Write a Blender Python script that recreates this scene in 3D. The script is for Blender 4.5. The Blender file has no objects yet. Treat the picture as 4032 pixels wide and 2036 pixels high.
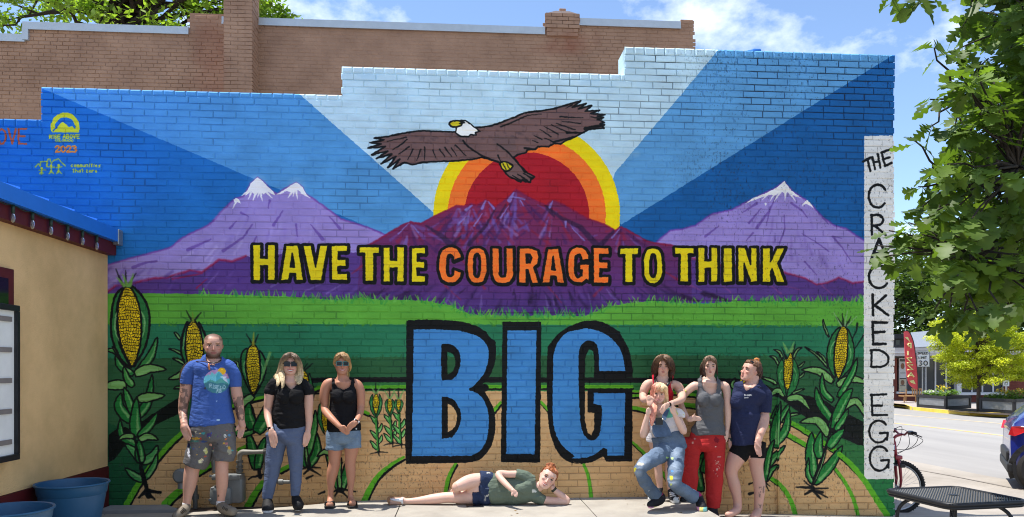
import bpy, bmesh, math, random
import numpy as np
from mathutils import Vector, Matrix, Euler
random.seed(7)
rng = np.random.default_rng(11)
SC = bpy.context.scene
COL = SC.collection

# ------------------------------------------------------------------ camera
CAMH = 1.42          # lens height above the datum (the slab is near z = 0.05)
DIST = 7.73          # distance from the lens to the mural wall (plane y = 0)
YAW = math.radians(4.1)
FPX, CXP, HOR = 2911.0, 2016.0, 1447.8      # focal length, centre and horizon in photograph pixels
cam_d = bpy.data.cameras.new('camera'); cam = bpy.data.objects.new('camera', cam_d); COL.objects.link(cam)
cam.location = (0, -DIST, CAMH); cam.rotation_euler = (math.pi/2, 0, -YAW)
cam_d.sensor_width = 36; cam_d.lens = FPX/4032*36; cam_d.shift_y = (HOR-1018)/4032
cam_d.clip_start = 0.05; cam_d.clip_end = 3000
SC.camera = cam

# ------------------------------------------------------------------ sun, sky, exposure
SUN_DIR = Vector((-0.30, 0.0300, 0.953)).normalized()      # towards the sun
sun_d = bpy.data.lights.new('sun', 'SUN'); sun_d.energy = 4.2; sun_d.angle = math.radians(0.53)
sun_d.color = (1.0, 0.955, 0.89)
sun = bpy.data.objects.new('sun', sun_d); COL.objects.link(sun); sun.location = (-6, 0, 20)
sun.rotation_euler = SUN_DIR.to_track_quat('Z', 'Y').to_euler()
W = bpy.data.worlds.new('World'); SC.world = W; W.use_nodes = True
nt = W.node_tree; nt.nodes.clear()
wo = nt.nodes.new('ShaderNodeOutputWorld'); bg = nt.nodes.new('ShaderNodeBackground')
sky = nt.nodes.new('ShaderNodeTexSky'); sky.sky_type = 'NISHITA'; sky.sun_disc = False
sky.sun_elevation = math.asin(SUN_DIR.z); sky.sun_rotation = math.atan2(SUN_DIR.x, SUN_DIR.y)
sky.altitude = 1500; sky.air_density = 1.0; sky.dust_density = 0.6; sky.ozone_density = 2.0
bg.inputs['Strength'].default_value = 0.15
tc = nt.nodes.new('ShaderNodeTexCoord')
mp = nt.nodes.new('ShaderNodeMapping'); mp.inputs['Scale'].default_value = (1, 1, 1.6); mp.inputs['Location'].default_value = (3.386, 3.925, 2.602)
nz = nt.nodes.new('ShaderNodeTexNoise'); nz.inputs['Scale'].default_value = 3.4; nz.inputs['Detail'].default_value = 9; nz.inputs['Roughness'].default_value = 0.58
rp = nt.nodes.new('ShaderNodeValToRGB'); rp.color_ramp.elements[0].position = 0.52; rp.color_ramp.elements[1].position = 0.70
mx = nt.nodes.new('ShaderNodeMix'); mx.data_type = 'RGBA'
mx.inputs['B'].default_value = (7.4, 7.6, 8.0, 1)
nt.links.new(tc.outputs['Generated'], mp.inputs['Vector']); nt.links.new(mp.outputs[0], nz.inputs['Vector'])
nt.links.new(nz.outputs['Fac'], rp.inputs[0]); nt.links.new(rp.outputs[0], mx.inputs['Factor'])
tint = nt.nodes.new('ShaderNodeMix'); tint.data_type = 'RGBA'; tint.blend_type = 'MULTIPLY'; tint.inputs['Factor'].default_value = 1
tint.inputs['B'].default_value = (1, 1, 1, 1)
nt.links.new(sky.outputs[0], tint.inputs['A']); nt.links.new(tint.outputs['Result'], mx.inputs['A'])
nt.links.new(mx.outputs['Result'], bg.inputs['Color']); nt.links.new(bg.outputs[0], wo.inputs[0])
SC.view_settings.view_transform = 'Standard'; SC.view_settings.look = 'None'
SC.view_settings.exposure = 0.85; SC.view_settings.gamma = 1; SC.view_settings.use_curve_mapping = False
SC.render.engine = 'CYCLES'; SC.cycles.pixel_filter_type = 'BLACKMAN_HARRIS'; SC.cycles.filter_width = 1.05; SC.cycles.max_bounces = 6; SC.cycles.transparent_max_bounces = 8

# ------------------------------------------------------------------ photo geometry -> place
CA, SA = math.cos(YAW), math.sin(YAW)
AX_D = Vector((SA, CA, 0)); AX_R = Vector((CA, -SA, 0)); CAMP = Vector((0, -DIST, CAMH))
def at(px, py, t):                 # photograph pixel at camera depth t
    return CAMP + AX_D*t + AX_R*(t*(px-CXP)/FPX) + Vector((0, 0, t*(HOR-py)/FPX))
def on_y(px, py, y):               # ... on the vertical plane y
    u = (px-CXP)/FPX; return at(px, py, (y+DIST)/(CA-u*SA))
def on_z(px, py, z):               # ... on the level z
    return at(px, py, (CAMH-z)*FPX/(py-HOR))
def tz(py, z): return (CAMH-z)*FPX/(py-HOR)
AXD = np.array(AX_D); AXR = np.array(AX_R); CP = np.array(CAMP)
def proj(co):                      # place -> photograph pixel (arrays)
    q = co-CP; t = q@AXD; return CXP+FPX*(q@AXR)/t, HOR-FPX*q[:, 2]/t, t
class View:                        # an enlarged crop of the photograph that was measured
    def __init__(s, ox, oy, k): s.o = (ox, oy, k)
    def __call__(s, x, y): return (x/s.o[2]+s.o[0], y/s.o[2]+s.o[1])
    def L(s, pts): return [s(p[0], p[1]) for p in pts]
T = View(0, 0, .63889)
A_, B_, C_ = View(0, 0, 1.913), View(1344, 0, 1.913), View(2688, 0, 1.913)
D_, E_, F_ = View(0, 680, 1.913), View(1344, 680, 1.913), View(2688, 680, 1.913)
G_, H_, I_, J_, K_ = View(0, 1300, 1.7675), View(650, 1280, 1.721), View(1450, 1280, 1.721), View(2250, 1280, 1.721), View(3000, 1280, 1.721)
L_, M_, N_, O_ = View(400, 1060, 2.168), View(400, 1480, 2.34), View(2950, 1200, 2.365), View(2950, 1500, 2.427)
P_, Q_, R_, S_ = View(3400, 1200, 2.601), View(3400, 1600, 2.984), View(3300, 0, 1.858), View(3300, 650, 1.858)
U1, U2, U3, U4 = View(680, 1290, 3.253), View(660, 1650, 3.3706), View(1020, 1370, 3.7167), View(1020, 1680, 3.6548)
U5, U6, U7, U8 = View(1500, 1800, 3.3026), View(2480, 1380, 3.825), View(2740, 1380, 3.825), View(2480, 1700, 3.8717)

# ------------------------------------------------------------------ colour and materials
def lin(c):
    c = c/255.0; return c/12.92 if c <= .04045 else ((c+.055)/1.055)**2.4
def RGB(r, g, b, k=1.0): return (min(lin(r)*k, .9), min(lin(g)*k, .9), min(lin(b)*k, .9), 1)
def new_mat(name):
    m = bpy.data.materials.new(name); m.use_nodes = True
    return m, m.node_tree, m.node_tree.nodes['Principled BSDF']
def mat(name, col, rough=.7, var=.12, scale=8, bump=0.0, bscale=60, metal=0, spec=.4, coord='Object', stretch=(1, 1, 1), col2=None, ramp=(.35, .65), trans=0, coat=0):
    m, t, b = new_mat(name)
    c = Vector(col[:3])
    tcn = t.nodes.new('ShaderNodeTexCoord'); mpn = t.nodes.new('ShaderNodeMapping'); mpn.inputs['Scale'].default_value = stretch
    if coord == 'World':
        g = t.nodes.new('ShaderNodeNewGeometry'); t.links.new(g.outputs['Position'], mpn.inputs['Vector'])
    else: t.links.new(tcn.outputs['Object'], mpn.inputs['Vector'])
    n = t.nodes.new('ShaderNodeTexNoise'); n.inputs['Scale'].default_value = scale; n.inputs['Detail'].default_value = 8; n.inputs['Roughness'].default_value = .65
    t.links.new(mpn.outputs[0], n.inputs['Vector'])
    r = t.nodes.new('ShaderNodeValToRGB'); r.color_ramp.elements[0].position, r.color_ramp.elements[1].position = ramp
    a = c*(1-var); z = Vector(col2[:3]) if col2 else c*(1+var)
    r.color_ramp.elements[0].color = (*a, 1); r.color_ramp.elements[1].color = (*[min(v, .92) for v in z], 1)
    t.links.new(n.outputs['Fac'], r.inputs[0]); t.links.new(r.outputs[0], b.inputs['Base Color'])
    b.inputs['Roughness'].default_value = rough; b.inputs['Metallic'].default_value = metal; b.inputs['Specular IOR Level'].default_value = spec
    if coat: b.inputs['Coat Weight'].default_value = coat; b.inputs['Coat Roughness'].default_value = .05
    if trans: b.inputs['Transmission Weight'].default_value = trans
    if bump:
        n2 = t.nodes.new('ShaderNodeTexNoise'); n2.inputs['Scale'].default_value = bscale; n2.inputs['Detail'].default_value = 6
        t.links.new(mpn.outputs[0], n2.inputs['Vector'])
        bp = t.nodes.new('ShaderNodeBump'); bp.inputs['Strength'].default_value = bump; bp.inputs['Distance'].default_value = .01
        t.links.new(n2.outputs['Fac'], bp.inputs['Height']); t.links.new(bp.outputs[0], b.inputs['Normal'])
    return m
def mat_attr(name, rough=.7, var=.06, scale=30, bump=.1, bscale=250, sss=0, spec=.35, crease=0):     # colour comes from the mesh's own colour attribute
    m, t, b = new_mat(name)
    at_ = t.nodes.new('ShaderNodeAttribute'); at_.attribute_name = 'Col'
    tcn = t.nodes.new('ShaderNodeTexCoord')
    n = t.nodes.new('ShaderNodeTexNoise'); n.inputs['Scale'].default_value = scale; n.inputs['Detail'].default_value = 6
    t.links.new(tcn.outputs['Object'], n.inputs['Vector'])
    mr = t.nodes.new('ShaderNodeMapRange'); mr.inputs['To Min'].default_value = 1-2*var; mr.inputs['To Max'].default_value = 1+2*var
    t.links.new(n.outputs['Fac'], mr.inputs['Value'])
    mm = t.nodes.new('ShaderNodeMix'); mm.data_type = 'RGBA'; mm.blend_type = 'MULTIPLY'; mm.inputs['Factor'].default_value = 1
    t.links.new(at_.outputs['Color'], mm.inputs['A']); t.links.new(mr.outputs[0], mm.inputs['B'])
    t.links.new(mm.outputs['Result'], b.inputs['Base Color'])
    b.inputs['Roughness'].default_value = rough; b.inputs['Specular IOR Level'].default_value = spec
    if sss:
        b.inputs['Subsurface Weight'].default_value = sss; b.inputs['Subsurface Radius'].default_value = (.012, .005, .003); b.inputs['Subsurface Scale'].default_value = .5
    if bump:
        n2 = t.nodes.new('ShaderNodeTexNoise'); n2.inputs['Scale'].default_value = bscale; n2.inputs['Detail'].default_value = 4
        t.links.new(tcn.outputs['Object'], n2.inputs['Vector'])
        bp = t.nodes.new('ShaderNodeBump'); bp.inputs['Strength'].default_value = bump; bp.inputs['Distance'].default_value = .004
        t.links.new(n2.outputs['Fac'], bp.inputs['Height']); t.links.new(bp.outputs[0], b.inputs['Normal'])
        if crease:                       # soft wrinkles of worn cloth
            m3 = t.nodes.new('ShaderNodeMapping'); m3.inputs['Scale'].default_value = (7, 7, 15); m3.inputs['Rotation'].default_value = (0, .5, 0); t.links.new(tcn.outputs['Object'], m3.inputs['Vector'])
            n3 = t.nodes.new('ShaderNodeTexNoise'); n3.inputs['Scale'].default_value = 1; n3.inputs['Detail'].default_value = 3; n3.inputs['Distortion'].default_value = 1.2; t.links.new(m3.outputs[0], n3.inputs['Vector'])
            b3 = t.nodes.new('ShaderNodeBump'); b3.inputs['Strength'].default_value = 1; b3.inputs['Distance'].default_value = crease
            t.links.new(n3.outputs['Fac'], b3.inputs['Height']); t.links.new(bp.outputs[0], b3.inputs['Normal']); t.links.new(b3.outputs[0], b.inputs['Normal'])
    return m

# ------------------------------------------------------------------ objects
def tag(o, label=None, cat=None, group=None, kind=None):
    if label: o['label'] = label
    if cat: o['category'] = cat
    if group: o['group'] = group
    if kind: o['kind'] = kind
    return o
def thing(name, label, cat, loc=(0, 0, 0), rz=0, group=None):
    o = bpy.data.objects.new(name, None); COL.objects.link(o); o.location = loc; o.rotation_euler = (0, 0, rz); o.empty_display_size = .1
    return tag(o, label, cat, group)
def link(name, me, m=None, parent=None, loc=None, rz=None):
    o = bpy.data.objects.new(name, me); COL.objects.link(o)
    if m is not None and not me.materials: me.materials.append(m)
    if parent is not None: o.parent = parent
    if loc is not None: o.location = loc
    if rz is not None: o.rotation_euler = (0, 0, rz)
    return o
def keep_world(o, parent):         # parent something built in world coordinates
    bpy.context.view_layer.update()
    o.parent = parent; o.matrix_parent_inverse = wmat(parent).inverted(); return o
def wmat(o):
    m = Matrix.LocRotScale(o.location, o.rotation_euler, o.scale)
    return (wmat(o.parent) @ o.matrix_parent_inverse @ m) if o.parent else m
class MB:
    """collects simple solids into ONE mesh"""
    def __init__(s): s.v = []; s.f = []; s.mi = []
    def add(s, vs, fs, mi=0):
        k = len(s.v); s.v += [tuple(p) for p in vs]; s.f += [tuple(i+k for i in f) for f in fs]; s.mi += [mi]*len(fs); return s
    def box(s, x0, x1, y0, y1, z0, z1, mi=0, bev=0):
        if bev:
            b = bev
            bm = bmesh.new(); bmesh.ops.create_cube(bm, size=1)
            for v in bm.verts: v.co = Vector(((x0+x1)/2+v.co.x*(x1-x0), (y0+y1)/2+v.co.y*(y1-y0), (z0+z1)/2+v.co.z*(z1-z0)))
            bmesh.ops.bevel(bm, geom=bm.edges[:], offset=b, segments=2, affect='EDGES', profile=.5)
            bm.verts.index_update(); s.add([v.co[:] for v in bm.verts], [[v.index for v in f.verts] for f in bm.faces], mi); bm.free(); return s
        vs = [(x0, y0, z0), (x1, y0, z0), (x1, y1, z0), (x0, y1, z0), (x0, y0, z1), (x1, y0, z1), (x1, y1, z1), (x0, y1, z1)]
        return s.add(vs, [(3, 2, 1, 0), (4, 5, 6, 7), (0, 1, 5, 4), (1, 2, 6, 5), (2, 3, 7, 6), (3, 0, 4, 7)], mi)
    def prism(s, poly, axis, a, b, mi=0):   # polygon in the plane of the other two axes, extruded a..b
        n = len(poly)
        def p3(q, h):
            return {'x': (h, q[0], q[1]), 'y': (q[0], h, q[1]), 'z': (q[0], q[1], h)}[axis]
        vs = [p3(q, a) for q in poly]+[p3(q, b) for q in poly]
        fs = [tuple(range(n-1, -1, -1)), tuple(range(n, 2*n))]+[(i, (i+1) % n, n+(i+1) % n, n+i) for i in range(n)]
        return s.add(vs, fs, mi)
    def tube(s, pts, r, n=8, mi=0, closed=False, caps=True):
        pts = [Vector(p) for p in pts]; N = len(pts); rr = r if isinstance(r, (list, tuple)) else [r]*N
        base = len(s.v); up = Vector((0, 0, 1)); prev = None
        for i, p in enumerate(pts):
            a = pts[(i-1) % N] if (i or closed) else p; b = pts[(i+1) % N] if (i < N-1 or closed) else p
            t = (b-a).normalized()
            if prev is None:
                x = t.cross(up);  x = x if x.length > .05 else t.cross(Vector((1, 0, 0)))
            else: x = prev-t*prev.dot(t)
            x.normalize(); prev = x; y = t.cross(x)
            for k in range(n):
                a_ = 2*math.pi*k/n; s.v.append(tuple(p+x*(rr[i]*math.cos(a_))+y*(rr[i]*math.sin(a_))))
        m = N if closed else N-1
        for i in range(m):
            for k in range(n):
                a_ = base+i*n+k; b_ = base+i*n+(k+1) % n; c_ = base+((i+1) % N)*n+(k+1) % n; d_ = base+((i+1) % N)*n+k
                s.f.append((a_, b_, c_, d_)); s.mi.append(mi)
        if caps and not closed:
            s.f.append(tuple(base+k for k in range(n-1, -1, -1))); s.mi.append(mi)
            s.f.append(tuple(base+(N-1)*n+k for k in range(n))); s.mi.append(mi)
        return s
    def lathe(s, prof, c=(0, 0, 0), n=24, mi=0, axis='z'):
        base = len(s.v); N = len(prof)
        for r, h in prof:
            for k in range(n):
                a = 2*math.pi*k/n; p = (r*math.cos(a), r*math.sin(a), h)
                if axis == 'y': p = (p[0], h, p[1])
                if axis == 'x': p = (h, p[0], p[1])
                s.v.append((p[0]+c[0], p[1]+c[1], p[2]+c[2]))
        for i in range(N-1):
            for k in range(n):
                s.f.append((base+i*n+k, base+i*n+(k+1) % n, base+(i+1)*n+(k+1) % n, base+(i+1)*n+k)); s.mi.append(mi)
        s.f.append(tuple(base+k for k in range(n-1, -1, -1))); s.mi.append(mi)
        s.f.append(tuple(base+(N-1)*n+k for k in range(n))); s.mi.append(mi)
        return s
    def ball(s, c, rx, ry=None, rz=None, n=12, mi=0):
        ry = rx if ry is None else ry; rz = rx if rz is None else rz; m = max(5, n//2)
        prof = []
        base = len(s.v)
        for i in range(m+1):
            th = math.pi*i/m
            for k in range(n):
                a = 2*math.pi*k/n; e = max(math.sin(th), .02)
                s.v.append((c[0]+rx*e*math.cos(a), c[1]+ry*e*math.sin(a), c[2]-rz*math.cos(th)))
        for i in range(m):
            for k in range(n):
                s.f.append((base+i*n+k, base+i*n+(k+1) % n, base+(i+1)*n+(k+1) % n, base+(i+1)*n+k)); s.mi.append(mi)
        s.f.append(tuple(base+k for k in range(n-1, -1, -1))); s.mi.append(mi)
        s.f.append(tuple(base+m*n+k for k in range(n))); s.mi.append(mi)
        return s
    def mesh(s, name, mats=None, smooth=False):
        me = bpy.data.meshes.new(name); me.from_pydata(s.v, [], s.f)
        if mats is not None:
            for m in (mats if isinstance(mats, (list, tuple)) else [mats]): me.materials.append(m)
            if any(s.mi): me.polygons.foreach_set('material_index', s.mi)
        if smooth: me.polygons.foreach_set('use_smooth', [True]*len(me.polygons))
        me.update(); return me
    def build(s, name, mats=None, parent=None, smooth=False, loc=None, rz=None):
        return link(name, s.mesh(name, mats, smooth), None, parent, loc, rz)
def auto_smooth(o, deg=40):
    me = o.data; me.polygons.foreach_set('use_smooth', [True]*len(me.polygons))
    try: me.set_sharp_from_angle(angle=math.radians(deg))
    except Exception: pass
    return o

# ------------------------------------------------------------------ numpy value noise
_perm = rng.random((64, 64, 64)).astype(np.float32)
def vnoise(p, s=1.0, octv=3):
    p = np.asarray(p, dtype=np.float64)*s; out = np.zeros(len(p)); amp = 1.0; tot = 0
    for o in range(octv):
        i = np.floor(p).astype(int); f = p-i; f = f*f*(3-2*f); i &= 63; j = (i+1) & 63
        x0, y0, z0 = i.T; x1, y1, z1 = j.T; fx, fy, fz = f.T
        c = lambda a, b, d: _perm[a, b, d]
        v = ((c(x0, y0, z0)*(1-fx)+c(x1, y0, z0)*fx)*(1-fy)+(c(x0, y1, z0)*(1-fx)+c(x1, y1, z0)*fx)*fy)*(1-fz) + \
            ((c(x0, y0, z1)*(1-fx)+c(x1, y0, z1)*fx)*(1-fy)+(c(x0, y1, z1)*(1-fx)+c(x1, y1, z1)*fx)*fy)*fz
        out += amp*(v-.5); tot += amp; amp *= .5; p = p*2.03+17.3
    return out/tot*2
# ------------------------------------------------------------------ the painted picture on the wall (flat paint, made stroke by stroke)
MX0, MX1, MZ0, MZ1, MR = -4.85, 4.85, -.32, 4.96, 240
MW, MH = int((MX1-MX0)*MR), int((MZ1-MZ0)*MR)
IMG = np.zeros((MH, MW, 3), dtype=np.float32)
def tx(pts):
    out = []
    for px, py in pts:
        p = on_y(px, py, 0.0); out.append(((p.x-MX0)*MR, (p.z-MZ0)*MR))
    return np.array(out)
def sm(pts, closed=False, n=5):        # Catmull-Rom
    P = [np.array(p, float) for p in pts]; N = len(P); out = []
    rngi = range(N) if closed else range(N-1)
    for i in rngi:
        p0 = P[(i-1) % N] if (closed or i > 0) else P[i]; p1 = P[i]; p2 = P[(i+1) % N]
        p3 = P[(i+2) % N] if (closed or i < N-2) else p2
        for k in range(n):
            t = k/n
            out.append(.5*((2*p1)+(-p0+p2)*t+(2*p0-5*p1+4*p2-p3)*t*t+(-p0+3*p1-3*p2+p3)*t**3))
    if not closed: out.append(P[-1])
    return [tuple(p) for p in out]
def bbox(q, pad=2):
    x0 = max(int(q[:, 0].min()-pad), 0); x1 = min(int(q[:, 0].max()+pad)+1, MW); y0 = max(int(q[:, 1].min()-pad), 0); y1 = min(int(q[:, 1].max()+pad)+1, MH)
    return x0, x1, y0, y1
def pmask(polys):
    q = np.vstack(polys); x0, x1, y0, y1 = bbox(q)
    if x1 <= x0 or y1 <= y0: return None
    m = np.zeros((y1-y0, x1-x0), bool); X = np.arange(x0, x1)+.5
    for p in polys:
        for i in range(len(p)):
            a, b = p[i], p[(i+1) % len(p)]
            if a[1] == b[1]: continue
            lo, hi = (a, b) if a[1] < b[1] else (b, a)
            r0 = max(int(math.ceil(lo[1]-.5)), y0); r1 = min(int(math.ceil(hi[1]-.5)), y1)
            if r1 <= r0: continue
            Y = np.arange(r0, r1)+.5; xi = lo[0]+(Y-lo[1])*(hi[0]-lo[0])/(hi[1]-lo[1])
            m[r0-y0:r1-y0] ^= X[None, :] < xi[:, None]
    return m, x0, x1, y0, y1
def C3(c): return np.array(c[:3], np.float32)/255.0
def fill(pts, col, alpha=1.0, holes=()):
    r = pmask([tx(pts)]+[tx(h) for h in holes])
    if r is None: return
    m, x0, x1, y0, y1 = r; s = IMG[y0:y1, x0:x1]
    s[m] = s[m]*(1-alpha)+C3(col)*alpha
def restore(pts, bgc):
    m, x0, x1, y0, y1 = pmask([tx(pts)]); IMG[y0:y1, x0:x1][m] = bgc[y0:y1, x0:x1][m]
def stroke(pts, col, w, w2=None, alpha=1.0, soft=1.2):       # w in photograph pixels
    q = tx(pts); k = MR*7.7/FPX/2; a0 = w*k; a1 = (w if w2 is None else w2)*k
    x0, x1, y0, y1 = bbox(q, max(a0, a1)+soft+1)
    if x1 <= x0 or y1 <= y0: return
    best = np.full((y1-y0, x1-x0), -1e9, np.float32); n = max(len(q)-1, 1)
    L = np.concatenate([[0], np.cumsum(np.hypot(*(q[1:]-q[:-1]).T))]); tot = max(L[-1], 1e-6)
    for i in range(len(q)-1):
        a, b = q[i], q[i+1]; d = b-a; l2 = max((d*d).sum(), 1e-9)
        ra = a0+(a1-a0)*L[i]/tot; rb = a0+(a1-a0)*L[i+1]/tot; R = max(ra, rb)+soft+1
        X0, X1 = max(int(min(a[0], b[0])-R), x0), min(int(max(a[0], b[0])+R)+1, x1)
        Y0, Y1 = max(int(min(a[1], b[1])-R), y0), min(int(max(a[1], b[1])+R)+1, y1)
        if X1 <= X0 or Y1 <= Y0: continue
        xx = np.arange(X0, X1)[None, :]+.5-a[0]; yy = np.arange(Y0, Y1)[:, None]+.5-a[1]
        t = np.clip((xx*d[0]+yy*d[1])/l2, 0, 1)
        dist = np.hypot(xx-t*d[0], yy-t*d[1]); v = ra+(rb-ra)*t-dist
        s = best[Y0-y0:Y1-y0, X0-x0:X1-x0]; np.maximum(s, v, out=s)
    al = (np.clip(best/soft+.5, 0, 1)*alpha)[..., None]
    s = IMG[y0:y1, x0:x1]; s[:] = s*(1-al)+C3(col)*al
def edge(pts, col, w, alpha=1.0): stroke(list(pts)+[pts[0]], col, w, alpha=alpha)
BLK = (22, 24, 26)
# --- sky and its rays
IMG[:] = C3((34, 108, 182))
fill(T.L([(1560, 560), (2260, 100), (2330, 1320), (1300, 1320)]), (26, 92, 160))
fill([(157, 345), (300, 250), (1176, 368), (1718, 847), (1600, 960), (1527, 926), (941, 680)], (80, 146, 206))
fill(C_.L([(270, 375), (400, 330), (1600, 405)])+[(2774, 680), (2444, 886), (2405, 701), (2421, 680), (2688, 366)], (90, 152, 208))
fill([(1176, 368), (1300, 200), (2829, 150), (2829, 196), (2688, 366), (2421, 680), (2390, 800), (1718, 847)], (184, 214, 234))
for i in range(70):                                    # rolled paint, slightly uneven
    x = random.uniform(1340, 2700); y = random.uniform(200, 700)
    if 1300+(y-300)*1.0 < x < 2750-(y-300)*.85: stroke([(x, y), (x+random.uniform(20, 90), y+random.uniform(-4, 4))], random.choice([(182, 214, 240), (156, 196, 228), (172, 208, 236)]), 22, alpha=.22, soft=9)
# --- sun
def disc(r, col):
    c = (1325, 540); fill(T.L([(c[0]+r*math.cos(a), c[1]+r*math.sin(a)) for a in np.linspace(0, 2*math.pi, 90)]), col)
disc(235, (232, 212, 22)); disc(199, (236, 118, 48)); disc(157, (166, 30, 44))
# --- pale mountains
LAV, LAVD, SNOW, PUR, PURD = (148, 132, 202), (104, 76, 162), (232, 232, 240), (86, 60, 136), (76, 52, 128)
ml = D_.L([(700, 720), (810, 695), (960, 650), (1230, 580), (1290, 560), (1360, 500), (1430, 460), (1560, 400), (1620, 350), (1650, 310), (1720, 240), (1770, 195), (1830, 180), (1850, 150), (1890, 80), (1940, 35), (1990, 75), (2050, 140), (2090, 160), (2130, 130), (2180, 100), (2230, 75), (2280, 110), (2300, 160), (2350, 190), (2450, 260)])+E_.L([(0, 350), (100, 380), (200, 412), (300, 455), (380, 490), (400, 900)])+D_.L([(700, 930)])
fill(ml, LAV); stroke(ml[1:-2], (120, 70, 160), 7, alpha=.8, soft=3)
mr_ = E_.L([(2340, 560), (2370, 530), (2410, 490), (2480, 435)])+F_.L([(0, 425), (100, 395), (220, 310), (370, 280), (470, 225), (560, 180), (690, 120), (765, 65), (830, 140), (920, 200), (980, 250), (1060, 340), (1150, 400), (1230, 420), (1290, 460), (1370, 512), (1370, 960), (0, 960)])
fill(mr_, (150, 134, 208)); stroke(mr_[:-2], (110, 66, 165), 7, alpha=.8, soft=3)
def many(view, specs, col, alpha=.85, soft=2.2):
    for s in specs: stroke(view.L(s[:-2]), col, s[-2], s[-1], alpha, soft)
for i in range(26):                                    # broad pale brushing on the slopes
    x = random.uniform(1450, 2400); y = random.uniform(260, 560); stroke(D_.L([(x, y), (x-(2050-x)*.12-random.uniform(10, 50), y+random.uniform(50, 130))]), random.choice([(168, 154, 222), (132, 112, 198)]), 13, 4, .4, 7)
many(D_, [[(1815, 300), (1870, 330), 8, 3], [(1900, 390), (1830, 490), (1680, 590), 5, 12], [(2130, 285), (2060, 395), 4, 12], [(1590, 500), (1415, 580), 4, 14], [(1180, 665), (1090, 680), (1000, 715), 6, 12], [(2230, 390), (2240, 480), 8, 3], [(2340, 390), (2430, 500), 4, 14], [(1930, 480), (1900, 560), 4, 10], [(1780, 365), (1730, 420), 3, 9], [(2030, 210), (2020, 270), 9, 3], [(2330, 520), (2300, 600), 4, 9], [(2480, 330), (2560, 420), 4, 12]], LAVD, .8)
many(D_, [[(1450, 600), (1350, 660), 10, 4], [(1630, 560), (1540, 660), 12, 4], [(1820, 520), (1760, 620), 12, 4], [(1600, 640), (1560, 720), 8, 3]], (182, 170, 228), .5, 5)
for i in range(40):
    x = random.uniform(200, 1250); y = random.uniform(300, 780); k = abs(x-760)/620
    if y > 150+k*330: stroke(F_.L([(x, y), (x+(x-760)*.12, y+random.uniform(40, 110))]), random.choice([(170, 156, 222), (126, 104, 190), (108, 82, 168)]), 5, random.uniform(8, 16), .38, 6)
def drip(view, ridge, drops):
    fill(view.L(ridge), SNOW)
    for a in drops: stroke(view.L(a[:2]), SNOW, a[2], 2, .95, 2)
drip(D_, [(1850, 150), (1890, 80), (1940, 33), (1990, 75), (2060, 145), (2070, 170), (2010, 140), (1985, 165), (1950, 140), (1925, 170), (1890, 140), (1845, 175)], [((1890, 150), (1870, 200), 9), ((1925, 150), (1905, 210), 12), ((1960, 140), (1975, 215), 12), ((2000, 140), (2050, 190), 12), ((1950, 150), (1940, 190), 8), ((1850, 150), (1820, 175), 8)])
drip(D_, [(2110, 150), (2180, 100), (2232, 73), (2280, 108), (2305, 160), (2270, 150), (2240, 130), (2200, 150), (2160, 140)], [((2130, 145), (2085, 165), 10), ((2200, 140), (2170, 190), 10), ((2230, 130), (2240, 200), 10), ((2275, 150), (2335, 190), 12), ((2215, 140), (2205, 180), 8)])
drip(D_, [(1760, 205), (1775, 190), (1800, 205), (1815, 235), (1790, 222), (1770, 235)], [((1775, 225), (1750, 270), 7)])
for c in [(1940, 80), (2232, 105)]:                    # sprayed glow round the snow
    stroke(D_.L([c, (c[0], c[1]+8)]), SNOW, 46, alpha=.25, soft=26)
many(F_, [[(700, 190), (650, 290), (560, 415), 5, 12], [(560, 230), (450, 300), 12, 3], [(590, 270), (500, 380), 4, 10], [(765, 320), (770, 430), (730, 530), 4, 7], [(270, 405), (170, 480), 4, 10], [(530, 455), (480, 510), 8, 3], [(820, 230), (900, 285), (940, 340), 10, 4], [(1060, 340), (1100, 390), 10, 3], [(900, 460), (1000, 520), (1100, 590), 3, 6], [(1130, 480), (1200, 560), (1270, 670), 8, 4], [(920, 670), (1010, 770), 8, 3], [(1140, 480), (1200, 495), 6, 3], [(660, 260), (630, 400), 8, 3]], LAVD, .8)
drip(F_, [(470, 235), (530, 190), (640, 150), (700, 118), (766, 63), (800, 110), (840, 150), (860, 180), (830, 170), (800, 140), (775, 160), (740, 140), (700, 170), (650, 165), (560, 200)], [((700, 150), (660, 210), 10), ((740, 140), (690, 215), 12), ((775, 150), (770, 210), 10), ((800, 140), (850, 215), 12), ((850, 170), (890, 190), 8), ((640, 165), (600, 205), 8), ((625, 235), (625, 250), 10)])
drip(F_, [(895, 245), (935, 205), (960, 225), (990, 270), (965, 250), (935, 235)], [((940, 215), (900, 250), 6)])
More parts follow.
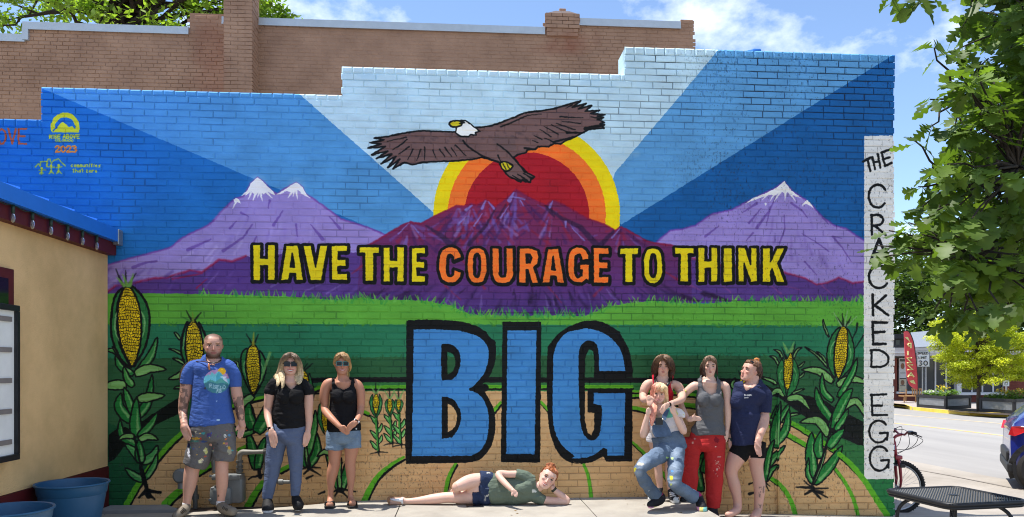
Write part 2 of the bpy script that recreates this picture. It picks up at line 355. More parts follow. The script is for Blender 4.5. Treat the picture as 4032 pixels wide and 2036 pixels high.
# --- dark foothills and the middle mountain
RED = (150, 28, 66)
fl = D_.L([(700, 900), (810, 893), (870, 852), (950, 845), (1080, 812), (1150, 797), (1260, 790), (1430, 735), (1520, 750), (1650, 655), (1750, 668), (1850, 630), (1910, 640), (2200, 600), (2560, 600)])+E_.L([(240, 600), (400, 960)])+D_.L([(700, 950)])
fill(fl, PUR); stroke(fl[:12], RED, 9, alpha=.7, soft=4)
fr = F_.L([(-200, 560), (60, 640), (300, 700), (560, 690), (760, 750), (920, 795), (1010, 842), (1090, 830), (1180, 790), (1280, 832), (1372, 820), (1372, 980), (-200, 980)])
fill(fr, PUR); stroke(fr[:-2], RED, 8, alpha=.65, soft=4)
mm_ = E_.L([(150, 570), (235, 530), (370, 450), (460, 395), (520, 372), (600, 385), (700, 330), (870, 250), (920, 255), (980, 235), (1020, 248), (1090, 205), (1160, 262), (1240, 200), (1315, 128), (1400, 180), (1540, 248), (1590, 210), (1660, 235), (1850, 345), (1990, 395), (2060, 435), (2110, 410), (2170, 440), (2290, 510), (2360, 530), (2480, 545), (2640, 600), (2640, 1090), (100, 1090)])
fill(mm_, PUR)
r = pmask([tx(mm_)]); m_, x0, x1, y0, y1 = r                       # the paint was blended from maroon at the crest to violet at the foot
gz = np.clip(((np.arange(y0, y1)/MR+MZ0)-1.98)/1.05, 0, 1)[:, None, None]
s_ = IMG[y0:y1, x0:x1]; gcol = C3((76, 54, 130))*(1-gz)+C3((116, 42, 84))*gz
s_[m_] = np.broadcast_to(gcol, s_.shape)[m_]
stroke(mm_[:-2], (128, 30, 70), 7, alpha=.9, soft=3)
pre_streak = IMG.copy()
peaks = [(1315, 130), (1090, 205), (980, 238), (1590, 212), (880, 250), (520, 374), (2110, 412), (1240, 205)]
for i in range(230):
    p = random.choice(peaks); a = random.gauss(0, .75); l0 = random.uniform(5, 330); l1 = l0+random.uniform(40, 160)
    q = [(p[0]+math.sin(a)*l*(.6+l/900), p[1]+8+math.cos(a)*l) for l in (l0, (l0+l1)/2, l1)]
    if abs(q[-1][0]-p[0]) > 360 or q[-1][1] > 620 or (p[0] in (520, 2110) and q[-1][1] > 640): continue
    lo = random.random(); c = (108, 84, 166) if lo < .36 else (66, 36, 92) if lo < .68 else (138, 34, 62) if lo < .9 else (140, 128, 200)
    stroke(E_.L(q), c, random.uniform(3, 9), random.uniform(8, 20), .55 if lo < .9 else .5, 4)
keep = np.zeros((MH, MW), bool); keep[y0:y1, x0:x1] = m_; IMG[~keep] = pre_streak[~keep]; del pre_streak
many(E_, [[(1540, 250), (1640, 330), (1800, 410), (1920, 540), 8, 26], [(2050, 440), (1960, 540), 10, 22], [(640, 400), (760, 480), (820, 540), 8, 26], [(1160, 270), (1090, 400), (960, 540), 6, 16], [(900, 480), (830, 560), 6, 22], [(1240, 240), (1180, 340), 5, 10], [(1560, 270), (1600, 330), 22, 6]], (50, 32, 66), .75, 4)
many(E_, [[(1300, 150), (1265, 210), 6, 16], [(1280, 180), (1380, 200), 4, 8], [(1260, 250), (1200, 340), 3, 8], [(1350, 210), (1375, 250), 6, 3], [(1085, 215), (1060, 270), 5, 12], [(1110, 220), (1150, 270), 5, 10], [(985, 245), (940, 280), 5, 12], [(1590, 215), (1570, 260), 5, 12], [(510, 380), (430, 460), 3, 6], [(540, 400), (580, 450), 3, 6], [(2100, 420), (2040, 490), 3, 8], [(1690, 370), (1690, 410), 10, 5], [(1740, 420), (1830, 510), 3, 6], [(1060, 310), (1000, 400), 3, 8], [(940, 330), (880, 390), 3, 7]], (128, 116, 190), .9, 3)
many(E_, [[(160, 700), (80, 760), 10, 4], [(880, 620), (1080, 870), 4, 10], [(780, 850), (900, 960), 8, 3], [(2430, 740), (2571, 830), 4, 12], [(2000, 830), (1900, 930), 4, 12], [(1560, 860), (1660, 980), 8, 4], [(1830, 600), (1880, 640), 10, 4]], (140, 40, 70), .7, 4)
for i in range(34):
    x = random.uniform(80, 2500); y = random.uniform(860, 930); dx = (x-1315)*.1
    stroke(E_.L([(x, y), (x+dx*.8+random.uniform(-30, 30), y+random.uniform(30, 90))]), random.choice([(116, 96, 172), (52, 36, 86), (40, 28, 60)]), 4, random.uniform(6, 12), .6, 3.5)
many(D_, [[(2420, 840), (2300, 890), 3, 6], [(1640, 760), (1550, 850), 3, 6], [(2100, 830), (2040, 860), 3, 6], [(1330, 770), (1280, 800), 6, 2], [(2560, 850), (2460, 910), 4, 7]], (128, 108, 184), .6, 4)
many(D_, [[(1300, 800), (1520, 760), 8, 4], [(1560, 800), (1480, 870), 3, 7]], RED, .7, 3)
many(F_, [[(650, 840), (740, 910), 4, 8], [(760, 850), (880, 880), 3, 6], [(40, 840), (140, 890), 10, 4], [(300, 850), (360, 900), 3, 6], [(1050, 850), (1130, 920), 8, 3]], (130, 70, 140), .6, 3)
many(F_, [[(160, 910), (330, 960), 22, 10], [(0, 930), (120, 970), 22, 8], [(220, 920), (350, 970), 10, 4]], (40, 26, 56), .7, 6)
for i in range(110):                                   # smudged darker and lighter drags in the violet
    x = random.uniform(60, 2500); y = random.uniform(840, 1060) if 850 < x < 2000 else random.uniform(820, 930); dx = (x-1400)*.12
    stroke(E_.L([(x, y), (x+dx+random.uniform(-25, 25), y+random.uniform(40, 110))]), random.choice([(48, 32, 78), (34, 24, 50), (72, 48, 120), (100, 76, 160)]), 6, random.uniform(10, 24), .38, 7)
for i in range(60):
    x = random.uniform(150, 1900); y = random.uniform(700, 880); stroke(D_.L([(x, y), (x-random.uniform(20, 70), y+random.uniform(20, 60))]), random.choice([(74, 48, 136), (112, 84, 172)]), 5, 12, .35, 6)
# --- fields
GR1, GR2, GR3, TAN = (92, 166, 62), (42, 118, 86), (44, 92, 60), (196, 163, 120)
g1 = D_.L([(600, 912), (810, 912), (1200, 910), (1500, 915), (1700, 918), (1900, 925), (2200, 935), (2400, 950)])+E_.L([(0, 965), (150, 940), (300, 960), (500, 960), (650, 965), (720, 985), (830, 1000), (900, 1040), (1000, 1072), (1250, 1078), (1600, 1078), (1830, 1080), (1930, 1045), (2000, 1010), (2150, 985), (2350, 965), (2571, 985)])+F_.L([(200, 985), (400, 968), (900, 968), (1330, 970), (1375, 935), (1420, 1200)])+D_.L([(600, 1200)])
fill(g1, GR1)
def tuft_row(path, n, cols, h, lean=.6, w=7):
    q = np.array(path); L = np.concatenate([[0], np.cumsum(np.hypot(*(q[1:]-q[:-1]).T))])
    for i in range(n):
        d = random.uniform(0, L[-1]); x = np.interp(d, L, q[:, 0]); y = np.interp(d, L, q[:, 1]); hh = h*random.uniform(.4, 1)
        stroke([(x, y+random.uniform(0, 6)), (x+random.uniform(-lean, lean)*hh, y-hh)], random.choice(cols), w*random.uniform(.6, 1.2), 2, .85, 2)
tuft_row(g1[3:31], 330, [(96, 172, 66), (74, 160, 70), (104, 180, 80), (44, 140, 70)], 26, .9)
tuft_row(E_.L([(850, 1030), (1000, 1072), (1250, 1078), (1600, 1078), (1830, 1080), (1990, 1020)]), 40, [(70, 160, 80), (60, 150, 84), (100, 178, 70)], 40, .7)
tuft_row([(x, y+12) for x, y in g1[6:30]], 150, [(60, 152, 68), (86, 164, 62)], 20, 1.3, 5)
g2 = T.L([(240, 815), (700, 815), (1000, 816), (1600, 817), (2190, 820), (2300, 1400), (200, 1400)])
fill(g2, GR2)
tuft_row(T.L([(240, 817), (1000, 817), (2185, 821)]), 150, [(72, 140, 50), (52, 122, 62)], 13, 2.2, 7)
g3 = T.L([(200, 902), (800, 900), (1600, 893), (2190, 898), (2300, 1400), (200, 1400)])
fill(g3, GR3)
tuft_row(T.L([(260, 903), (800, 902), (1600, 894), (2185, 899)]), 90, [(48, 102, 66), (40, 92, 56)], 14, 1.6, 11)
fill(T.L([(200, 1040), (330, 1085), (400, 1120), (395, 1400), (200, 1400)]), (30, 84, 54))
fill(T.L([(780, 950), (1100, 948), (1600, 950), (1850, 952), (1920, 965), (2010, 1010), (2170, 1090), (2170, 1125), (2060, 1075), (1960, 1000), (1830, 968), (1590, 964), (780, 963)]), (26, 28, 30))
fill(N_.L([(380, 900), (440, 826), (560, 850), (720, 900), (800, 960), (1064, 1090), (1064, 1330), (960, 1220), (880, 1150), (640, 1010), (520, 970)]), (22, 26, 24))
fill(M_.L([(60, 545), (130, 495), (215, 470), (330, 540), (300, 620), (200, 660), (120, 770), (60, 800)]), (16, 22, 20))
fill(M_.L([(300, 470), (470, 350), (730, 190), (760, 330), (560, 420), (470, 470), (330, 560)]), (16, 22, 20))
GRL = (92, 170, 44)
fill(T.L([(800, 962), (1600, 963), (1840, 968), (1960, 1003), (2060, 1078), (2150, 1120), (2260, 1330), (700, 1330)]), (50, 112, 62))
field = T.L([(318, 1270), (346, 1221), (395, 1153), (470, 1080), (590, 1020), (700, 992), (800, 984), (1590, 984), (1720, 990), (1830, 1012), (1978, 1059), (2039, 1093), (2113, 1144), (2177, 1208), (2245, 1305), (2200, 1340), (300, 1340)])
fill(field, TAN)
edge_l = field[:7]; edge_r = field[7:15]
def furrow(pts, w, w2=None, dy=9):
    p = sm(pts); stroke([(x+w*.25, y+dy) for x, y in p], BLK, w*.8, (w2 or w)*.8); stroke(p, GRL, w, w2)
furrow(edge_l, 22, 9); furrow(edge_r, 9, 26)
furrow(T.L([(800, 975), (1100, 973), (1590, 973)]), 13, 13, 8)
for v, p, w, w2 in [(I_, [(-40, 1230), (0, 1130), (60, 1030), (150, 950), (240, 895)], 26, 10), (I_, [(520, 1150), (545, 1030), (595, 935)], 16, 12), (I_, [(850, 580), (897, 525)], 14, 10), (I_, [(1170, 520), (1215, 570)], 10, 14), (H_, [(500, 845), (580, 805)], 14, 12), (H_, [(780, 985), (850, 950)], 18, 14), (H_, [(560, 1230), (610, 1140), (660, 1070)], 26, 20), (J_, [(85, 945), (118, 1040), (132, 1165)], 12, 16), (J_, [(415, 795), (510, 885), (640, 1030), (700, 1140)], 10, 18), (J_, [(410, 480), (520, 480), (720, 530), (840, 548)], 10, 18), (J_, [(415, 560), (510, 582), (700, 660)], 14, 20), (K_, [(60, 690), (160, 735), (330, 830)], 16, 20), (K_, [(470, 940), (560, 1060), (620, 1180), (650, 1290)], 13, 17), (K_, [(20, 1010), (130, 1090), (190, 1180), (230, 1295)], 16, 20), (M_, [(590, 1180), (660, 1110), (745, 1040)], 30, 24), (M_, [(880, 890), (950, 850), (1040, 795)], 26, 20), (H_, [(1000, 440), (1060, 425), (1120, 430)], 12, 10), (H_, [(1330, 580), (1377, 600)], 12, 12)]:
    furrow(v.L(p), w, w2)
# --- corn
def leaf(view, path, w, col=(60, 140, 66), hi=(126, 182, 116), out=6):
    p = np.array(sm(path, n=6)); n = len(p); d = np.gradient(p, axis=0); nn = np.stack([-d[:, 1], d[:, 0]], 1); nn /= np.linalg.norm(nn, axis=1)[:, None]+1e-9
    t = np.linspace(0, 1, n); ww = w*np.sin(math.pi*np.clip(t*.9+.1, 0, 1)**.8)**.8*.5
    poly = np.vstack([p+nn*ww[:, None], (p-nn*ww[:, None])[::-1]]); q = view.L(poly.tolist())
    fill(q, col); edge(q, BLK, out); stroke(view.L((p+nn*ww[:, None]*.35)[2:-3].tolist()), hi, w*.10+3, 2, .8, 2.5)
def ear(view, outline, husk, rows, cols, silk, kern=(222, 196, 34)):
    wd = (max(p[0] for p in outline)-min(p[0] for p in outline))/view.o[2]; ew = min(7, max(1.6, wd*.09))
    for h in husk:
        q = view.L(sm(h, True, 4)); fill(q, (44, 116, 64)); edge(q, BLK, ew*1.25)
        c = np.mean(np.array(h), 0); mid = [tuple(c+(np.array(a)-c)*.45) for a in h[:max(3, len(h)//2+1)]]
        stroke(view.L(sm(mid)), (126, 186, 122), ew*1.2, ew*.5, .85, 2.5)
    q = tx(view.L(sm(outline, True, 5))); m, x0, x1, y0, y1 = pmask([q])
    H, Wd = m.shape; cnt = m.sum(1); left = np.where(cnt > 0, m.argmax(1), 0)
    yy, xx = np.mgrid[0:H, 0:Wd]; ys = np.where(cnt > 0)[0]; v = (yy-ys.min())/max(ys.max()-ys.min(), 1)
    u = (xx-left[:, None])/np.maximum(cnt[:, None], 1)
    wob = vnoise(np.stack([xx.ravel()*.09, yy.ravel()*.09, 0*xx.ravel()+3], 1), 1, 2).reshape(H, Wd)
    vr = v*rows+.5*(u-.5)**2*2+wob*.55; uu = u*cols+wob*.8+.25*(np.floor(vr) % 2)
    ln = (np.abs(vr-np.round(vr)) < .105) | (np.abs(uu-np.round(uu)) < .09)
    s = IMG[y0:y1, x0:x1]; s[m] = C3(kern)*(1+.22*wob[m][:, None]); s[m & ln] = C3((38, 34, 22))*(.6+.4*min(1, wd/60))+C3(kern)*(.4-.4*min(1, wd/60))
    edge(view.L(sm(outline, True, 5)), BLK, ew)
    for a in silk: stroke(view.L(a[:2]), a[3] if len(a) > 3 else BLK, a[2], 3, .9, 3)
LG, LG2 = (112, 166, 96), (60, 136, 66)
# tall corn at the left
for p, w, c in [([(265, 830), (200, 760), (110, 700), (40, 690)], 60, LG2), ([(250, 1300), (150, 1180), (165, 1060)], 90, (34, 116, 56)), ([(270, 1290), (390, 1140), (430, 900)], 80, (34, 116, 56)), ([(290, 900), (400, 770), (440, 690), (475, 580)], 70, (52, 128, 66)), ([(200, 800), (90, 660)], 34, LG), ([(270, 900), (160, 830), (120, 740)], 60, (44, 120, 62)), ([(210, 990), (100, 990), (10, 1010)], 84, LG), ([(285, 900), (400, 850), (550, 855)], 80, LG), ([(305, 1110), (420, 1090), (540, 1080)], 78, LG), ([(270, 1000), (215, 930), (190, 830)], 60, LG2), ([(280, 1260), (230, 1120), (190, 1010)], 70, (50, 134, 66))]: leaf(L_, p, w, c)
for p, w, c in [([(330, 560), (310, 430), (320, 200)], 110, (38, 122, 60)), ([(340, 640), (190, 560), (170, 400)], 70, (38, 122, 60)), ([(340, 560), (450, 450), (515, 335)], 70, (48, 130, 62)), ([(300, 560), (220, 555), (150, 590)], 50, LG), ([(345, 590), (430, 560), (520, 590)], 66, LG), ([(350, 780), (290, 690), (215, 630)], 70, (70, 148, 84)), ([(370, 800), (470, 740), (515, 640)], 80, (70, 148, 84)), ([(360, 800), (350, 700), (340, 590)], 90, (36, 116, 56)), ([(390, 960), (300, 920), (215, 850)], 70, (70, 148, 84)), ([(400, 950), (480, 830), (510, 720)], 60, (60, 140, 74)), ([(420, 1050), (375, 900), (355, 790)], 30, (96, 160, 104))]: leaf(M_, p, w, c)
many(M_, [[(410, 1060), (345, 1120), 16, 8], [(420, 1060), (540, 1075), 16, 10], [(420, 1070), (430, 1110), 30, 18], [(430, 1090), (490, 1140), 18, 6]], BLK, .95)
for s_k in [[(300, 560), (345, 760), (420, 1060)]]: stroke(M_.L(sm(s_k)), BLK, 7, 12)
ear(L_, [(215, 150), (270, 190), (315, 300), (335, 420), (335, 600), (300, 760), (262, 830), (225, 780), (170, 660), (140, 500), (140, 320), (175, 190)], [[(180, 165), (110, 240), (80, 420), (90, 600), (160, 760), (240, 830), (160, 660), (130, 480), (135, 300)], [(250, 150), (330, 210), (395, 330), (408, 480), (380, 640), (320, 760), (270, 830), (320, 660), (335, 480), (315, 300)]], 27, 9, [((180, 140), (120, 0), 9), ((205, 135), (205, 10), 9), ((230, 140), (290, 35), 9), ((190, 140), (130, 70), 14, (112, 170, 84)), ((220, 140), (180, 45), 14, (112, 170, 84)), ((240, 140), (270, 40), 14, (112, 170, 84))])
# second corn, half hidden
for p, w, c in [([(760, 830), (680, 900), (570, 940)], 60, LG), ([(720, 820), (660, 780), (610, 765)], 26, LG), ([(690, 730), (640, 700), (575, 680)], 20, LG), ([(670, 600), (640, 560), (620, 540)], 22, LG), ([(1150, 880), (1160, 800), (1120, 800)], 20, LG), ([(720, 1050), (660, 1010), (615, 1020)], 26, (40, 110, 60))]: leaf(L_, p, w, c, out=6)
ear(L_, [(780, 435), (825, 490), (860, 600), (870, 720), (840, 900), (780, 940), (735, 800), (715, 660), (730, 500)], [[(735, 450), (690, 560), (680, 720), (740, 850), (715, 660)], [(830, 455), (890, 580), (900, 720), (860, 860), (870, 700), (850, 560)]], 18, 7, [((770, 440), (722, 355), 9), ((790, 440), (850, 370), 9), ((760, 445), (690, 410), 6, (60, 120, 60)), ((780, 440), (775, 365), 9, (120, 150, 50))])
# third corn
for p, w, c in [([(600, 700), (560, 560), (520, 480)], 60, LG2), ([(620, 720), (570, 640), (560, 500)], 80, (30, 110, 50)), ([(620, 730), (680, 620), (720, 480)], 90, (30, 110, 50)), ([(620, 980), (590, 840), (560, 720)], 70, (40, 120, 56)), ([(625, 980), (650, 850), (680, 760)], 60, (40, 120, 56)), ([(600, 480), (540, 520), (510, 590)], 50, LG), ([(600, 720), (500, 740), (440, 640)], 40, LG2)]: leaf(H_, p, w, c)
many(H_, [[(640, 1020), (590, 1030), (565, 1045), 10, 5], [(640, 1020), (700, 1000), 8, 4], [(635, 980), (645, 1030), 12, 16]], BLK, .95)
ear(H_, [(598, 130), (630, 170), (642, 260), (640, 380), (600, 470), (568, 400), (548, 280), (560, 170)], [[(560, 165), (520, 190), (515, 300), (560, 420), (598, 475), (560, 380), (545, 260)], [(640, 175), (680, 240), (680, 330), (640, 420), (605, 475), (640, 380), (645, 260)]], 20, 8, [((590, 130), (550, 60), 8), ((604, 130), (632, 62), 8), ((585, 130), (515, 105), 5, (50, 110, 70)), ((598, 130), (600, 50), 10, (150, 150, 50)), ((610, 128), (650, 100), 5, (50, 110, 70))])
many(H_, [[(640, 400), (710, 190), 6, 12]], LG, .8)
# fourth and fifth corn, behind the women
ear(H_, [(935, 312), (965, 340), (975, 420), (960, 520), (940, 600), (915, 500), (915, 380)], [[(975, 330), (1000, 400), (1010, 470), (985, 560), (950, 610), (975, 500)]], 16, 7, [((945, 310), (1000, 260), 7), ((930, 310), (965, 262), 7), ((932, 310), (905, 240), 10, LG)])
for p, w, c in [([(960, 960), (930, 850), (960, 740)], 60, (34, 112, 52)), ([(970, 960), (1030, 850), (1010, 700)], 60, (34, 112, 52)), ([(970, 880), (1010, 700), (1020, 580)], 46, LG2), ([(975, 970), (960, 900), (950, 800)], 26, LG)]: leaf(H_, p, w, c)
many(H_, [[(975, 960), (910, 980), 9, 5], [(975, 965), (1055, 968), 9, 5], [(980, 975), (940, 1010), 10, 6], [(980, 975), (1055, 1020), 10, 4], [(960, 1040), (1000, 1020), 10, 6], [(970, 900), (975, 970), 10, 14]], BLK, .95)
ear(H_, [(1085, 560), (1110, 600), (1110, 680), (1085, 720), (1065, 660), (1065, 590)], [[(1090, 510), (1045, 540), (1035, 640), (1080, 740), (1060, 640), (1070, 560)]], 12, 5, [])
for p, w, c in [([(1180, 1130), (1130, 960), (1090, 860)], 46, LG2), ([(1185, 1130), (1230, 1000), (1240, 900)], 60, (44, 124, 60)), ([(1120, 880), (1080, 860), (1030, 890)], 34, LG), ([(1185, 1120), (1180, 1000), (1195, 900)], 30, LG)]: leaf(H_, p, w, c)
many(H_, [[(1180, 1110), (1120, 1140), 10, 5], [(1190, 1110), (1290, 1130), 10, 6], [(1190, 1120), (1240, 1170), 10, 5], [(1180, 1110), (1150, 1160), 10, 5], [(1080, 1130), (1040, 1145), 9, 6]], BLK, .95)
# three small stalks
for x, y0, h, w, l in [(52, 462, 140, 42, 860), (146, 495, 100, 32, 800), (206, 497, 80, 30, 810)]:
    for dy, sx in [(.0, -1), (.25, 1), (.45, -1), (.6, 1), (.78, -1)]:
        y = y0+h+25+(l-y0-h-40)*dy; leaf(I_, [(x+10, y+46), (x+sx*22+10, y+18), (x+sx*40, y-14)], 26, (84, 164, 84), (156, 206, 140), 3.5)
    stroke(I_.L([(x, y0+h), (x+16, l)]), (60, 140, 60), 12, 8); stroke(I_.L([(x+6, y0+h), (x+22, l)]), BLK, 3, 4)
    ear(I_, [(x, y0), (x+w*.42, y0+h*.25), (x+w*.45, y0+h*.6), (x, y0+h), (x-w*.45, y0+h*.6), (x-w*.42, y0+h*.25)], [[(x-w*.5, y0+8), (x-w*1.05, y0+h*.4), (x-w*.7, y0+h*.9), (x, y0+h+24), (x-w*.5, y0+h*.6)], [(x+w*.5, y0+8), (x+w*1.05, y0+h*.4), (x+w*.7, y0+h*.9), (x, y0+h+24), (x+w*.5, y0+h*.6)]], int(h/10), 4, [((x, y0), (x-2, y0-66), 7), ((x-6, y0), (x-34, y0-52), 7, LG), ((x+6, y0), (x+34, y0-56), 7, LG)])
    many(I_, [[(x+18, l), (x-40, l+14), 6, 3], [(x+18, l), (x+80, l+2), 6, 3], [(x+18, l-5), (x+22, l+26), 6, 3]], BLK, .95)
# corn at the right
for p, w, c in [([(330, 850), (260, 800), (190, 860)], 60, LG), ([(350, 880), (470, 870), (570, 985)], 64, LG), ([(270, 560), (240, 500), (190, 480)], 24, LG), ([(260, 740), (190, 700), (105, 675)], 30, LG), ([(310, 500), (280, 440), (230, 420)], 22, LG), ([(410, 500), (440, 430), (490, 400)], 22, LG), ([(460, 580), (490, 560), (515, 530)], 20, LG), ([(460, 680), (490, 660), (520, 625)], 20, LG), ([(400, 830), (460, 800), (515, 785)], 20, LG), ([(370, 1030), (420, 1020), (475, 1015)], 24, LG), ([(250, 1200), (240, 1060), (290, 900)], 80, (30, 112, 52)), ([(240, 1300), (340, 1160), (370, 960)], 80, (36, 120, 58)), ([(260, 1120), (330, 1000), (380, 920)], 50, (36, 120, 58)), ([(240, 1150), (210, 1080), (180, 1080)], 50, LG2)]: leaf(N_, p, w, c)
for p, w, c in [([(150, 960), (200, 870), (275, 800)], 60, (44, 126, 62)), ([(150, 850), (230, 740), (345, 620)], 70, (44, 126, 62)), ([(150, 860), (160, 740), (170, 640)], 34, LG2), ([(240, 640), (250, 450), (300, 200)], 90, (32, 114, 54)), ([(150, 960), (190, 700), (240, 560)], 60, (30, 108, 50))]: leaf(O_, p, w, c)
many(O_, [[(150, 970), (200, 1005), 9, 4], [(150, 985), (190, 1050), 8, 4], [(0, 985), (40, 970), 9, 5], [(0, 1080), (40, 1070), 12, 8]], BLK, .95)
ear(N_, [(385, 445), (405, 520), (400, 640), (370, 775), (340, 775), (325, 680), (330, 515), (355, 505)], [[(300, 515), (262, 600), (268, 720), (320, 830), (345, 850), (320, 700), (325, 560)], [(410, 500), (455, 580), (465, 680), (430, 790), (350, 850), (400, 680), (408, 560)]], 19, 4, [((345, 500), (305, 400), 12), ((400, 450), (430, 370), 12), ((360, 440), (315, 350), 16, LG), ((390, 430), (420, 345), 16, LG)])
for p, w, c in [([(740, 300), (700, 200), (690, 140)], 18, (90, 130, 80)), ([(735, 590), (640, 480), (520, 395)], 20, LG), ([(720, 540), (680, 480), (630, 440)], 20, (50, 116, 60)), ([(780, 720), (650, 620), (490, 605)], 74, LG), ([(820, 750), (950, 690), (1125, 735)], 74, LG), ([(830, 860), (960, 640), (1005, 500)], 60, (36, 122, 58)), ([(860, 970), (1000, 900), (1105, 1085)], 70, LG), ([(780, 900), (690, 800), (680, 640)], 60, (40, 124, 60)), ([(790, 1100), (660, 920), (620, 770)], 80, (36, 118, 56)), ([(760, 1150), (890, 880), (960, 780)], 90, (36, 118, 56)), ([(800, 1170), (880, 1060), (920, 970)], 60, (44, 128, 62)), ([(740, 1220), (640, 1080), (470, 1095)], 84, LG)]: leaf(N_, p, w, c)
many(N_, [[(960, 320), (1000, 240), (1008, 175), 4, 8], [(985, 410), (1050, 310), (1100, 230), 4, 9]], BLK, .9)
for p, w, c in [([(760, 640), (830, 540), (915, 455)], 90, (40, 126, 62)), ([(620, 960), (590, 700), (600, 490)], 110, (36, 120, 58)), ([(680, 740), (660, 620), (690, 480)], 90, (36, 120, 58)), ([(620, 980), (780, 800), (890, 620)], 100, (38, 124, 60)), ([(605, 980), (560, 880), (570, 740)], 46, (44, 128, 62)), ([(610, 990), (700, 760), (740, 600)], 30, (110, 170, 110))]: leaf(O_, p, w, c)
stroke(O_.L(sm([(800, 280), (770, 480), (740, 600), (680, 800), (600, 1000)])), BLK, 6, 8)
many(O_, [[(610, 1020), (450, 1015), 14, 6], [(610, 1030), (755, 1025), 10, 6], [(610, 1040), (530, 1085), 12, 8], [(615, 1050), (680, 1125), 12, 7], [(620, 1050), (750, 1115), 9, 5], [(600, 1020), (525, 955), 8, 4], [(610, 1050), (700, 1065), 9, 12]], BLK, .95)
ear(N_, [(885, 203), (915, 250), (918, 400), (900, 540), (850, 660), (825, 685), (800, 600), (792, 480), (815, 320), (850, 220)], [[(850, 205), (770, 290), (725, 440), (740, 580), (800, 680), (790, 540), (800, 350)], [(905, 220), (950, 290), (980, 420), (960, 560), (900, 640), (840, 690), (900, 560), (920, 400)]], 24, 6, [((870, 195), (825, 120), 10), ((880, 190), (868, 80), 9), ((905, 195), (950, 110), 10), ((860, 200), (790, 75), 6, (130, 170, 130)), ((890, 195), (915, 60), 6, (130, 170, 130)), ((915, 195), (1000, 110), 6, (130, 170, 130))])
# corn hidden between the people at the right
for p, w, c in [([(880, 1130), (850, 980), (900, 860)], 70, (30, 104, 50)), ([(890, 1000), (930, 900), (960, 800)], 60, (40, 116, 56)), ([(540, 480), (560, 420), (530, 350)], 20, LG), ([(1100, 430), (1090, 400), (1110, 360)], 26, LG)]: leaf(J_, p, w, c)
ear(J_, [(1160, 350), (1180, 370), (1178, 400), (1150, 410), (1140, 380)], [], 5, 4, [((1150, 350), (1130, 310), 7)])
# --- white strip with its letters
fill(F_.L([(1367, -276), (1620, -280), (1620, 1340)])+K_.L([(893, 1043), (692, 1046)])+F_.L([(1366, 1300), (1367, 600)]), (222, 224, 228))
fill(K_.L([(690, 1047), (900, 1044), (900, 1310), (868, 1310), (720, 1070)]), (40, 112, 66))
fill(K_.L([(640, 980), (694, 1040), (694, 820), (560, 800)]), (48, 108, 62))
furrow(K_.L([(525, 875), (610, 950), (700, 1060), (770, 1170), (850, 1290)]), 20, 26)
many(F_, [[(1140, -720), (1140, -720), 1, 1]], BLK)
def ink(view, strokes, w=17, col=BLK):
    for s in strokes:
        p = sm(s, n=6) if len(s) > 3 else s
        stroke(view.L(p), col, w, w*.9, 1, 1.5)
        stroke(view.L([(x+random.uniform(-3, 3), y+random.uniform(-3, 3)) for x, y in p]), col, w*.55, w*.5, .8, 1.5)
ink(C_, [[(1358, 1218), (1420, 1185)], [(1393, 1200), (1415, 1288)], [(1430, 1185), (1450, 1275)], [(1470, 1160), (1490, 1262)], [(1440, 1225), (1480, 1215)], [(1500, 1150), (1525, 1250)], [(1500, 1150), (1572, 1122)], [(1512, 1200), (1560, 1185)], [(1525, 1250), (1578, 1225)]], 10)
def arcp(cx, cy, rx, ry, a0, a1, n=16): return [(cx+rx*math.cos(math.radians(a0+(a1-a0)*i/(n-1))), cy-ry*math.sin(math.radians(a0+(a1-a0)*i/(n-1)))) for i in range(n)]
ink(F_, [arcp(1470, 177, 68, 86, 35, 320)], 11)
ink(F_, [[(1425, 320), (1425, 465)], [(1420, 322), (1480, 320), (1510, 350), (1490, 390), (1430, 400)], [(1450, 400), (1530, 470)]], 11)
ink(F_, [[(1480, 500), (1415, 670)], [(1480, 500), (1545, 665)], [(1440, 610), (1520, 605)]], 12)
ink(F_, [arcp(1480, 785, 76, 84, 30, 325)], 11)
ink(F_, [[(1432, 918), (1435, 1075)], [(1532, 925), (1440, 1005)], [(1450, 1000), (1548, 1072)]], 12)
ink(F_, [[(1432, 1128), (1437, 1292)], [(1430, 1128), (1538, 1130)], [(1437, 1205), (1520, 1198)], [(1437, 1292), (1528, 1290)]], 12)
ink(K_, [[(745, 175), (742, 280)], [(738, 172), (800, 172), (850, 205), (855, 250), (820, 280), (742, 284)]], 10)
ink(K_, [[(745, 475), (748, 608)], [(740, 475), (842, 470)], [(748, 548), (815, 545)], [(748, 610), (848, 610)]], 10)
def G_ltr(cx, cy, rx, ry): return [arcp(cx, cy, rx, ry, 40, 330, 18), [(cx+rx*.15, cy+ry*.15), (cx+rx*.95, cy+ry*.12)], [(cx+rx*.95, cy+ry*.12), (cx+rx*.9, cy+ry*.75)]]
ink(K_, G_ltr(792, 722, 64, 74), 10); ink(K_, G_ltr(798, 905, 66, 82), 10)
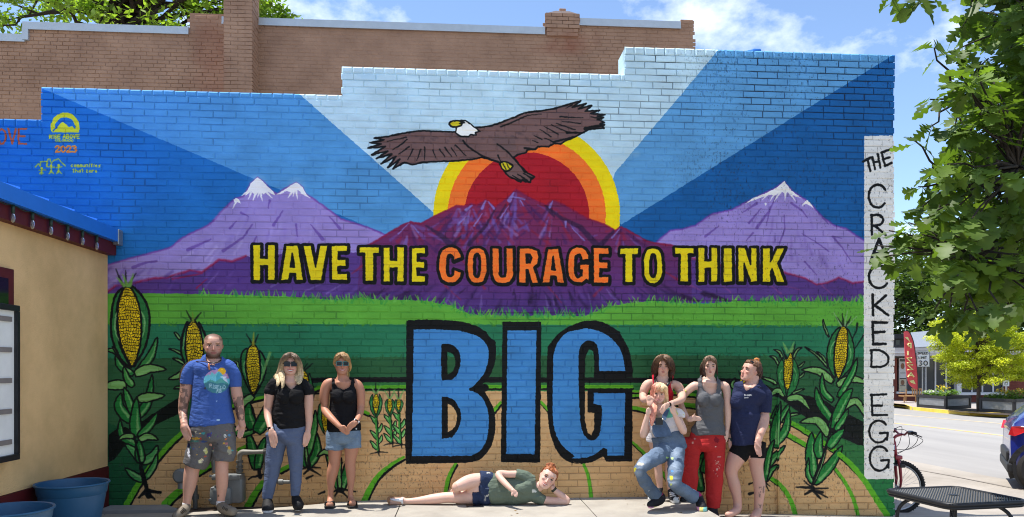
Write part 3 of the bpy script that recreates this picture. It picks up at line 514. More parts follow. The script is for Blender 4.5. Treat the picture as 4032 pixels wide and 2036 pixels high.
# --- eagle
BRN = (112, 86, 86)
eg = B_.L([(850, 995), (740, 990), (610, 985), (520, 995), (430, 1010), (340, 1030), (250, 1040), (320, 1055), (215, 1075), (300, 1085), (200, 1115), (330, 1105), (230, 1165), (350, 1140), (265, 1195), (380, 1160), (300, 1235), (410, 1180), (350, 1265), (440, 1200), (390, 1270), (475, 1225), (540, 1240), (600, 1225), (680, 1218), (800, 1215), (900, 1210), (990, 1200), (1060, 1185), (1110, 1200), (1190, 1225), (1230, 1290)])+E_.L([(1240, 5), (1265, 30), (1350, 70), (1365, 55), (1385, 68), (1425, 70), (1430, 50), (1455, 32), (1400, 0)])+B_.L([(1390, 1290), (1340, 1240), (1300, 1185), (1330, 1165), (1390, 1150), (1400, 1130), (1460, 1125), (1480, 1105), (1560, 1105), (1600, 1080), (1650, 1085), (1700, 1055), (1750, 1035), (1820, 1000), (1870, 975), (1980, 965), (1950, 935), (1980, 920), (1930, 900), (1975, 885), (1930, 875), (1985, 865), (1880, 855), (1945, 832), (1840, 838), (1885, 795), (1790, 820), (1845, 780), (1740, 808), (1805, 760), (1700, 790), (1600, 820), (1500, 835), (1380, 850), (1290, 890), (1200, 925), (1120, 950), (1050, 960), (1000, 960)])
fill(eg, BRN); edge(eg, BLK, 7)
for i in range(60):
    x, y = random.choice([(random.uniform(540, 900), random.uniform(1010, 1080)), (random.uniform(980, 1500), random.uniform(940, 1060))])
    if y > 1015-(x-1000)*.22 or x < 950: stroke(B_.L([(x, y), (x+12, y+3)]), (84, 68, 72), 9, 6, .55, 4)
fill(B_.L([(1150, 1020), (1300, 1030), (1320, 1120), (1240, 1150), (1150, 1090)]), (98, 80, 82), .6)
many(B_, [[(915, 1060), (960, 1110), (1060, 1175), (1180, 1220), 7, 7], [(1175, 1085), (1250, 1140), (1340, 1240), (1385, 1301), 6, 6], [(1178, 1170), (1200, 1215), 7, 4], [(420, 1115), (495, 1050), 3, 5], [(345, 1065), (490, 1035), 3, 5], [(385, 1130), (470, 1075), 3, 6], [(430, 1165), (510, 1105), 3, 6], [(500, 1205), (540, 1125), 3, 6], [(568, 1210), (598, 1125), 3, 6], [(628, 1205), (628, 1110), 3, 6], [(712, 1190), (690, 1130), 3, 6], [(780, 1180), (740, 1125), 3, 6], [(830, 1180), (780, 1110), 3, 6], [(870, 1175), (830, 1115), 3, 6], [(940, 1175), (860, 1095), 3, 6], [(1200, 955), (1280, 925), (1400, 870), (1505, 860), 7, 3], [(1645, 880), (1820, 888), 6, 3], [(1665, 915), (1800, 930), 3, 6], [(1620, 930), (1760, 978), 3, 6], [(1580, 940), (1710, 1000), 3, 6], [(1525, 950), (1630, 1010), 3, 6], [(1495, 975), (1580, 1030), 3, 6], [(1450, 1020), (1510, 1050), 3, 6], [(1530, 1040), (1600, 1070), 3, 6], [(1440, 1060), (1480, 1075), 3, 5], [(1700, 1000), (1830, 1000), 10, 5], [(1840, 970), (1980, 940), 16, 10], [(1600, 1070), (1750, 1030), 9, 5], [(1380, 1115), (1460, 1125), 9, 5], [(1880, 880), (1960, 895), 4, 8], [(1740, 790), (1690, 815), 6, 2]], BLK, .95, 1.5)
many(E_, [[(1290, 20), (1350, 60), 4, 8], [(1330, 10), (1400, 62), 4, 10], [(1370, 5), (1440, 45), 4, 9]], BLK, .95, 1.5)
hd = B_.L([(862, 1000), (865, 965), (885, 930), (900, 910), (935, 910), (975, 935), (1005, 960), (1045, 990), (1010, 998), (1015, 1018), (975, 1015), (960, 1030), (900, 1028), (875, 1012)])
fill(hd, (236, 238, 240)); edge(hd, BLK, 6)
bk = B_.L(sm([(812, 935), (830, 915), (885, 910), (908, 930), (890, 952), (840, 957)], True)); fill(bk, (206, 192, 40)); edge(bk, BLK, 7)
stroke(B_.L([(890, 930), (930, 925)]), BLK, 5, 3); stroke(B_.L([(905, 918), (925, 922)]), BLK, 6, 4)
ft = B_.L(sm([(1195, 1235), (1220, 1218), (1260, 1228), (1290, 1250), (1270, 1280), (1225, 1285)], True)); fill(ft, (204, 190, 40)); edge(ft, BLK, 7)
many(B_, [[(1215, 1230), (1240, 1275), 3, 5], [(1245, 1230), (1265, 1270), 3, 5]], BLK, .95)
# --- lettering
def selli(cx, cy, rx, ry, a0, a1, n=22, e=2.6):
    o = []
    for i in range(n):
        a = math.radians(a0+(a1-a0)*i/(n-1)); c, s = math.cos(a), math.sin(a)
        o.append((cx+rx*math.copysign(abs(c)**(2/e), c), cy-ry*math.copysign(abs(s)**(2/e), s)))
    return o
GL = {
 'H': ([(0, 0), (.36, 0), (.36, .38), (.64, .38), (.64, 0), (1, 0), (1, 1), (.64, 1), (.64, .6), (.36, .6), (.36, 1), (0, 1)], []),
 'A': ([(.25, 0), (.75, 0), (1, 1), (.66, 1), (.62, .8), (.4, .8), (.36, 1), (0, 1)], [[(.5, .24), (.59, .62), (.42, .62)]]),
 'V': ([(0, 0), (.34, 0), (.5, .62), (.66, 0), (1, 0), (.74, 1), (.28, 1)], []),
 'E': ([(0, 0), (1, 0), (1, .19), (.42, .19), (.42, .4), (.92, .4), (.92, .6), (.42, .6), (.42, .8), (1, .8), (1, 1), (0, 1)], []),
 'T': ([(0, 0), (1, 0), (1, .2), (.72, .2), (.72, 1), (.28, 1), (.28, .2), (0, .2)], []),
 'I': ([(0, 0), (1, 0), (1, 1), (0, 1)], []),
 'N': ([(0, 0), (.4, 0), (.66, .5), (.66, 0), (1, 0), (1, 1), (.68, 1), (.34, .45), (.34, 1), (0, 1)], []),
 'K': ([(0, 0), (.36, 0), (.36, .4), (.62, 0), (1, 0), (.66, .45), (1, 1), (.62, 1), (.42, .6), (.36, .68), (.36, 1), (0, 1)], []),
 'O': (selli(.5, .5, .5, .5, 0, 360), [selli(.5, .5, .17, .33, 0, 360)]),
 'C': (selli(.5, .5, .5, .5, 18, 342)+[(.64, .62)]+selli(.5, .52, .16, .3, 330, 30)+[(.64, .38)], []),
 'U': ([(0, 0), (.35, 0), (.35, .7)]+selli(.5, .7, .15, .12, 180, 360, 8)+[(.65, 0), (1, 0), (1, .65)]+selli(.5, .65, .5, .35, 360, 180, 14), []),
 'R': ([(0, 0), (.6, 0), (.9, .08), (1, .26), (.92, .45), (.72, .54), (1, 1), (.64, 1), (.42, .62), (.36, .62), (.36, 1), (0, 1)], [[(.36, .17), (.54, .17), (.62, .28), (.55, .42), (.36, .43)]]),
 'G': (selli(.5, .5, .5, .5, 25, 325)[:-1]+[(1, .95), (1, .48), (.55, .48), (.55, .64), (.68, .64), (.66, .8)]+selli(.5, .52, .17, .32, 300, 40)+[(.66, .36), (.98, .36)], []),
}
def glyph(view, ch, x0, x1, y0, y1, col):
    o, hs = GL[ch]; j = lambda p: (x0+(x1-x0)*p[0]+random.uniform(-2.5, 2.5), y0+(y1-y0)*p[1]+random.uniform(-2.5, 2.5))
    O = view.L([j(p) for p in o]); Hs = [view.L([j(p) for p in h]) for h in hs]
    for q in [O]+Hs: edge([(x+1, y+2) for x, y in q], BLK, 19)
    fill(O, col, 1, Hs)
    for q in [O]+Hs: edge(q, BLK, 6)
    k = 0
    for q in Hs: pass
YE, OR = (224, 206, 28), (238, 120, 48)
for s in [(D_, 'H', 1902, 2076, 540, 812), (D_, 'A', 2112, 2288, 545, 812), (D_, 'V', 2282, 2470, 545, 812), (D_, 'E', 2494, 2618, 545, 812)]: glyph(*s, YE)
for s in [(E_, 'T', 130, 288, 555, 820), (E_, 'H', 312, 475, 558, 825), (E_, 'E', 525, 635, 562, 825), (E_, 'T', 2096, 2240, 565, 830), (E_, 'O', 2275, 2422, 565, 838)]: glyph(*s, YE)
for s in [(E_, 'C', 733, 908, 558, 832), (E_, 'O', 945, 1098, 562, 836), (E_, 'U', 1135, 1298, 565, 836), (E_, 'R', 1338, 1492, 567, 834), (E_, 'A', 1512, 1682, 570, 833), (E_, 'G', 1703, 1868, 560, 832), (E_, 'E', 1898, 2018, 564, 834)]: glyph(*s, OR)
for s in [(F_, 'T', -60, 86, 562, 826), (F_, 'H', 115, 266, 562, 826), (F_, 'I', 303, 376, 562, 826), (F_, 'N', 414, 562, 562, 826), (F_, 'K', 600, 775, 564, 828)]: glyph(*s, YE)
BG = IMG.copy()
BL = (64, 132, 202)
fill(E_.L([(488, 1113), (620, 1106), (760, 1110), (880, 1118), (950, 1132), (1030, 1160), (1085, 1195), (1130, 1250)])+I_.L(sm([(862, 110), (866, 190), (855, 270), (820, 350), (772, 410), (800, 470), (850, 570), (862, 680), (845, 790), (800, 870), (740, 920), (640, 935)]))+I_.L([(255, 940), (250, 800), (258, 300)]), BLK)
fill(I_.L([(308, 30), (450, 28), (620, 38)]+sm([(620, 38), (740, 75), (800, 130), (817, 200), (800, 290), (770, 350), (695, 432)])+sm([(700, 442), (770, 490), (810, 580), (816, 680), (800, 780), (760, 850), (700, 885)])+[(560, 888), (297, 888), (300, 600), (304, 300)]), BL)
stroke(I_.L([(693, 436), (790, 425)]), BLK, 12, 30)
fill(I_.L(sm([(497, 127), (560, 132), (612, 175), (625, 250), (605, 330), (570, 370)])+[(497, 374), (493, 250)]), BLK)
restore(I_.L(sm([(537, 180), (575, 200), (590, 250), (575, 310), (537, 335)])), BG)
fill(I_.L(sm([(499, 484), (570, 500), (615, 560), (630, 620), (610, 700), (570, 760)])+[(497, 772), (497, 600)]), BLK)
restore(I_.L(sm([(538, 530), (580, 560), (602, 620), (587, 690), (538, 727)])), BG)
fill(I_.L([(910, -22), (1173, -20), (1170, 300), (1165, 932), (898, 930), (904, 500)]), BLK); fill(I_.L([(943, 38), (1140, 36), (1128, 875), (935, 876)]), BL)
fill(E_.L(sm([(1555, 1310), (1640, 1210), (1760, 1140), (1870, 1113), (1980, 1130), (2100, 1200)]))+J_.L(sm([(330, 55), (390, 170), (412, 280), (415, 355)])+[(150, 359), (100, 400), (150, 440), (413, 440), (414, 700), (412, 925), (235, 925), (215, 890), (140, 930), (60, 942), (0, 925)])+I_.L(sm([(1463, 945), (1360, 928), (1290, 870), (1240, 760), (1215, 600), (1210, 300), (1215, 170)])), BLK)
fill(I_.L(sm([(1250, 600), (1252, 300), (1258, 190), (1290, 110), (1350, 50), (1463, 25)]))+J_.L(sm([(60, 22), (120, 25), (220, 55), (300, 120), (345, 200), (365, 312)])+[(188, 312)]+sm([(186, 200), (170, 130), (115, 105), (65, 140), (50, 200), (48, 330), (55, 560), (65, 680), (90, 750), (130, 782), (170, 770), (195, 720), (207, 600)])+[(205, 545), (150, 533), (152, 460), (365, 460), (358, 885), (245, 885), (240, 840), (215, 832), (170, 872), (100, 900), (0, 905)])+I_.L(sm([(1400, 890), (1310, 810), (1262, 710), (1250, 600)])), BL)
restore(J_.L([(95, 215), (120, 163), (148, 178), (155, 240), (152, 358), (420, 358), (420, 439), (108, 439), (110, 590), (154, 596), (155, 700), (135, 748), (112, 735), (92, 650), (90, 400)]), BG)
stroke(J_.L([(413, 359), (150, 359)]), BLK, 4)
stroke(J_.L([(150, 361), (150, 440)]), BLK, 3, alpha=0)
for i in range(60):
    x, y = random.uniform(1610, 2480), random.uniform(1300, 1800)
    m = IMG[int((on_y(x, y, 0).z-MZ0)*MR), int((on_y(x, y, 0).x-MX0)*MR)]
    if m[2] > .7 and m[0] < .4 and (1640 < x < 1860 or 2000 < x < 2100) and not (1725 < x < 1830): stroke([(x, y), (x+14, y+1)], (78, 146, 222), 14, alpha=.3, soft=8)
# --- small marks of the makers at the upper left
SF = {'A': [[(0, 1), (.5, 0), (1, 1)], [(.2, .62), (.8, .62)]], 'B': [[(0, 0), (0, 1), (.8, .95), (.9, .72), (.7, .5), (0, .5)], [(0, 0), (.7, .03), (.8, .25), (.6, .48)]], 'C': [[(.95, .15), (.5, 0), (.05, .3), (.05, .7), (.5, 1), (.95, .85)]], 'D': [[(0, 0), (0, 1), (.6, .95), (1, .6), (.95, .3), (.55, .03), (0, 0)]], 'E': [[(1, 0), (0, 0), (0, 1), (1, 1)], [(0, .5), (.8, .5)]], 'G': [[(.95, .15), (.5, 0), (.05, .3), (.05, .7), (.5, 1), (.95, .85), (.95, .55), (.55, .55)]], 'H': [[(0, 0), (0, 1)], [(1, 0), (1, 1)], [(0, .5), (1, .5)]], 'I': [[(.5, 0), (.5, 1)]], 'L': [[(0, 0), (0, 1), (.9, 1)]], 'M': [[(0, 1), (.1, 0), (.5, .6), (.9, 0), (1, 1)]], 'N': [[(0, 1), (0, 0), (1, 1), (1, 0)]], 'O': [[(.5, 0), (.95, .2), (1, .6), (.7, 1), (.3, 1), (0, .6), (.05, .2), (.5, 0)]], 'P': [[(0, 1), (0, 0), (.8, .05), (.95, .28), (.75, .52), (0, .55)]], 'R': [[(0, 1), (0, 0), (.8, .05), (.95, .28), (.75, .5), (0, .52)], [(.45, .52), (1, 1)]], 'S': [[(.95, .12), (.5, 0), (.08, .2), (.3, .45), (.75, .58), (.95, .8), (.5, 1), (.03, .88)]], 'T': [[(0, 0), (1, 0)], [(.5, 0), (.5, 1)]], 'V': [[(0, 0), (.5, 1), (1, 0)]], 'Z': [[(0, 0), (1, 0), (0, 1), (1, 1)]], '0': [[(.5, 0), (.95, .25), (.95, .75), (.5, 1), (.05, .75), (.05, .25), (.5, 0)]], '2': [[(.05, .25), (.3, .02), (.8, .05), (.9, .35), (.05, 1), (1, .95)]], '3': [[(.05, .1), (.6, 0), (.9, .22), (.4, .48), (.95, .7), (.6, 1), (.03, .9)]],
      'c': [[(.9, .45), (.5, .35), (.1, .65), (.5, 1), (.9, .9)]], 'o': [[(.5, .35), (.95, .68), (.5, 1), (.05, .68), (.5, .35)]], 'm': [[(0, 1), (0, .4), (.25, .4), (.5, .5), (.5, 1)], [(.5, .5), (.75, .38), (1, .5), (1, 1)]], 'u': [[(0, .35), (.05, .9), (.5, 1), (.95, .85)], [(.95, .35), (.95, 1)]], 'n': [[(0, .35), (0, 1)], [(0, .5), (.5, .35), (.9, .5), (.95, 1)]], 'i': [[(.5, .4), (.5, 1)], [(.5, .15), (.5, .2)]], 't': [[(.5, .05), (.5, 1), (.8, .98)], [(.1, .35), (.9, .35)]], 'e': [[(.1, .68), (.9, .65), (.5, .36), (.1, .65), (.5, 1), (.9, .92)]], 's': [[(.9, .4), (.3, .42), (.7, .7), (.8, .95), (.1, 1)]], 'h': [[(0, 0), (0, 1)], [(0, .55), (.5, .4), (.9, .55), (.95, 1)]], 'a': [[(.9, .4), (.4, .38), (.05, .7), (.4, 1), (.9, .8)], [(.9, .38), (.95, 1)]], 'r': [[(0, .38), (0, 1)], [(0, .55), (.5, .36), (.9, .42)]]}
def write(view, txt, x0, y0, cw, ch, col, w, gap=.3, sk=0):
    x = x0
    for c in txt:
        if c == ' ': x += cw*.8; continue
        k = .35 if c in 'Ii' else 1
        for s in SF[c]: stroke(view.L([(x+cw*((p[0]-.5)*1+.5*k if k < 1 else p[0]), y0+ch*p[1]+sk*(x-x0)) for p in s]), col, w, w, 1, 1.2)
        x += cw*(k+gap)
YL = (214, 206, 46); ORG = (226, 112, 52)
ring = [(490+109*math.cos(a), 958-109*math.sin(a)) for a in np.linspace(-.36, math.pi+.36, 40)]; inn = [(490+76*math.cos(a), 958-74*math.sin(a)) for a in np.linspace(math.pi+.30, -.30, 30)]
fill(A_.L(ring+inn), YL); stroke(A_.L([(398, 990), (585, 993)]), YL, 7)
fill(A_.L([(402, 992), (440, 945), (470, 918), (500, 935), (520, 960), (545, 948), (580, 995)]), YL); stroke(A_.L([(400, 985), (470, 908), (520, 945), (535, 935)]), (30, 90, 170), 5)
write(A_, 'RISE', 372, 1015, 17, 28, YL, 4, .45); write(A_, 'ABOVE', 476, 1015, 18, 28, YL, 4, .42)
write(A_, 'COLORADO', 416, 1052, 12, 15, YL, 2.4, .45); write(A_, '2023', 415, 1100, 34, 46, (240, 170, 60), 6, .26); write(A_, '2023', 417, 1102, 34, 46, ORG, 4, .26)
write(A_, 'OVE', -14, 972, 58, 112, (186, 86, 52), 7, .34)
many(A_, [[(265, 1258), (290, 1232), (300, 1250), 4, 4], [(305, 1218), (350, 1216), 4, 4], [(305, 1218), (305, 1250), 4, 4], [(350, 1216), (352, 1255), 4, 4], [(352, 1255), (362, 1200), 4, 4], [(362, 1200), (380, 1200), (382, 1228), 4, 4], [(385, 1230), (400, 1212), (440, 1198), (490, 1250), 4, 4], [(385, 1255), (385, 1300), 5, 5], [(360, 1258), (410, 1258), 4, 4], [(440, 1255), (440, 1300), 5, 5], [(420, 1262), (465, 1255), 4, 4], [(312, 1275), (312, 1310), 5, 5], [(290, 1282), (340, 1280), 4, 4]], YL, .85)
many(D_, [[(385, -18), (372, 8), 4, 4], [(385, -18), (402, 6), 4, 4], [(440, -16), (428, 6), 4, 4], [(440, -16), (462, 6), 4, 4], [(312, -10), (300, 8), 4, 4], [(312, -10), (325, 6), 4, 4]], YL, .85)
for x in (385, 440, 312): stroke(A_.L([(x, 1246 if x != 312 else 1268), (x+1, 1247 if x != 312 else 1269)]), YL, 9)
write(A_, 'communities', 535, 1232, 15, 26, YL, 2.8, .5); write(A_, 'that care', 545, 1272, 15, 26, YL, 2.8, .5)
# raw patches and fading of the paint
nn_ = vnoise(np.stack([a.ravel() for a in np.mgrid[0:MH:4, 0:MW:4]]+[np.zeros(((MH+3)//4)*((MW+3)//4))], 1), .02, 3).reshape((MH+3)//4, (MW+3)//4)
IMG *= (1+.07*np.repeat(np.repeat(nn_, 4, 0), 4, 1)[:MH, :MW, None])
PAINT_GAIN = 1.0
buf = np.ones((MH, MW, 4), np.float32); buf[..., :3] = np.clip(IMG, 0, 1)
mural_img = bpy.data.images.new('mural_paint', MW, MH); mural_img.pixels.foreach_set(buf.ravel()); mural_img.update(); mural_img.pack()
del buf
# ------------------------------------------------------------------ painted brick building with the mural
def mural_material(joint=False):
    m, t, b = new_mat('mural_paint_in_joints' if joint else 'mural_paint_on_brick')
    g = t.nodes.new('ShaderNodeNewGeometry'); sp = t.nodes.new('ShaderNodeSeparateXYZ'); t.links.new(g.outputs['Position'], sp.inputs[0])
    def mapr(o, a, c):
        r = t.nodes.new('ShaderNodeMapRange'); r.clamp = False; r.inputs['From Min'].default_value = a; r.inputs['From Max'].default_value = c
        t.links.new(o, r.inputs['Value']); return r.outputs[0]
    wn_ = t.nodes.new('ShaderNodeTexNoise'); wn_.inputs['Scale'].default_value = 26; wn_.inputs['Detail'].default_value = 3; t.links.new(g.outputs['Position'], wn_.inputs['Vector'])   # ragged paint edges
    ws = t.nodes.new('ShaderNodeVectorMath'); ws.operation = 'SCALE'; ws.inputs['Scale'].default_value = .018; t.links.new(wn_.outputs['Color'], ws.inputs[0])
    wa = t.nodes.new('ShaderNodeVectorMath'); wa.operation = 'ADD'; t.links.new(g.outputs['Position'], wa.inputs[0]); t.links.new(ws.outputs[0], wa.inputs[1])
    wb = t.nodes.new('ShaderNodeVectorMath'); wb.operation = 'SUBTRACT'; wb.inputs[1].default_value = (.009, .009, .009); t.links.new(wa.outputs[0], wb.inputs[0])
    sw = t.nodes.new('ShaderNodeSeparateXYZ'); t.links.new(wb.outputs[0], sw.inputs[0])
    cb = t.nodes.new('ShaderNodeCombineXYZ'); t.links.new(mapr(sw.outputs['X'], MX0, MX1), cb.inputs[0]); t.links.new(mapr(sw.outputs['Z'], MZ0, MZ1), cb.inputs[1])
    im = t.nodes.new('ShaderNodeTexImage'); im.image = mural_img; im.extension = 'EXTEND'; t.links.new(cb.outputs[0], im.inputs[0])
    # rough wire-cut brick towards the right and along the bottom: small dark pits
    mp = t.nodes.new('ShaderNodeMapping'); mp.inputs['Scale'].default_value = (46, 46, 26); t.links.new(g.outputs['Position'], mp.inputs['Vector'])
    n = t.nodes.new('ShaderNodeTexNoise'); n.inputs['Scale'].default_value = 1; n.inputs['Detail'].default_value = 4; n.inputs['Roughness'].default_value = .7; t.links.new(mp.outputs[0], n.inputs['Vector'])
    rx = t.nodes.new('ShaderNodeMapRange'); rx.inputs['From Min'].default_value = 1.9; rx.inputs['From Max'].default_value = 2.9; t.links.new(sp.outputs['X'], rx.inputs['Value'])
    rz = t.nodes.new('ShaderNodeMapRange'); rz.inputs['From Min'].default_value = .75; rz.inputs['From Max'].default_value = .4; t.links.new(sp.outputs['Z'], rz.inputs['Value'])
    mxm = t.nodes.new('ShaderNodeMath'); mxm.operation = 'MAXIMUM'; t.links.new(rx.outputs[0], mxm.inputs[0]); t.links.new(rz.outputs[0], mxm.inputs[1])
    big = t.nodes.new('ShaderNodeTexNoise'); big.inputs['Scale'].default_value = 1.3; t.links.new(g.outputs['Position'], big.inputs['Vector'])
    th = t.nodes.new('ShaderNodeMath'); th.operation = 'MULTIPLY_ADD'; th.inputs[1].default_value = .22; th.inputs[2].default_value = .485; t.links.new(big.outputs['Fac'], th.inputs[0])
    sub = t.nodes.new('ShaderNodeMath'); sub.operation = 'SUBTRACT'; t.links.new(n.outputs['Fac'], sub.inputs[0]); t.links.new(th.outputs[0], sub.inputs[1])
    pit = t.nodes.new('ShaderNodeMapRange'); pit.inputs['From Max'].default_value = .035; t.links.new(sub.outputs[0], pit.inputs['Value'])
    pm = t.nodes.new('ShaderNodeMath'); pm.operation = 'MULTIPLY'; t.links.new(pit.outputs[0], pm.inputs[0]); t.links.new(mxm.outputs[0], pm.inputs[1])
    pk = t.nodes.new('ShaderNodeMath'); pk.operation = 'MULTIPLY'; pk.inputs[1].default_value = .55; t.links.new(pm.outputs[0], pk.inputs[0])
    mx = t.nodes.new('ShaderNodeMix'); mx.data_type = 'RGBA'; mx.inputs['B'].default_value = (.035, .035, .045, 1)
    gain = t.nodes.new('ShaderNodeMix'); gain.data_type = 'RGBA'; gain.blend_type = 'MULTIPLY'; gain.inputs['Factor'].default_value = 1; gain.inputs['B'].default_value = (*MG, 1)
    rm = t.nodes.new('ShaderNodeMapping'); rm.inputs['Scale'].default_value = (3.2, 1, 13); t.links.new(g.outputs['Position'], rm.inputs['Vector'])
    rn = t.nodes.new('ShaderNodeTexNoise'); rn.inputs['Scale'].default_value = 1; rn.inputs['Detail'].default_value = 5; rn.inputs['Roughness'].default_value = .7; t.links.new(rm.outputs[0], rn.inputs['Vector'])      # roller coverage
    rr2 = t.nodes.new('ShaderNodeMapRange'); rr2.inputs['To Min'].default_value = .72; rr2.inputs['To Max'].default_value = 1.24; t.links.new(rn.outputs['Fac'], rr2.inputs['Value'])
    rl = t.nodes.new('ShaderNodeMix'); rl.data_type = 'RGBA'; rl.blend_type = 'MULTIPLY'; rl.inputs['Factor'].default_value = 1; t.links.new(im.outputs[0], rl.inputs['A']); t.links.new(rr2.outputs[0], rl.inputs['B'])
    t.links.new(rl.outputs['Result'], gain.inputs['A']); t.links.new(gain.outputs['Result'], mx.inputs['A']); t.links.new(pk.outputs[0], mx.inputs['Factor'])
    src = mx.outputs['Result']
    if joint:                        # thin paint in the joints, shade of their gaps painted in, darkest high right
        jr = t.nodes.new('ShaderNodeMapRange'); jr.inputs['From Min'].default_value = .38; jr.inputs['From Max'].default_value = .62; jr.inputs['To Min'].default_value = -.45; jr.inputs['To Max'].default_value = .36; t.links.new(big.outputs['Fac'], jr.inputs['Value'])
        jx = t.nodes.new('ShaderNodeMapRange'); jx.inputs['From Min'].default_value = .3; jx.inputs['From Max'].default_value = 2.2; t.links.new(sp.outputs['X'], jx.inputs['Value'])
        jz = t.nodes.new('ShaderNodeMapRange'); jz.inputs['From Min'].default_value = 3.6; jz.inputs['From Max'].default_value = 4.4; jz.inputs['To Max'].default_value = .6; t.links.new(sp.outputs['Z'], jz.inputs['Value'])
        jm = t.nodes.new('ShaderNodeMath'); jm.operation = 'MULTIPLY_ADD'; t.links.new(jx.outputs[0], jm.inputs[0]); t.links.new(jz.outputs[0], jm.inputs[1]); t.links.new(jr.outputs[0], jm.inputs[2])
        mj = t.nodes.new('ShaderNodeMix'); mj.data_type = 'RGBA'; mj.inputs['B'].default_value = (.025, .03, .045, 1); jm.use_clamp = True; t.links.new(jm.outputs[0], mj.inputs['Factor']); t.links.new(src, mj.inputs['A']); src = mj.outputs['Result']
    t.links.new(src, b.inputs['Base Color'])
    b.inputs['Roughness'].default_value = .7; b.inputs['Specular IOR Level'].default_value = .14
    n2 = t.nodes.new('ShaderNodeTexNoise'); n2.inputs['Scale'].default_value = 34; n2.inputs['Detail'].default_value = 7; t.links.new(g.outputs['Position'], n2.inputs['Vector'])
    hs = t.nodes.new('ShaderNodeMath'); hs.operation = 'MULTIPLY_ADD'; hs.inputs[1].default_value = -1.2; t.links.new(pm.outputs[0], hs.inputs[0]); t.links.new(n2.outputs['Fac'], hs.inputs[2])
    bp = t.nodes.new('ShaderNodeBump'); bp.inputs['Strength'].default_value = .5; bp.inputs['Distance'].default_value = .008
    t.links.new(hs.outputs[0], bp.inputs['Height']); t.links.new(bp.outputs[0], b.inputs['Normal'])
    return m
MG = (1.26, 1.16, 1.0)
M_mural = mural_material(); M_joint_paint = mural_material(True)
def brick_mesh(name, w, h, d, seed, m, back=.012, bev=.0045):
    r = random.Random(seed); j = lambda a: r.uniform(-a, a)
    hw, hh = w/2, h/2
    sq = [(-hw+j(.002), -hh+j(.002)), (hw+j(.002), -hh+j(.002)), (hw+j(.002), hh+j(.0015)), (-hw+j(.002), hh+j(.0015))]
    inn = [(x-math.copysign(bev, x), z-math.copysign(bev, z)) for x, z in sq]; dj = [d+j(.0012) for _ in range(4)]
    v = [(x, back, z) for x, z in sq]+[(x, -dj[i]+bev*.8, z) for i, (x, z) in enumerate(sq)]+[(x, -dj[i], z) for i, (x, z) in enumerate(inn)]
    f = [(8, 9, 10, 11)]
    for i in range(4):
        k = (i+1) % 4; f += [(4+i, 4+k, 8+k, 8+i), (i, k, 4+k, 4+i)]
    me = bpy.data.meshes.new(name); me.from_pydata(v, [], f); me.materials.append(m); me.update(); return me
def brickwork(rows, parent, m, name, y, depth_fn, skip, limit=300, wmin=.03):
    """rows: (z_centre, height, [(x0, x1), ...]); the bricks seen largest become objects of their own, the rest one mesh"""
    lst = []
    for zc, h, segs in rows:
        for x0, x1 in segs:
            if x1-x0 < wmin or skip((x0+x1)/2, zc): continue
            lst.append(((x0+x1)/2, zc, x1-x0, h))
    def size(b):
        p = Vector((b[0], y, b[1]))-CAMP; t = p.dot(AX_D); u = p.dot(AX_R)/t; v = p.z/t
        if abs(u) > .69 or v > .5 or v < -.2: return 0
        return b[2]*b[3]/t/t
    order = sorted(range(len(lst)), key=lambda i: -size(lst[i]))
    single = set(order[:limit]); cache = {}; rest = MB(); sv = random.Random(5)
    for i, (x, z, w, h) in enumerate(lst):
        d = depth_fn(x, z)+sv.uniform(-.0015, .0015); k = (round(w, 2), round(h, 3), sv.randrange(5))
        if k not in cache: cache[k] = brick_mesh('brick', w, h, 0, int(k[0]*1e4+k[1]*1e5)+k[2], m, bev=.0045 if abs(h-(P-.0095)) < .004 else .013)
        if i in single:
            o = bpy.data.objects.new('brick', cache[k]); COL.objects.link(o); o.parent = parent; o.location = (x, y-d, z); o.rotation_euler = (0, sv.uniform(-.004, .004), 0)
        else:
            me = cache[k]; rest.add([(v.co.x+x, v.co.y+y-d, v.co.z+z) for v in me.vertices], [tuple(p.vertices) for p in me.polygons])
    o = rest.build(name, m, parent); o['kind'] = 'stuff'; return o
XR = 4.73
def top_at(x): return 4.825 if x > 1.745 else 4.53 if x > -1.21 else 4.235 if x > -4.18 else 3.91
STEPS = [(-7.5, -4.18, 3.91), (-4.18, -1.21, 4.235), (-1.21, 1.745, 4.53), (1.745, XR, 4.825)]
P = .0704; BW = .2225
bld = thing('brick_building', 'one storey brick building with a bright mountain mural painted on its stepped side wall', 'building', (0, 0, -.3))
mb = MB()
out = [(-7.5, -.3)]+[(-7.5, 3.90)]+[(-4.17, 3.90), (-4.17, 4.225), (-1.2, 4.225), (-1.2, 4.52), (1.755, 4.52), (1.755, 4.815), (XR-.012, 4.815), (XR-.012, -.3)]
mb.prism(out, 'y', .0065, .33)
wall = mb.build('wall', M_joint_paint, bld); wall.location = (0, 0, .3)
rows = []; rr = random.Random(3)
k = 0; z = -.26
zf = 3.825-P*57
capz = {3.91: 3.825, 4.235: 3.825+5*P, 4.53: 3.825+9*P, 4.825: 3.825+13*P}
for k in range(0, 57+13):
    z0 = zf+k*P; zc = z0+P/2; segs = []
    xs = -7.5
    for a, b_, tp in STEPS:
        if z0+P <= capz[tp]+1e-4: xs = a; break
    else: continue
    x = xs-(BW/2 if k % 2 else 0)+rr.uniform(-.01, .01)
    while x < XR:
        w = BW*(1+rr.uniform(-.03, .03)); a = max(x+.0045, xs+.002); c = min(x+w-.0045, XR+rr.uniform(-.006, .006))
        if c-a > .02: segs.append((a, c))
        x += w
    rows.append((zc, P-.0095, segs))
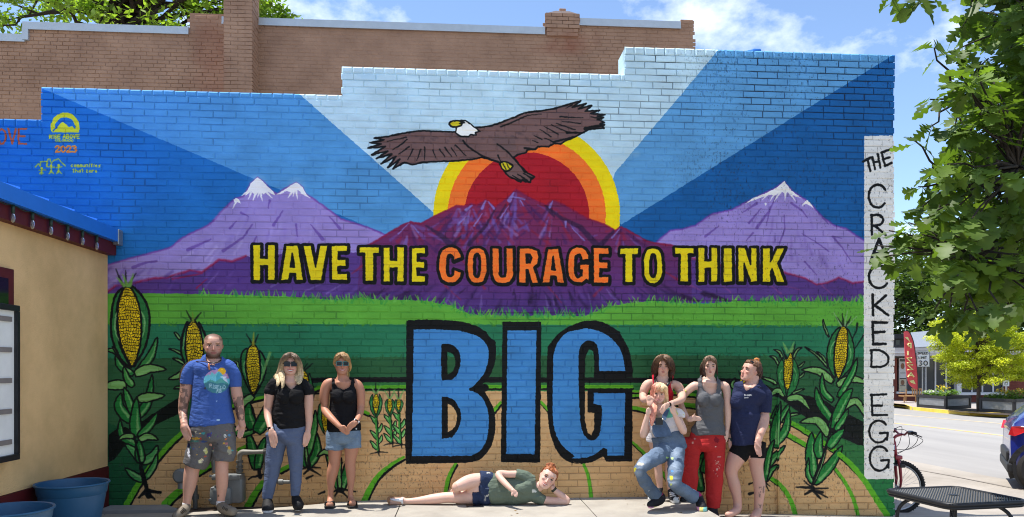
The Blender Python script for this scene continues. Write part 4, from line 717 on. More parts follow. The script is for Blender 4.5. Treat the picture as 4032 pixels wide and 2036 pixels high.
for a, b_, tp in STEPS:
    z0 = capz[tp]; x = a; segs = []
    while x < b_-.02:
        w = .1085*(1+rr.uniform(-.06, .06)); segs.append((x+.003, min(x+w-.003, b_+.004))); x += w
    rows.append(((z0+tp)/2, tp-z0-.006, segs))
def rel(x, z):            # how far a brick stands proud: thick old paint fills the joints in places
    n = vnoise(np.array([[x*.55+9, z*.8, 4.2]]), 1, 2)[0]
    d = .0008+.004*max(0, n+.35)
    tp = top_at(x)
    if z > tp-.4: d += .008*(1-(tp-z)/.4)**1.5
    if x > 2.2 and z > 4.1: d += .002
    if z < .1: d += .003
    return d
brickwork(rows, wall, M_mural, 'brickwork', 0.0065, lambda x, z: .0035+rel(x, z), lambda x, z: x < -3.56 and z < 2.55 and x > -9 or x < -5.2)
for c in list(wall.children): pass
# body of the building behind its wall
M_roofgrey = mat('roof_membrane', RGB(150, 150, 148), .9, .2, 3)
mb = MB(); mb.box(-7.4, 3.2, .34, 5.0, -.3, 3.7); mb.box(3.201, XR-.02, 2.4, 5.0, -.3, 3.7)
body = mb.build('rear_wall', mat('bare_brick_paint', RGB(150, 120, 100), .9, .2, 4), bld); body.location = (0, 0, .3)
mb = MB(); mb.box(-7.4, XR-.04, .36, 4.9, 3.704, 3.76); o = mb.build('roof', M_roofgrey, bld); o.location = (0, 0, .3)
M_bluepaint = mat('blue_paint', RGB(40, 110, 195), .5, .1, 20)
p = on_y(2975, 196, .1)
mb = MB(); mb.box(p.x-.05, p.x+.05, .05, .2, 4.82, 4.875, bev=.02); mb.tube([(p.x-.02, .1, 4.86), (p.x-.08, .1, 4.85), (p.x-.10, .1, 4.81)], .022)
o = mb.build('roof_bracket', M_bluepaint, bld); o.location = (0, 0, .3); auto_smooth(o)
a = on_y(*J_(1402, 760), -.03); b_ = on_y(*J_(1403, 1295), -.03)
mb = MB(); mb.tube([(a.x, -.03, a.z+.5), (a.x, -.03, -.2)], .012, 10)
for zz in (.2, .9): mb.box(a.x-.02, a.x+.02, -.03, 0.0, zz, zz+.02)
o = mb.build('conduit', M_mural, bld, True); o.location = (0, 0, .3)

# ------------------------------------------------------------------ brown brick building behind
YB = 5.54
M_brown = mat('brown_painted_brick', RGB(148, 113, 90), .85, .12, 1.6, .45, 50, coord='World', col2=RGB(164, 128, 103))
def stain(m, spots, col):
    t = m.node_tree; b = t.nodes['Principled BSDF']; src = b.inputs['Base Color'].links[0].from_socket
    g = t.nodes.new('ShaderNodeNewGeometry')
    for (x, z, rx, rz, k) in spots:
        mp = t.nodes.new('ShaderNodeMapping'); mp.vector_type = 'POINT'; mp.inputs['Location'].default_value = (-x/rx, 0, -z/rz); mp.inputs['Scale'].default_value = (1/rx, 0, 1/rz)
        t.links.new(g.outputs['Position'], mp.inputs['Vector'])
        ln = t.nodes.new('ShaderNodeVectorMath'); ln.operation = 'LENGTH'; t.links.new(mp.outputs[0], ln.inputs[0])
        nz = t.nodes.new('ShaderNodeTexNoise'); nz.inputs['Scale'].default_value = 3.2; nz.inputs['Detail'].default_value = 6; t.links.new(g.outputs['Position'], nz.inputs['Vector'])
        ad = t.nodes.new('ShaderNodeMath'); ad.operation = 'MULTIPLY_ADD'; ad.inputs[1].default_value = 1.5; t.links.new(nz.outputs['Fac'], ad.inputs[0]); t.links.new(ln.outputs['Value'], ad.inputs[2])
        mr = t.nodes.new('ShaderNodeMapRange'); mr.inputs['From Min'].default_value = 1.75; mr.inputs['From Max'].default_value = .9; mr.inputs['To Max'].default_value = k; t.links.new(ad.outputs[0], mr.inputs['Value'])
        mx = t.nodes.new('ShaderNodeMix'); mx.data_type = 'RGBA'; mx.inputs['B'].default_value = col; t.links.new(mr.outputs[0], mx.inputs['Factor']); t.links.new(src, mx.inputs['A']); src = mx.outputs['Result']
    t.links.new(src, b.inputs['Base Color'])
q = on_y(*B_(1730, 310), YB); q2 = on_y(*A_(1600, 420), YB); q3 = on_y(*B_(1600, 380), YB)
stain(M_brown, [(q.x, q.z, .55, .28, .55), (q3.x, q3.z, .5, .15, .3), (q2.x, q2.z, .42, 1.6, .38)], RGB(136, 80, 58))
bb = thing('brick_building', 'taller brown brick building with grey roof flashing rising behind the mural', 'building', (0, YB, -.3))
def xs_(px, py=80): return on_y(px*1.5652, py*1.5652, YB).x
def zs_(px, py): return on_y(px*1.5652, py*1.5652, YB).z
xa, xb, xc, xd, xe, xf, xg, xh = -12, xs_(62), xs_(477), xs_(562), xs_(1372), xs_(1455), xs_(1713), xs_(1750)
segs_b = [(xa, xb, 7.12), (xb, xc, 7.335), (xc, xd, 7.62), (xd, xe, 7.535), (xe, xf, 7.70), (xf, xg, 7.72), (xg, xh-.05, 7.80)]
mb = MB(); poly = [(xa, -.3)]
for a, b_, tp in segs_b: poly += [(a, tp-.008), (b_, tp-.008)]
poly += [(xh-.05, -.3)]
mb.prism(poly, 'y', .006, .4)
bw_wall = mb.build('wall', M_brown, bb); bw_wall.location = (0, 0, .3)
PB, BB = .0672, .2; rows = []
def ragged(z): return xh-(.05 if z > 7.75 else .03 if z > 7.55 else .015 if z > 7.4 else 0)
k = 0; z = 3.75
while z < 7.8:
    segs = []; x = xa-(BB/2 if k % 2 else 0)
    while x < xh:
        w = BB*(1+rr.uniform(-.025, .025)); a = max(x+.005, xa); c = min(x+w-.005, ragged(z) if z < 7.8 else xh)
        tp = next((t_ for s0, s1, t_ in segs_b if s0 <= (a+c)/2 < s1), 0 if (a+c)/2 < 4 else 7.7)
        if z+PB <= tp+.012 and c-a > .03: segs.append((a, c))
        x += w
    rows.append((z+PB/2, PB-.010, segs)); z += PB; k += 1
bb_off = MB
_brows = [(zc, h, s) for zc, h, s in rows]
brickwork(_brows, bw_wall, M_brown, 'brickwork', .006, lambda x, z: .003+.009*max(0, vnoise(np.array([[x*.45, z*.8, 1.7]]), 1, 2)[0]+.3+(.25 if z < 5.6 else 0)), lambda x, z: x < -8.6 or z < top_at(x*.6)*1.0-.6 and z < 4.2)
mb = MB(); mb.box(-12, xh-.3, .41, 9, -.3, 7.0); o = mb.build('rear_wall', M_brown, bb); o.location = (0, 0, .3)
M_flash = mat('grey_metal_flashing', RGB(176, 182, 186), .45, .06, 5, metal=.3)
mb = MB()
for a, b_, tp in [segs_b[0], segs_b[1], segs_b[3], segs_b[5]]:
    mb.box(a-.02, b_-(.01 if b_ != xb else -.02), -.035, .43, tp-.10, tp+.02)
    mb.box(a-.02, b_-(.01 if b_ != xb else -.02), -.047, -.036, tp-.115, tp-.085)
mb.box(xb-.02, xb+.08, -.05, .43, 7.04, 7.232)
n_seam = MB()
o = mb.build('flashing', M_flash, bb); o.location = (0, 0, .3)
for xx in np.arange(xd+1.5, xe, 2.6):
    mb = MB(); mb.box(xx, xx+.05, -.0385, -.0352, 7.44, 7.557); o = mb.build('seam_cover', M_flash, bb); o.location = (0, 0, .3)
# chimneys
def chimney(x0, x1, z0, z1, prot, corbel, name, parent):
    mb = MB(); mb.box(x0+.006, x1-.006, -prot+.006, .0, z0, z1-.01); c = mb.build(name, M_brown, parent); c.location = (0, 0, .3)
    rows = []; zz = z0; k = 0; st = MB(); r2 = random.Random(8)
    while zz < z1-.02:
        ov = corbel if zz > z1-.3 else 0
        for side in range(3):
            L = (x1-x0+2*ov) if side == 0 else prot+ov
            n = max(2, int(round(L/.2))); off = .5 if k % 2 else 0; e = [0]+[min(max((i+off)/n, 0), 1) for i in range(1 if not off else 0, n)]+[1]; e = sorted(set(e))
            for a, b_ in zip(e[:-1], e[1:]):
                if (b_-a)*L < .03: continue
                d = r2.uniform(0, .008)+ov
                if side == 0: st.box(x0-ov+a*L+.005, x0-ov+b_*L-.005, -prot-d, -prot+.02-ov, zz+.005, zz+PB-.005)
                elif side == 1: st.box(x1-.02+ov, x1+d, -prot-ov+a*L+.005, -prot-ov+b_*L-.005, zz+.005, zz+PB-.005)
                else: st.box(x0-d, x0+.02-ov, -prot-ov+a*L+.005, -prot-ov+b_*L-.005, zz+.005, zz+PB-.005)
        zz += PB; k += 1
    o = st.build('chimney_brick', M_brown, c); o['kind'] = 'stuff'; return c
M_brown2 = M_brown
xk0 = on_y(*A_(1685, 600), YB-.42).x; xk1 = on_y(*A_(1900, 600), YB-.42).x
chimney(xk0, xk1, 3.6, 8.35, .42, .05, 'chimney', bb)
xm0 = xs_(1374); xm1 = xs_(1454)
c2 = chimney(xm0, xm1, 7.4, 7.80, .045, .02, 'chimney', bb)
mb = MB(); xq = (xm0+xm1)/2; mb.prism([(xm0+.02, 7.80), (xm1-.02, 7.80), (xm1-.16, 7.84), (xm0+.16, 7.84)], 'y', -.06, .3)
o = mb.build('mortar_cap', mat('mortar', RGB(190, 165, 150), .9), c2); o.location = (0, 0, 0)
mb = MB(); mb.box(xq-.05, xq+.07, 0, .12, 7.83, 7.92, bev=.01); mb.build('flue', M_brown, c2)
for zz, xo in [(7.75, -.10), (7.68, -.05)]: pass

# ------------------------------------------------------------------ tan annex at the left
XA = -3.53
M_stucco = mat('tan_stucco', RGB(212, 174, 118), .9, .10, 1.3, .7, 150, col2=RGB(232, 193, 136), ramp=(.3, .6))
stain(M_stucco, [], (0, 0, 0, 1))
M_red = mat('dark_red_paint', RGB(84, 18, 22), .6, .15, 6)
M_bluem = mat('blue_roof_metal', RGB(44, 122, 214), .38, .06, 4, metal=.15)
ann = thing('cafe_annex', 'tan stucco annex with a blue metal roof and dark red base, left of the mural', 'building', (XA, -3, .0))
def L2(v): return (v[0]-XA, v[1]+3, v[2])
YN, YS_ = -.012, -9.0
mb = MB(); mb.box(-4, 0, YS_+3, YN+3, .43, 2.62); mb.build('wall', M_stucco, ann)
mb = MB(); mb.box(-4, .012, YS_+3, YN+3, -.1, .425); mb.build('base_board', M_red, ann)
mb = MB(); mb.box(-4.0, .085, YS_+3, YN+2.995, 2.55, 2.73); mb.build('fascia', M_red, ann)
rl = 4.2; sl = .30                         # roof plane climbs to the left
mb = MB(); mb.add([(.13, YS_+3, 2.79), (.13, YN+2.97, 2.79), (-rl, YN+2.97, 2.79+rl*sl), (-rl, YS_+3, 2.79+rl*sl), (.13, YS_+3, 2.765), (.13, YN+2.97, 2.765), (-rl, YN+2.97, 2.765+rl*sl), (-rl, YS_+3, 2.765+rl*sl)], [(0, 1, 2, 3), (7, 6, 5, 4), (0, 4, 5, 1), (1, 5, 6, 2), (2, 6, 7, 3), (3, 7, 4, 0)])
rf = mb.build('roof', M_bluem, ann)
for i, yy in enumerate(np.arange(YS_+3.3, 2.9, .41)):
    mb = MB(); mb.add([(.125, yy, 2.792), (.125, yy+.03, 2.792), (-rl, yy+.03, 2.792+rl*sl), (-rl, yy, 2.792+rl*sl), (.125, yy+.008, 2.825), (.125, yy+.022, 2.825), (-rl, yy+.022, 2.825+rl*sl), (-rl, yy+.008, 2.825+rl*sl)], [(4, 5, 6, 7), (0, 1, 5, 4), (1, 2, 6, 5), (3, 0, 4, 7)])
    mb.build('roof_rib', M_bluem, rf)
mb = MB(); mb.box(.125, .145, YS_+3, YN+2.985, 2.675, 2.80); mb.box(.09, .125, YS_+3, YN+2.985, 2.672, 2.688); mb.build('drip_edge', M_bluem, ann)
M_galv = mat('galvanised_metal', RGB(150, 152, 152), .4, .12, 12, metal=.7)
mb = MB(); mb.box(.09, .155, YN+2.90, YN+2.99, 2.645, 2.80, bev=.008); mb.build('gutter_end', M_galv, ann)
w0 = tuple(on_y(0, 0, 0))
def on_x(px, py, x):
    u = (px-CXP)/FPX; t = x/(u*CA+SA); return at(px, py, t)
# dark red window by the frame edge, and the letter board
a = on_x(*D_(75, 730), XA); b_ = on_x(*D_(72, 1000), XA)
mb = MB(); mb.box(-.02, .03, a.y+3-1.2, a.y+3, 1.6, a.z); wn = mb.build('window', M_red, ann)
mb = MB(); mb.box(.031, .036, a.y+3-1.12, a.y+3-.08, 1.66, a.z-.08); mb.build('pane', mat('dark_glass', (.01, .01, .012, 1), .08, .1, spec=.6), wn)
tr = on_x(*D_(150, 1012), XA+.1); brc = on_x(*G_(137, 890), XA+.1)
M_blackmetal = mat('black_metal', RGB(30, 31, 34), .45, .2, 20)
sg = thing('letter_board', 'blank white letter board with black frame hung on the tan wall', 'sign board', (XA+.003, tr.y, brc.z))
LB, HB = 1.5, tr.z-brc.z
mb = MB(); mb.box(0, .07, -LB, -.03, .03, HB-.03); mb.build('panel', mat('white_acrylic', RGB(232, 232, 228), .35, .05, 3, col2=RGB(240, 240, 236)), sg)
mb = MB(); mb.box(0, .1, -LB-.03, 0, HB-.035, HB+.01, bev=.004); mb.box(0, .1, -LB-.03, 0, -.01, .035, bev=.004); mb.box(0, .098, -.03, .002, .0355, HB-.036); mb.box(0, .098, -LB-.03, -LB, .0355, HB-.036)
mb.build('frame', M_blackmetal, sg)
for i in range(5):
    zz = HB*(i+.5)/5+.02
    mb = MB(); mb.box(.0705, .083, -LB+.04, -.075, zz-.022, zz+.016); mb.build('letter_rail', mat('grey_rail', RGB(128, 120, 116), .5, .1), sg)
mb = MB(); mb.prism([(-.95, -.02), (-.32, -.02), (-.36, -.17), (-.5, -.2), (-.8, -.2), (-.92, -.17)], 'x', 0, .09); mb.build('bracket', M_red, sg)
# string of festoon bulbs along the fascia
st = thing('string_lights', 'string of clear bulbs in green sockets along the dark red fascia', 'string lights', (XA+.11, -.3, 2.6))
M_sock = mat('green_socket', RGB(38, 60, 52), .5); 
M_bulb, tb, bb_ = new_mat('clear_bulb_glass'); bb_.inputs['Base Color'].default_value = (.38, .38, .40, 1); bb_.inputs['Roughness'].default_value = .08; bb_.inputs['Transmission Weight'].default_value = .75
mb = MB(); pts = []
ys = []
for (zx, zy) in [(730, 545), (622, 510), (510, 470), (384, 435), (245, 395), (98, 340)]:
    ys.append(on_x(*D_(zx, zy), XA+.11).y)
ys += [ys[-1]-.25*i for i in range(1, 5)]
for i, yy in enumerate(ys): pts += [(0, yy+.3, .07), (0, yy+.3-.1, .055)]
mb.tube(pts, .004, 6); mb.build('cord', M_sock, st)
for yy in ys:
    mb = MB(); mb.tube([(0, yy+.3, .075), (0, yy+.3, .01)], .013, 10); s_o = mb.build('socket', M_sock, st, True)
    mb = MB(); mb.lathe([(.009, .008), (.016, -.012), (.017, -.035), (.012, -.055), (.003, -.066)], (0, yy+.3, 0), 12); mb.build('bulb', M_bulb, s_o, True)

# ------------------------------------------------------------------ ground
M_conc = mat('pale_concrete', RGB(148, 141, 131), .85, .10, 2.6, .3, 140, coord='World', col2=RGB(162, 156, 145), ramp=(.3, .6))
stain(M_conc, [], (0, 0, 0, 1))
M_conc2 = mat('worn_concrete', RGB(146, 138, 127), .88, .1, .9, .3, 90, coord='World', col2=RGB(160, 152, 141))
M_road = mat('sunbleached_road', RGB(136, 133, 130), .9, .09, .35, .35, 60, coord='World', col2=RGB(152, 149, 144), stretch=(1, .15, 1))
M_dirt = mat('dark_soil', RGB(84, 72, 62), .95, .3, 9, .8, 80)
def sheet(name, pts, m, kind='structure', parent=None):
    me = bpy.data.meshes.new(name); me.from_pydata([tuple(p) for p in pts], [], [tuple(range(len(pts)))]); o = link(name, me, m, parent)
    if kind: o['kind'] = kind
    return o
sheet('ground', [(-600, -600, -.62), (600, -600, -.62), (600, 900, -.62), (-600, 900, -.62)], mat('distant_ground', RGB(150, 145, 130), .95, .15, .05, coord='World'))
SLAB_E = 2.40
slab = bpy.data.objects.new('pavement', None); COL.objects.link(slab); slab['kind'] = 'structure'; slab.location = (0, -4, .05)
jx = on_z(*I_(213, 1225), .05); jx2 = on_z(*I_(190, 1301), .05)
joint = jx.x
def backedge(x):
    e = [(-9, -.60), (-3.6, -.58), (-2.55, -.52), (-1.75, -.34), (-1.15, -.05), (-.9, .0), (2.4, .0)]
    return float(np.interp(x, [a for a, b in e], [b for a, b in e]))-.004
xsj = [-7.2, -5.4, -3.3, joint, joint+2.05-.2, SLAB_E]
for i in range(len(xsj)-1):
    for j in range(5):
        y1 = None if j == 0 else -1.55-2.4*(j-1); y0 = -1.55-2.4*j
        x0, x1 = xsj[i]+.005, xsj[i+1]-.005
        if j == 0: poly = [(x0, y0+.005), (x1, y0+.005)]+[(x, backedge(x)) for x in np.linspace(x1, x0, 14)]
        else: poly = [(x0, y0+.005), (x1, y0+.005), (x1, y1-.005), (x0, y1-.005)]
        mb = MB(); mb.prism([(a, b+4) for a, b in poly], 'z', -.32, -random.uniform(0, .002)); mb.build('paving_slab', M_conc, slab)
sheet('soil_strip', [(-7, -3, -.002), (SLAB_E, -3, -.002), (SLAB_E, .004, -.002), (-7, .004, -.002)], M_dirt)
mb = MB(); mb.prism([(-3.5, -.30), (-2.72, -.30), (-2.95, -.02), (-3.5, -.02)], 'z', -.1, .035); o = mb.build('step_stone', mat('grey_concrete', RGB(150, 148, 144), .9, .1, 4, .3), None); o['kind'] = 'structure'
# lower walk and the street on the right: one sheet that falls gently to the gutter
def zg(x, y):
    a = float(np.interp(y, [-3, -.1, .9, 3, 8], [-.14, -.15, -.345, -.42, -.45])); b = float(np.interp(x, [2.4, 3.2, 4.7, 9], [.03, .02, -.03, -.03])); return a+(b if y < 1.5 else 0)
gx = [2.41, 2.8, 3.2, 3.8, 4.7, 5.6, 7.0, 9.0]; gy = [-14, -8, -3, -1, -.1, .4, 1.2, 2.2, 3, 5, 8]
v = [(x, y, zg(x, y)) for y in gy for x in gx]; f = [(r*8+c, r*8+c+1, r*8+9+c, r*8+8+c) for r in range(len(gy)-1) for c in range(7)]
me = bpy.data.meshes.new('sidewalk'); me.from_pydata(v, [], f); o = link('sidewalk', me, M_conc2); o['kind'] = 'structure'
sheet('road', [(8.99, -60, -.455), (60, -60, -.455), (60, 8, -.455), (8.99, 8, -.455)], M_road)
sheet('road', [(4.7, 8, -.456), (60, 8, -.456), (60, 160, -.456), (4.7, 160, -.456)], M_road)
mb = MB(); a = on_z(*Q_(690, 765), -.42); b_ = on_z(*Q_(1886, 1012), -.36)
M_joint = mat('dark_joint', RGB(120, 112, 104), .95, .2, 8)
def strip(name, pts, w, z, m, zf=None):
    L = [Vector((p[0], p[1], 0)) for p in pts]; vs = []; n = len(L)
    for i in range(n):
        t = (L[min(i+1, n-1)]-L[max(i-1, 0)]).normalized(); nn = Vector((-t.y, t.x, 0))*w/2
        for s in (1, -1):
            q = L[i]+nn*s; vs.append((q.x, q.y, (zf(q.x, q.y) if zf else 0)+z))
    me = bpy.data.meshes.new(name); me.from_pydata(vs, [], [(2*i+1, 2*i, 2*i+2, 2*i+3) for i in range(n-1)]); o = link(name, me, m); o['kind'] = 'structure'; return o
M_yel = mat('worn_yellow_paint', RGB(226, 178, 74), .8, .12, 3, coord='World', col2=RGB(214, 190, 140), ramp=(.3, .75))
zr = -.455
def gpt(px, py): 
    p = on_z(px, py, zr); return (p.x, p.y)
strip('road_line', [gpt(*Q_(150, 168)), gpt(*Q_(360, 198)), gpt(*Q_(1000, 270)), gpt(*Q_(1700, 352)), gpt(*Q_(2600, 460))], .13, zr+.004, M_yel)
strip('road_line', [gpt(*Q_(150, 78)), gpt(*Q_(360, 97)), gpt(*Q_(1000, 150)), gpt(*Q_(1720, 212)), gpt(*Q_(2600, 292))], .12, zr+.004, mat('faded_yellow_paint', RGB(206, 184, 140), .85, .1, 3, coord='World'))
M_patch = mat('pale_concrete_gutter', RGB(196, 190, 178), .9, .06, .8, .3, 70, coord='World')
g0 = [Q_(500, 722), Q_(1000, 815), Q_(1886, 1000), Q_(2900, 1230)]
strip('gutter', [(lambda p: (p.x, p.y))(on_z(*q, -.43)) for q in g0], .035, .006, M_joint, lambda x, y: max(zg(x, y), -.4545) if x < 9 else -.455)
# ------------------------------------------------------------------ people: one continuous skin each, clothes and hair as children
def inside(px, py, poly):
    m = np.zeros(len(px), bool)
    for i in range(len(poly)):
        (x0, y0), (x1, y1) = poly[i], poly[(i+1) % len(poly)]
        if y0 == y1: continue
        m ^= ((y0 <= py) != (y1 <= py)) & (px < x0+(py-y0)*(x1-x0)/(y1-y0))
    return m
def remesh(mb, voxel, it, name):
    me = mb.mesh('tmp'); o = bpy.data.objects.new('tmp', me); COL.objects.link(o)
    r = o.modifiers.new('r', 'REMESH'); r.mode = 'VOXEL'; r.voxel_size = voxel; r.use_smooth_shade = True
    if it:
        s = o.modifiers.new('s', 'SMOOTH'); s.factor = .5; s.iterations = it
    dg = bpy.context.evaluated_depsgraph_get(); dg.update()
    out = bpy.data.meshes.new_from_object(o.evaluated_get(dg)); out.name = name
    bpy.data.objects.remove(o); bpy.data.meshes.remove(me); return out
def get_co(me):
    a = np.empty(len(me.vertices)*3); me.vertices.foreach_get('co', a); return a.reshape(-1, 3)
def get_no(me):
    a = np.empty(len(me.vertices)*3); me.vertices.foreach_get('normal', a); return a.reshape(-1, 3)
def set_co(me, co): me.vertices.foreach_set('co', co.ravel()); me.update()
def set_col(me, c):
    at_ = me.attributes.new('Col', 'FLOAT_COLOR', 'POINT'); a = np.ones((len(me.vertices), 4), np.float32); a[:, :3] = np.clip(c, 0, 1); at_.data.foreach_set('color', a.ravel())
def cut_faces(me, bad):
    bm = bmesh.new(); bm.from_mesh(me); bm.verts.ensure_lookup_table()
    bmesh.ops.delete(bm, geom=[bm.verts[i] for i in np.where(bad)[0]], context='VERTS'); bm.to_mesh(me); bm.free(); me.update()
M_skin = mat_attr('skin', .5, .04, 60, .12, 500, sss=.12, spec=.35)
M_cloth = mat_attr('woven_cloth', .85, .05, 90, .35, 700, spec=.2, crease=.016)
M_denim = mat_attr('denim', .85, .12, 140, .45, 900, spec=.2, crease=.016)
M_hair = mat_attr('hair', .5, .18, 120, .5, 300, spec=.35)
M_shoe = mat_attr('shoe', .7, .06, 60, .3, 300)
M_eye = mat('eye_white', RGB(225, 220, 215), .2, .02); M_iris = mat('dark_iris', RGB(45, 35, 30), .15, .05)
M_lens = mat('sunglass_lens', (.008, .007, .009, 1), .1, .05, spec=.22); M_teeth = mat('teeth', RGB(228, 224, 214), .3, .02)
M_strapw = mat('white_strap', RGB(222, 222, 224), .6, .03); M_blk = mat('black_plastic', (.012, .012, .014, 1), .35, .1)
def lc(c): return np.array([lin(v) for v in c])
class Person:
    def __init__(s, label, t, zgr, px, group=None):
        s.t = t; s.z = zgr; p = at(px, HOR, t); s.root = thing('person', label, 'person', (p.x, p.y, zgr)); s.body = MB(); s.off = Vector((p.x, p.y, zgr)); s.skin = (200, 152, 130); s.head = None; s.paints = []
    def tube(s, mb, V, pts, depth=1.0, n=22, smooth=3, caps=(1, 1), scale=1.0, grow=0):
        if depth == .7 and hasattr(s, 'locks'): s.locks.append((V, pts))
        P = [(*V(p[0], p[1]), p[2]/V.o[2], p[3] if len(p) > 3 else 0.0) for p in pts]
        if smooth and len(P) > 2:
            Q = [np.array(p) for p in P]; out = []
            for i in range(len(Q)-1):
                p0 = Q[max(i-1, 0)]; p1 = Q[i]; p2 = Q[i+1]; p3 = Q[min(i+2, len(Q)-1)]
                for k in range(smooth):
                    u = k/smooth; out.append(.5*((2*p1)+(-p0+p2)*u+(2*p0-5*p1+4*p2-p3)*u*u+(-p0+3*p1-3*p2+p3)*u**3))
            P = out+[Q[-1]]
        elif len(P) == 2: P = [np.array(P[0])*(1-k/3)+np.array(P[1])*k/3 for k in range(4)]
        W = [at(p[0], p[1], s.t+p[3]) for p in P]; R = [max(p[2]/2*(s.t+p[3])/FPX*scale+grow, .003) for p in P]
        N = len(W); rings = []
        def frame(i):
            T_ = (W[min(i+1, N-1)]-W[max(i-1, 0)]).normalized(); Lx = T_.cross(AX_D)
            if Lx.length < .15: Lx = T_.cross(Vector((0, 0, 1)))
            Lx.normalize(); return T_, Lx, T_.cross(Lx).normalized()
        T0, L0, D0 = frame(0); T1, L1, D1 = frame(N-1)
        def ring(c, r, L, D): return [c+L*(r*math.cos(2*math.pi*k/n))+D*(r*depth*math.sin(2*math.pi*k/n)) for k in range(n)]
        if caps[0]: 
            for e in (.95, .8, .5): a = math.acos(math.sqrt(1-e*e)) if False else e; rings.append(ring(W[0]-T0*(R[0]*a*.9*caps[0]), R[0]*math.sqrt(1-a*a*.98), L0, D0))
        for i in range(N): T_, L, D = frame(i); rings.append(ring(W[i], R[i], L, D))
        if caps[1]:
            for e in (.5, .8, .95): rings.append(ring(W[-1]+T1*(R[-1]*e*.9*caps[1]), R[-1]*math.sqrt(1-e*e*.98), L1, D1))
        v = [p for r in rings for p in r]; f = []
        for i in range(len(rings)-1):
            for k in range(n): f.append((i*n+k, i*n+(k+1) % n, (i+1)*n+(k+1) % n, (i+1)*n+k))
        f.append(tuple(range(n-1, -1, -1))); f.append(tuple((len(rings)-1)*n+k for k in range(n)))
        mb.add(v, f)
    def limb(s, V, pts, depth=1.0, **k): s.tube(s.body, V, pts, depth, **k)
    def hand(s, V, wrist, knuck, tip, w, thumb=1, dt=0.0, spread=1.0, fingers=None, thumb_tip=None, curl=0.0):
        wr, kn, tp = np.array(wrist, float), np.array(knuck, float), np.array(tip, float); d = kn-wr; L = np.linalg.norm(d); d /= L; nrm = np.array([-d[1], d[0]])*thumb
        s.limb(V, [(wr[0], wr[1], w*.72, dt), (*(wr*.5+kn*.5), w*.98, dt), (kn[0], kn[1], w*.9, dt)], .42)
        dd = tp-kn; FL = np.linalg.norm(dd); fd = dd/FL
        for i in range(4):
            o = (i-1.5)/1.5*.36*w; b = kn-nrm*o*1.0-fd*w*.12; l = FL*(.86, .98, 1.0, .80)[3-i]*(fingers[i] if fingers else 1)
            e = kn-nrm*o*spread+fd*l
            if l < FL*.45: s.limb(V, [(*b, w*.235, dt), (*(b*.4+e*.6), w*.23, dt-.02), (*(kn-nrm*o*.9+fd*l*.5), w*.2, dt-.035)], 1, n=10)
            else: s.limb(V, [(*b, w*.235, dt), (*(b*.45+e*.55), w*.225, dt-.008-curl*.3), (*e, w*.165, dt-.002-curl)], 1, n=10)
        tb = wr+d*L*.25+nrm*w*.34; tt = np.array(thumb_tip, float) if thumb_tip else wr+d*L*1.05+nrm*w*.72
        s.limb(V, [(*tb, w*.34, dt), (*(tb*.5+tt*.5+nrm*w*.07), w*.28, dt-.012), (*tt, w*.2, dt-.016)], 1, n=10)
    def set_head(s, V, top, chin, yaw=0, pitch=0, dt=0.0, wide=1.0, smile=0.0, lips=(168, 92, 86), brow=(96, 70, 52), glasses=None, nose=1.0, squint=.7):
        a, b = V(*top), V(*chin); ta = at(*a, s.t+dt); cb = at(*b, s.t+dt); up = (ta-cb); hh = up.length; U = up.normalized(); F0 = (CAMP-(ta+cb)/2).normalized(); F0 = (F0-U*F0.dot(U)).normalized(); R0 = U.cross(F0).normalized()*-1
        q = Matrix.Rotation(math.radians(yaw), 3, U); F1 = q @ F0; R1 = q @ R0
        q = Matrix.Rotation(math.radians(pitch), 3, R1); F2 = q @ F1; U2 = q @ U; mid = (ta+cb)/2
        s.hh = hh
        def hp(x, h, f): return mid+(R1*x*wide+U2*(h-.5)+F2*(f-.02))*hh
        s.hp = hp; s.hax = (R1, U2, F2); s.hmid = mid
        prof = [(0, .10, .33, .14), (.04, .17, .37, .02), (.11, .235, .385, -.08), (.2, .275, .385, -.2), (.3, .305, .38, -.3), (.42, .325, .375, -.41), (.5, .335, .365, -.45), (.58, .342, .372, -.47), (.68, .345, .37, -.475), (.8, .325, .32, -.45), (.9, .265, .22, -.37), (.96, .17, .10, -.25), (1.0, .05, -.02, -.1)]
        s.prof = prof; n = 24
        v = []
        for h, w, f, b in prof:
            for k in range(n):
                an = 2*math.pi*k/n; c, sn = math.cos(an), math.sin(an); x = w*math.copysign(abs(c)**.86, c); y = (f+b)/2+(f-b)/2*math.copysign(abs(sn)**.9, sn)
                v.append(hp(x, h, y))
        fc = [(i*n+k, i*n+(k+1) % n, (i+1)*n+(k+1) % n, (i+1)*n+k) for i in range(len(prof)-1) for k in range(n)]+[tuple(range(n-1, -1, -1)), tuple((len(prof)-1)*n+k for k in range(n))]
        s.body.add(v, fc)
        def ell(c, rx, ry, rz, mb=s.body, nn=10):
            m2 = MB(); m2.ball((0, 0, 0), rx, ry, rz, nn); mb.add([hp(*c)+(R1*p[0]+F2*p[1]+U2*p[2])*hh for p in m2.v], m2.f)
        s.ell = ell
        # nose, brow ridge, cheeks, chin, ears
        for i in range(7):
            u = i/6; ell((0, .53-.2*u, .355+.085*u*nose), .026+.022*u, .04, .035)
        ell((0.032, .335, .39), .03, .035, .026); ell((-.032, .335, .39), .03, .035, .026)
        for sx in (1, -1):
            ell((sx*.14, .605, .322), .105, .055, .032); ell((sx*.18, .40, .30), .085, .075, .07); ell((sx*.345, .47, -.03), .025, .055, .10); ell((sx*.36, .50, -.045), .02, .05, .06)
        ell((0, .055, .33), .09, .06, .05); ell((0, .19, .365), .11, .035, .05)
        # eyes, brows and mouth are small pieces of their own
        s.feat = []
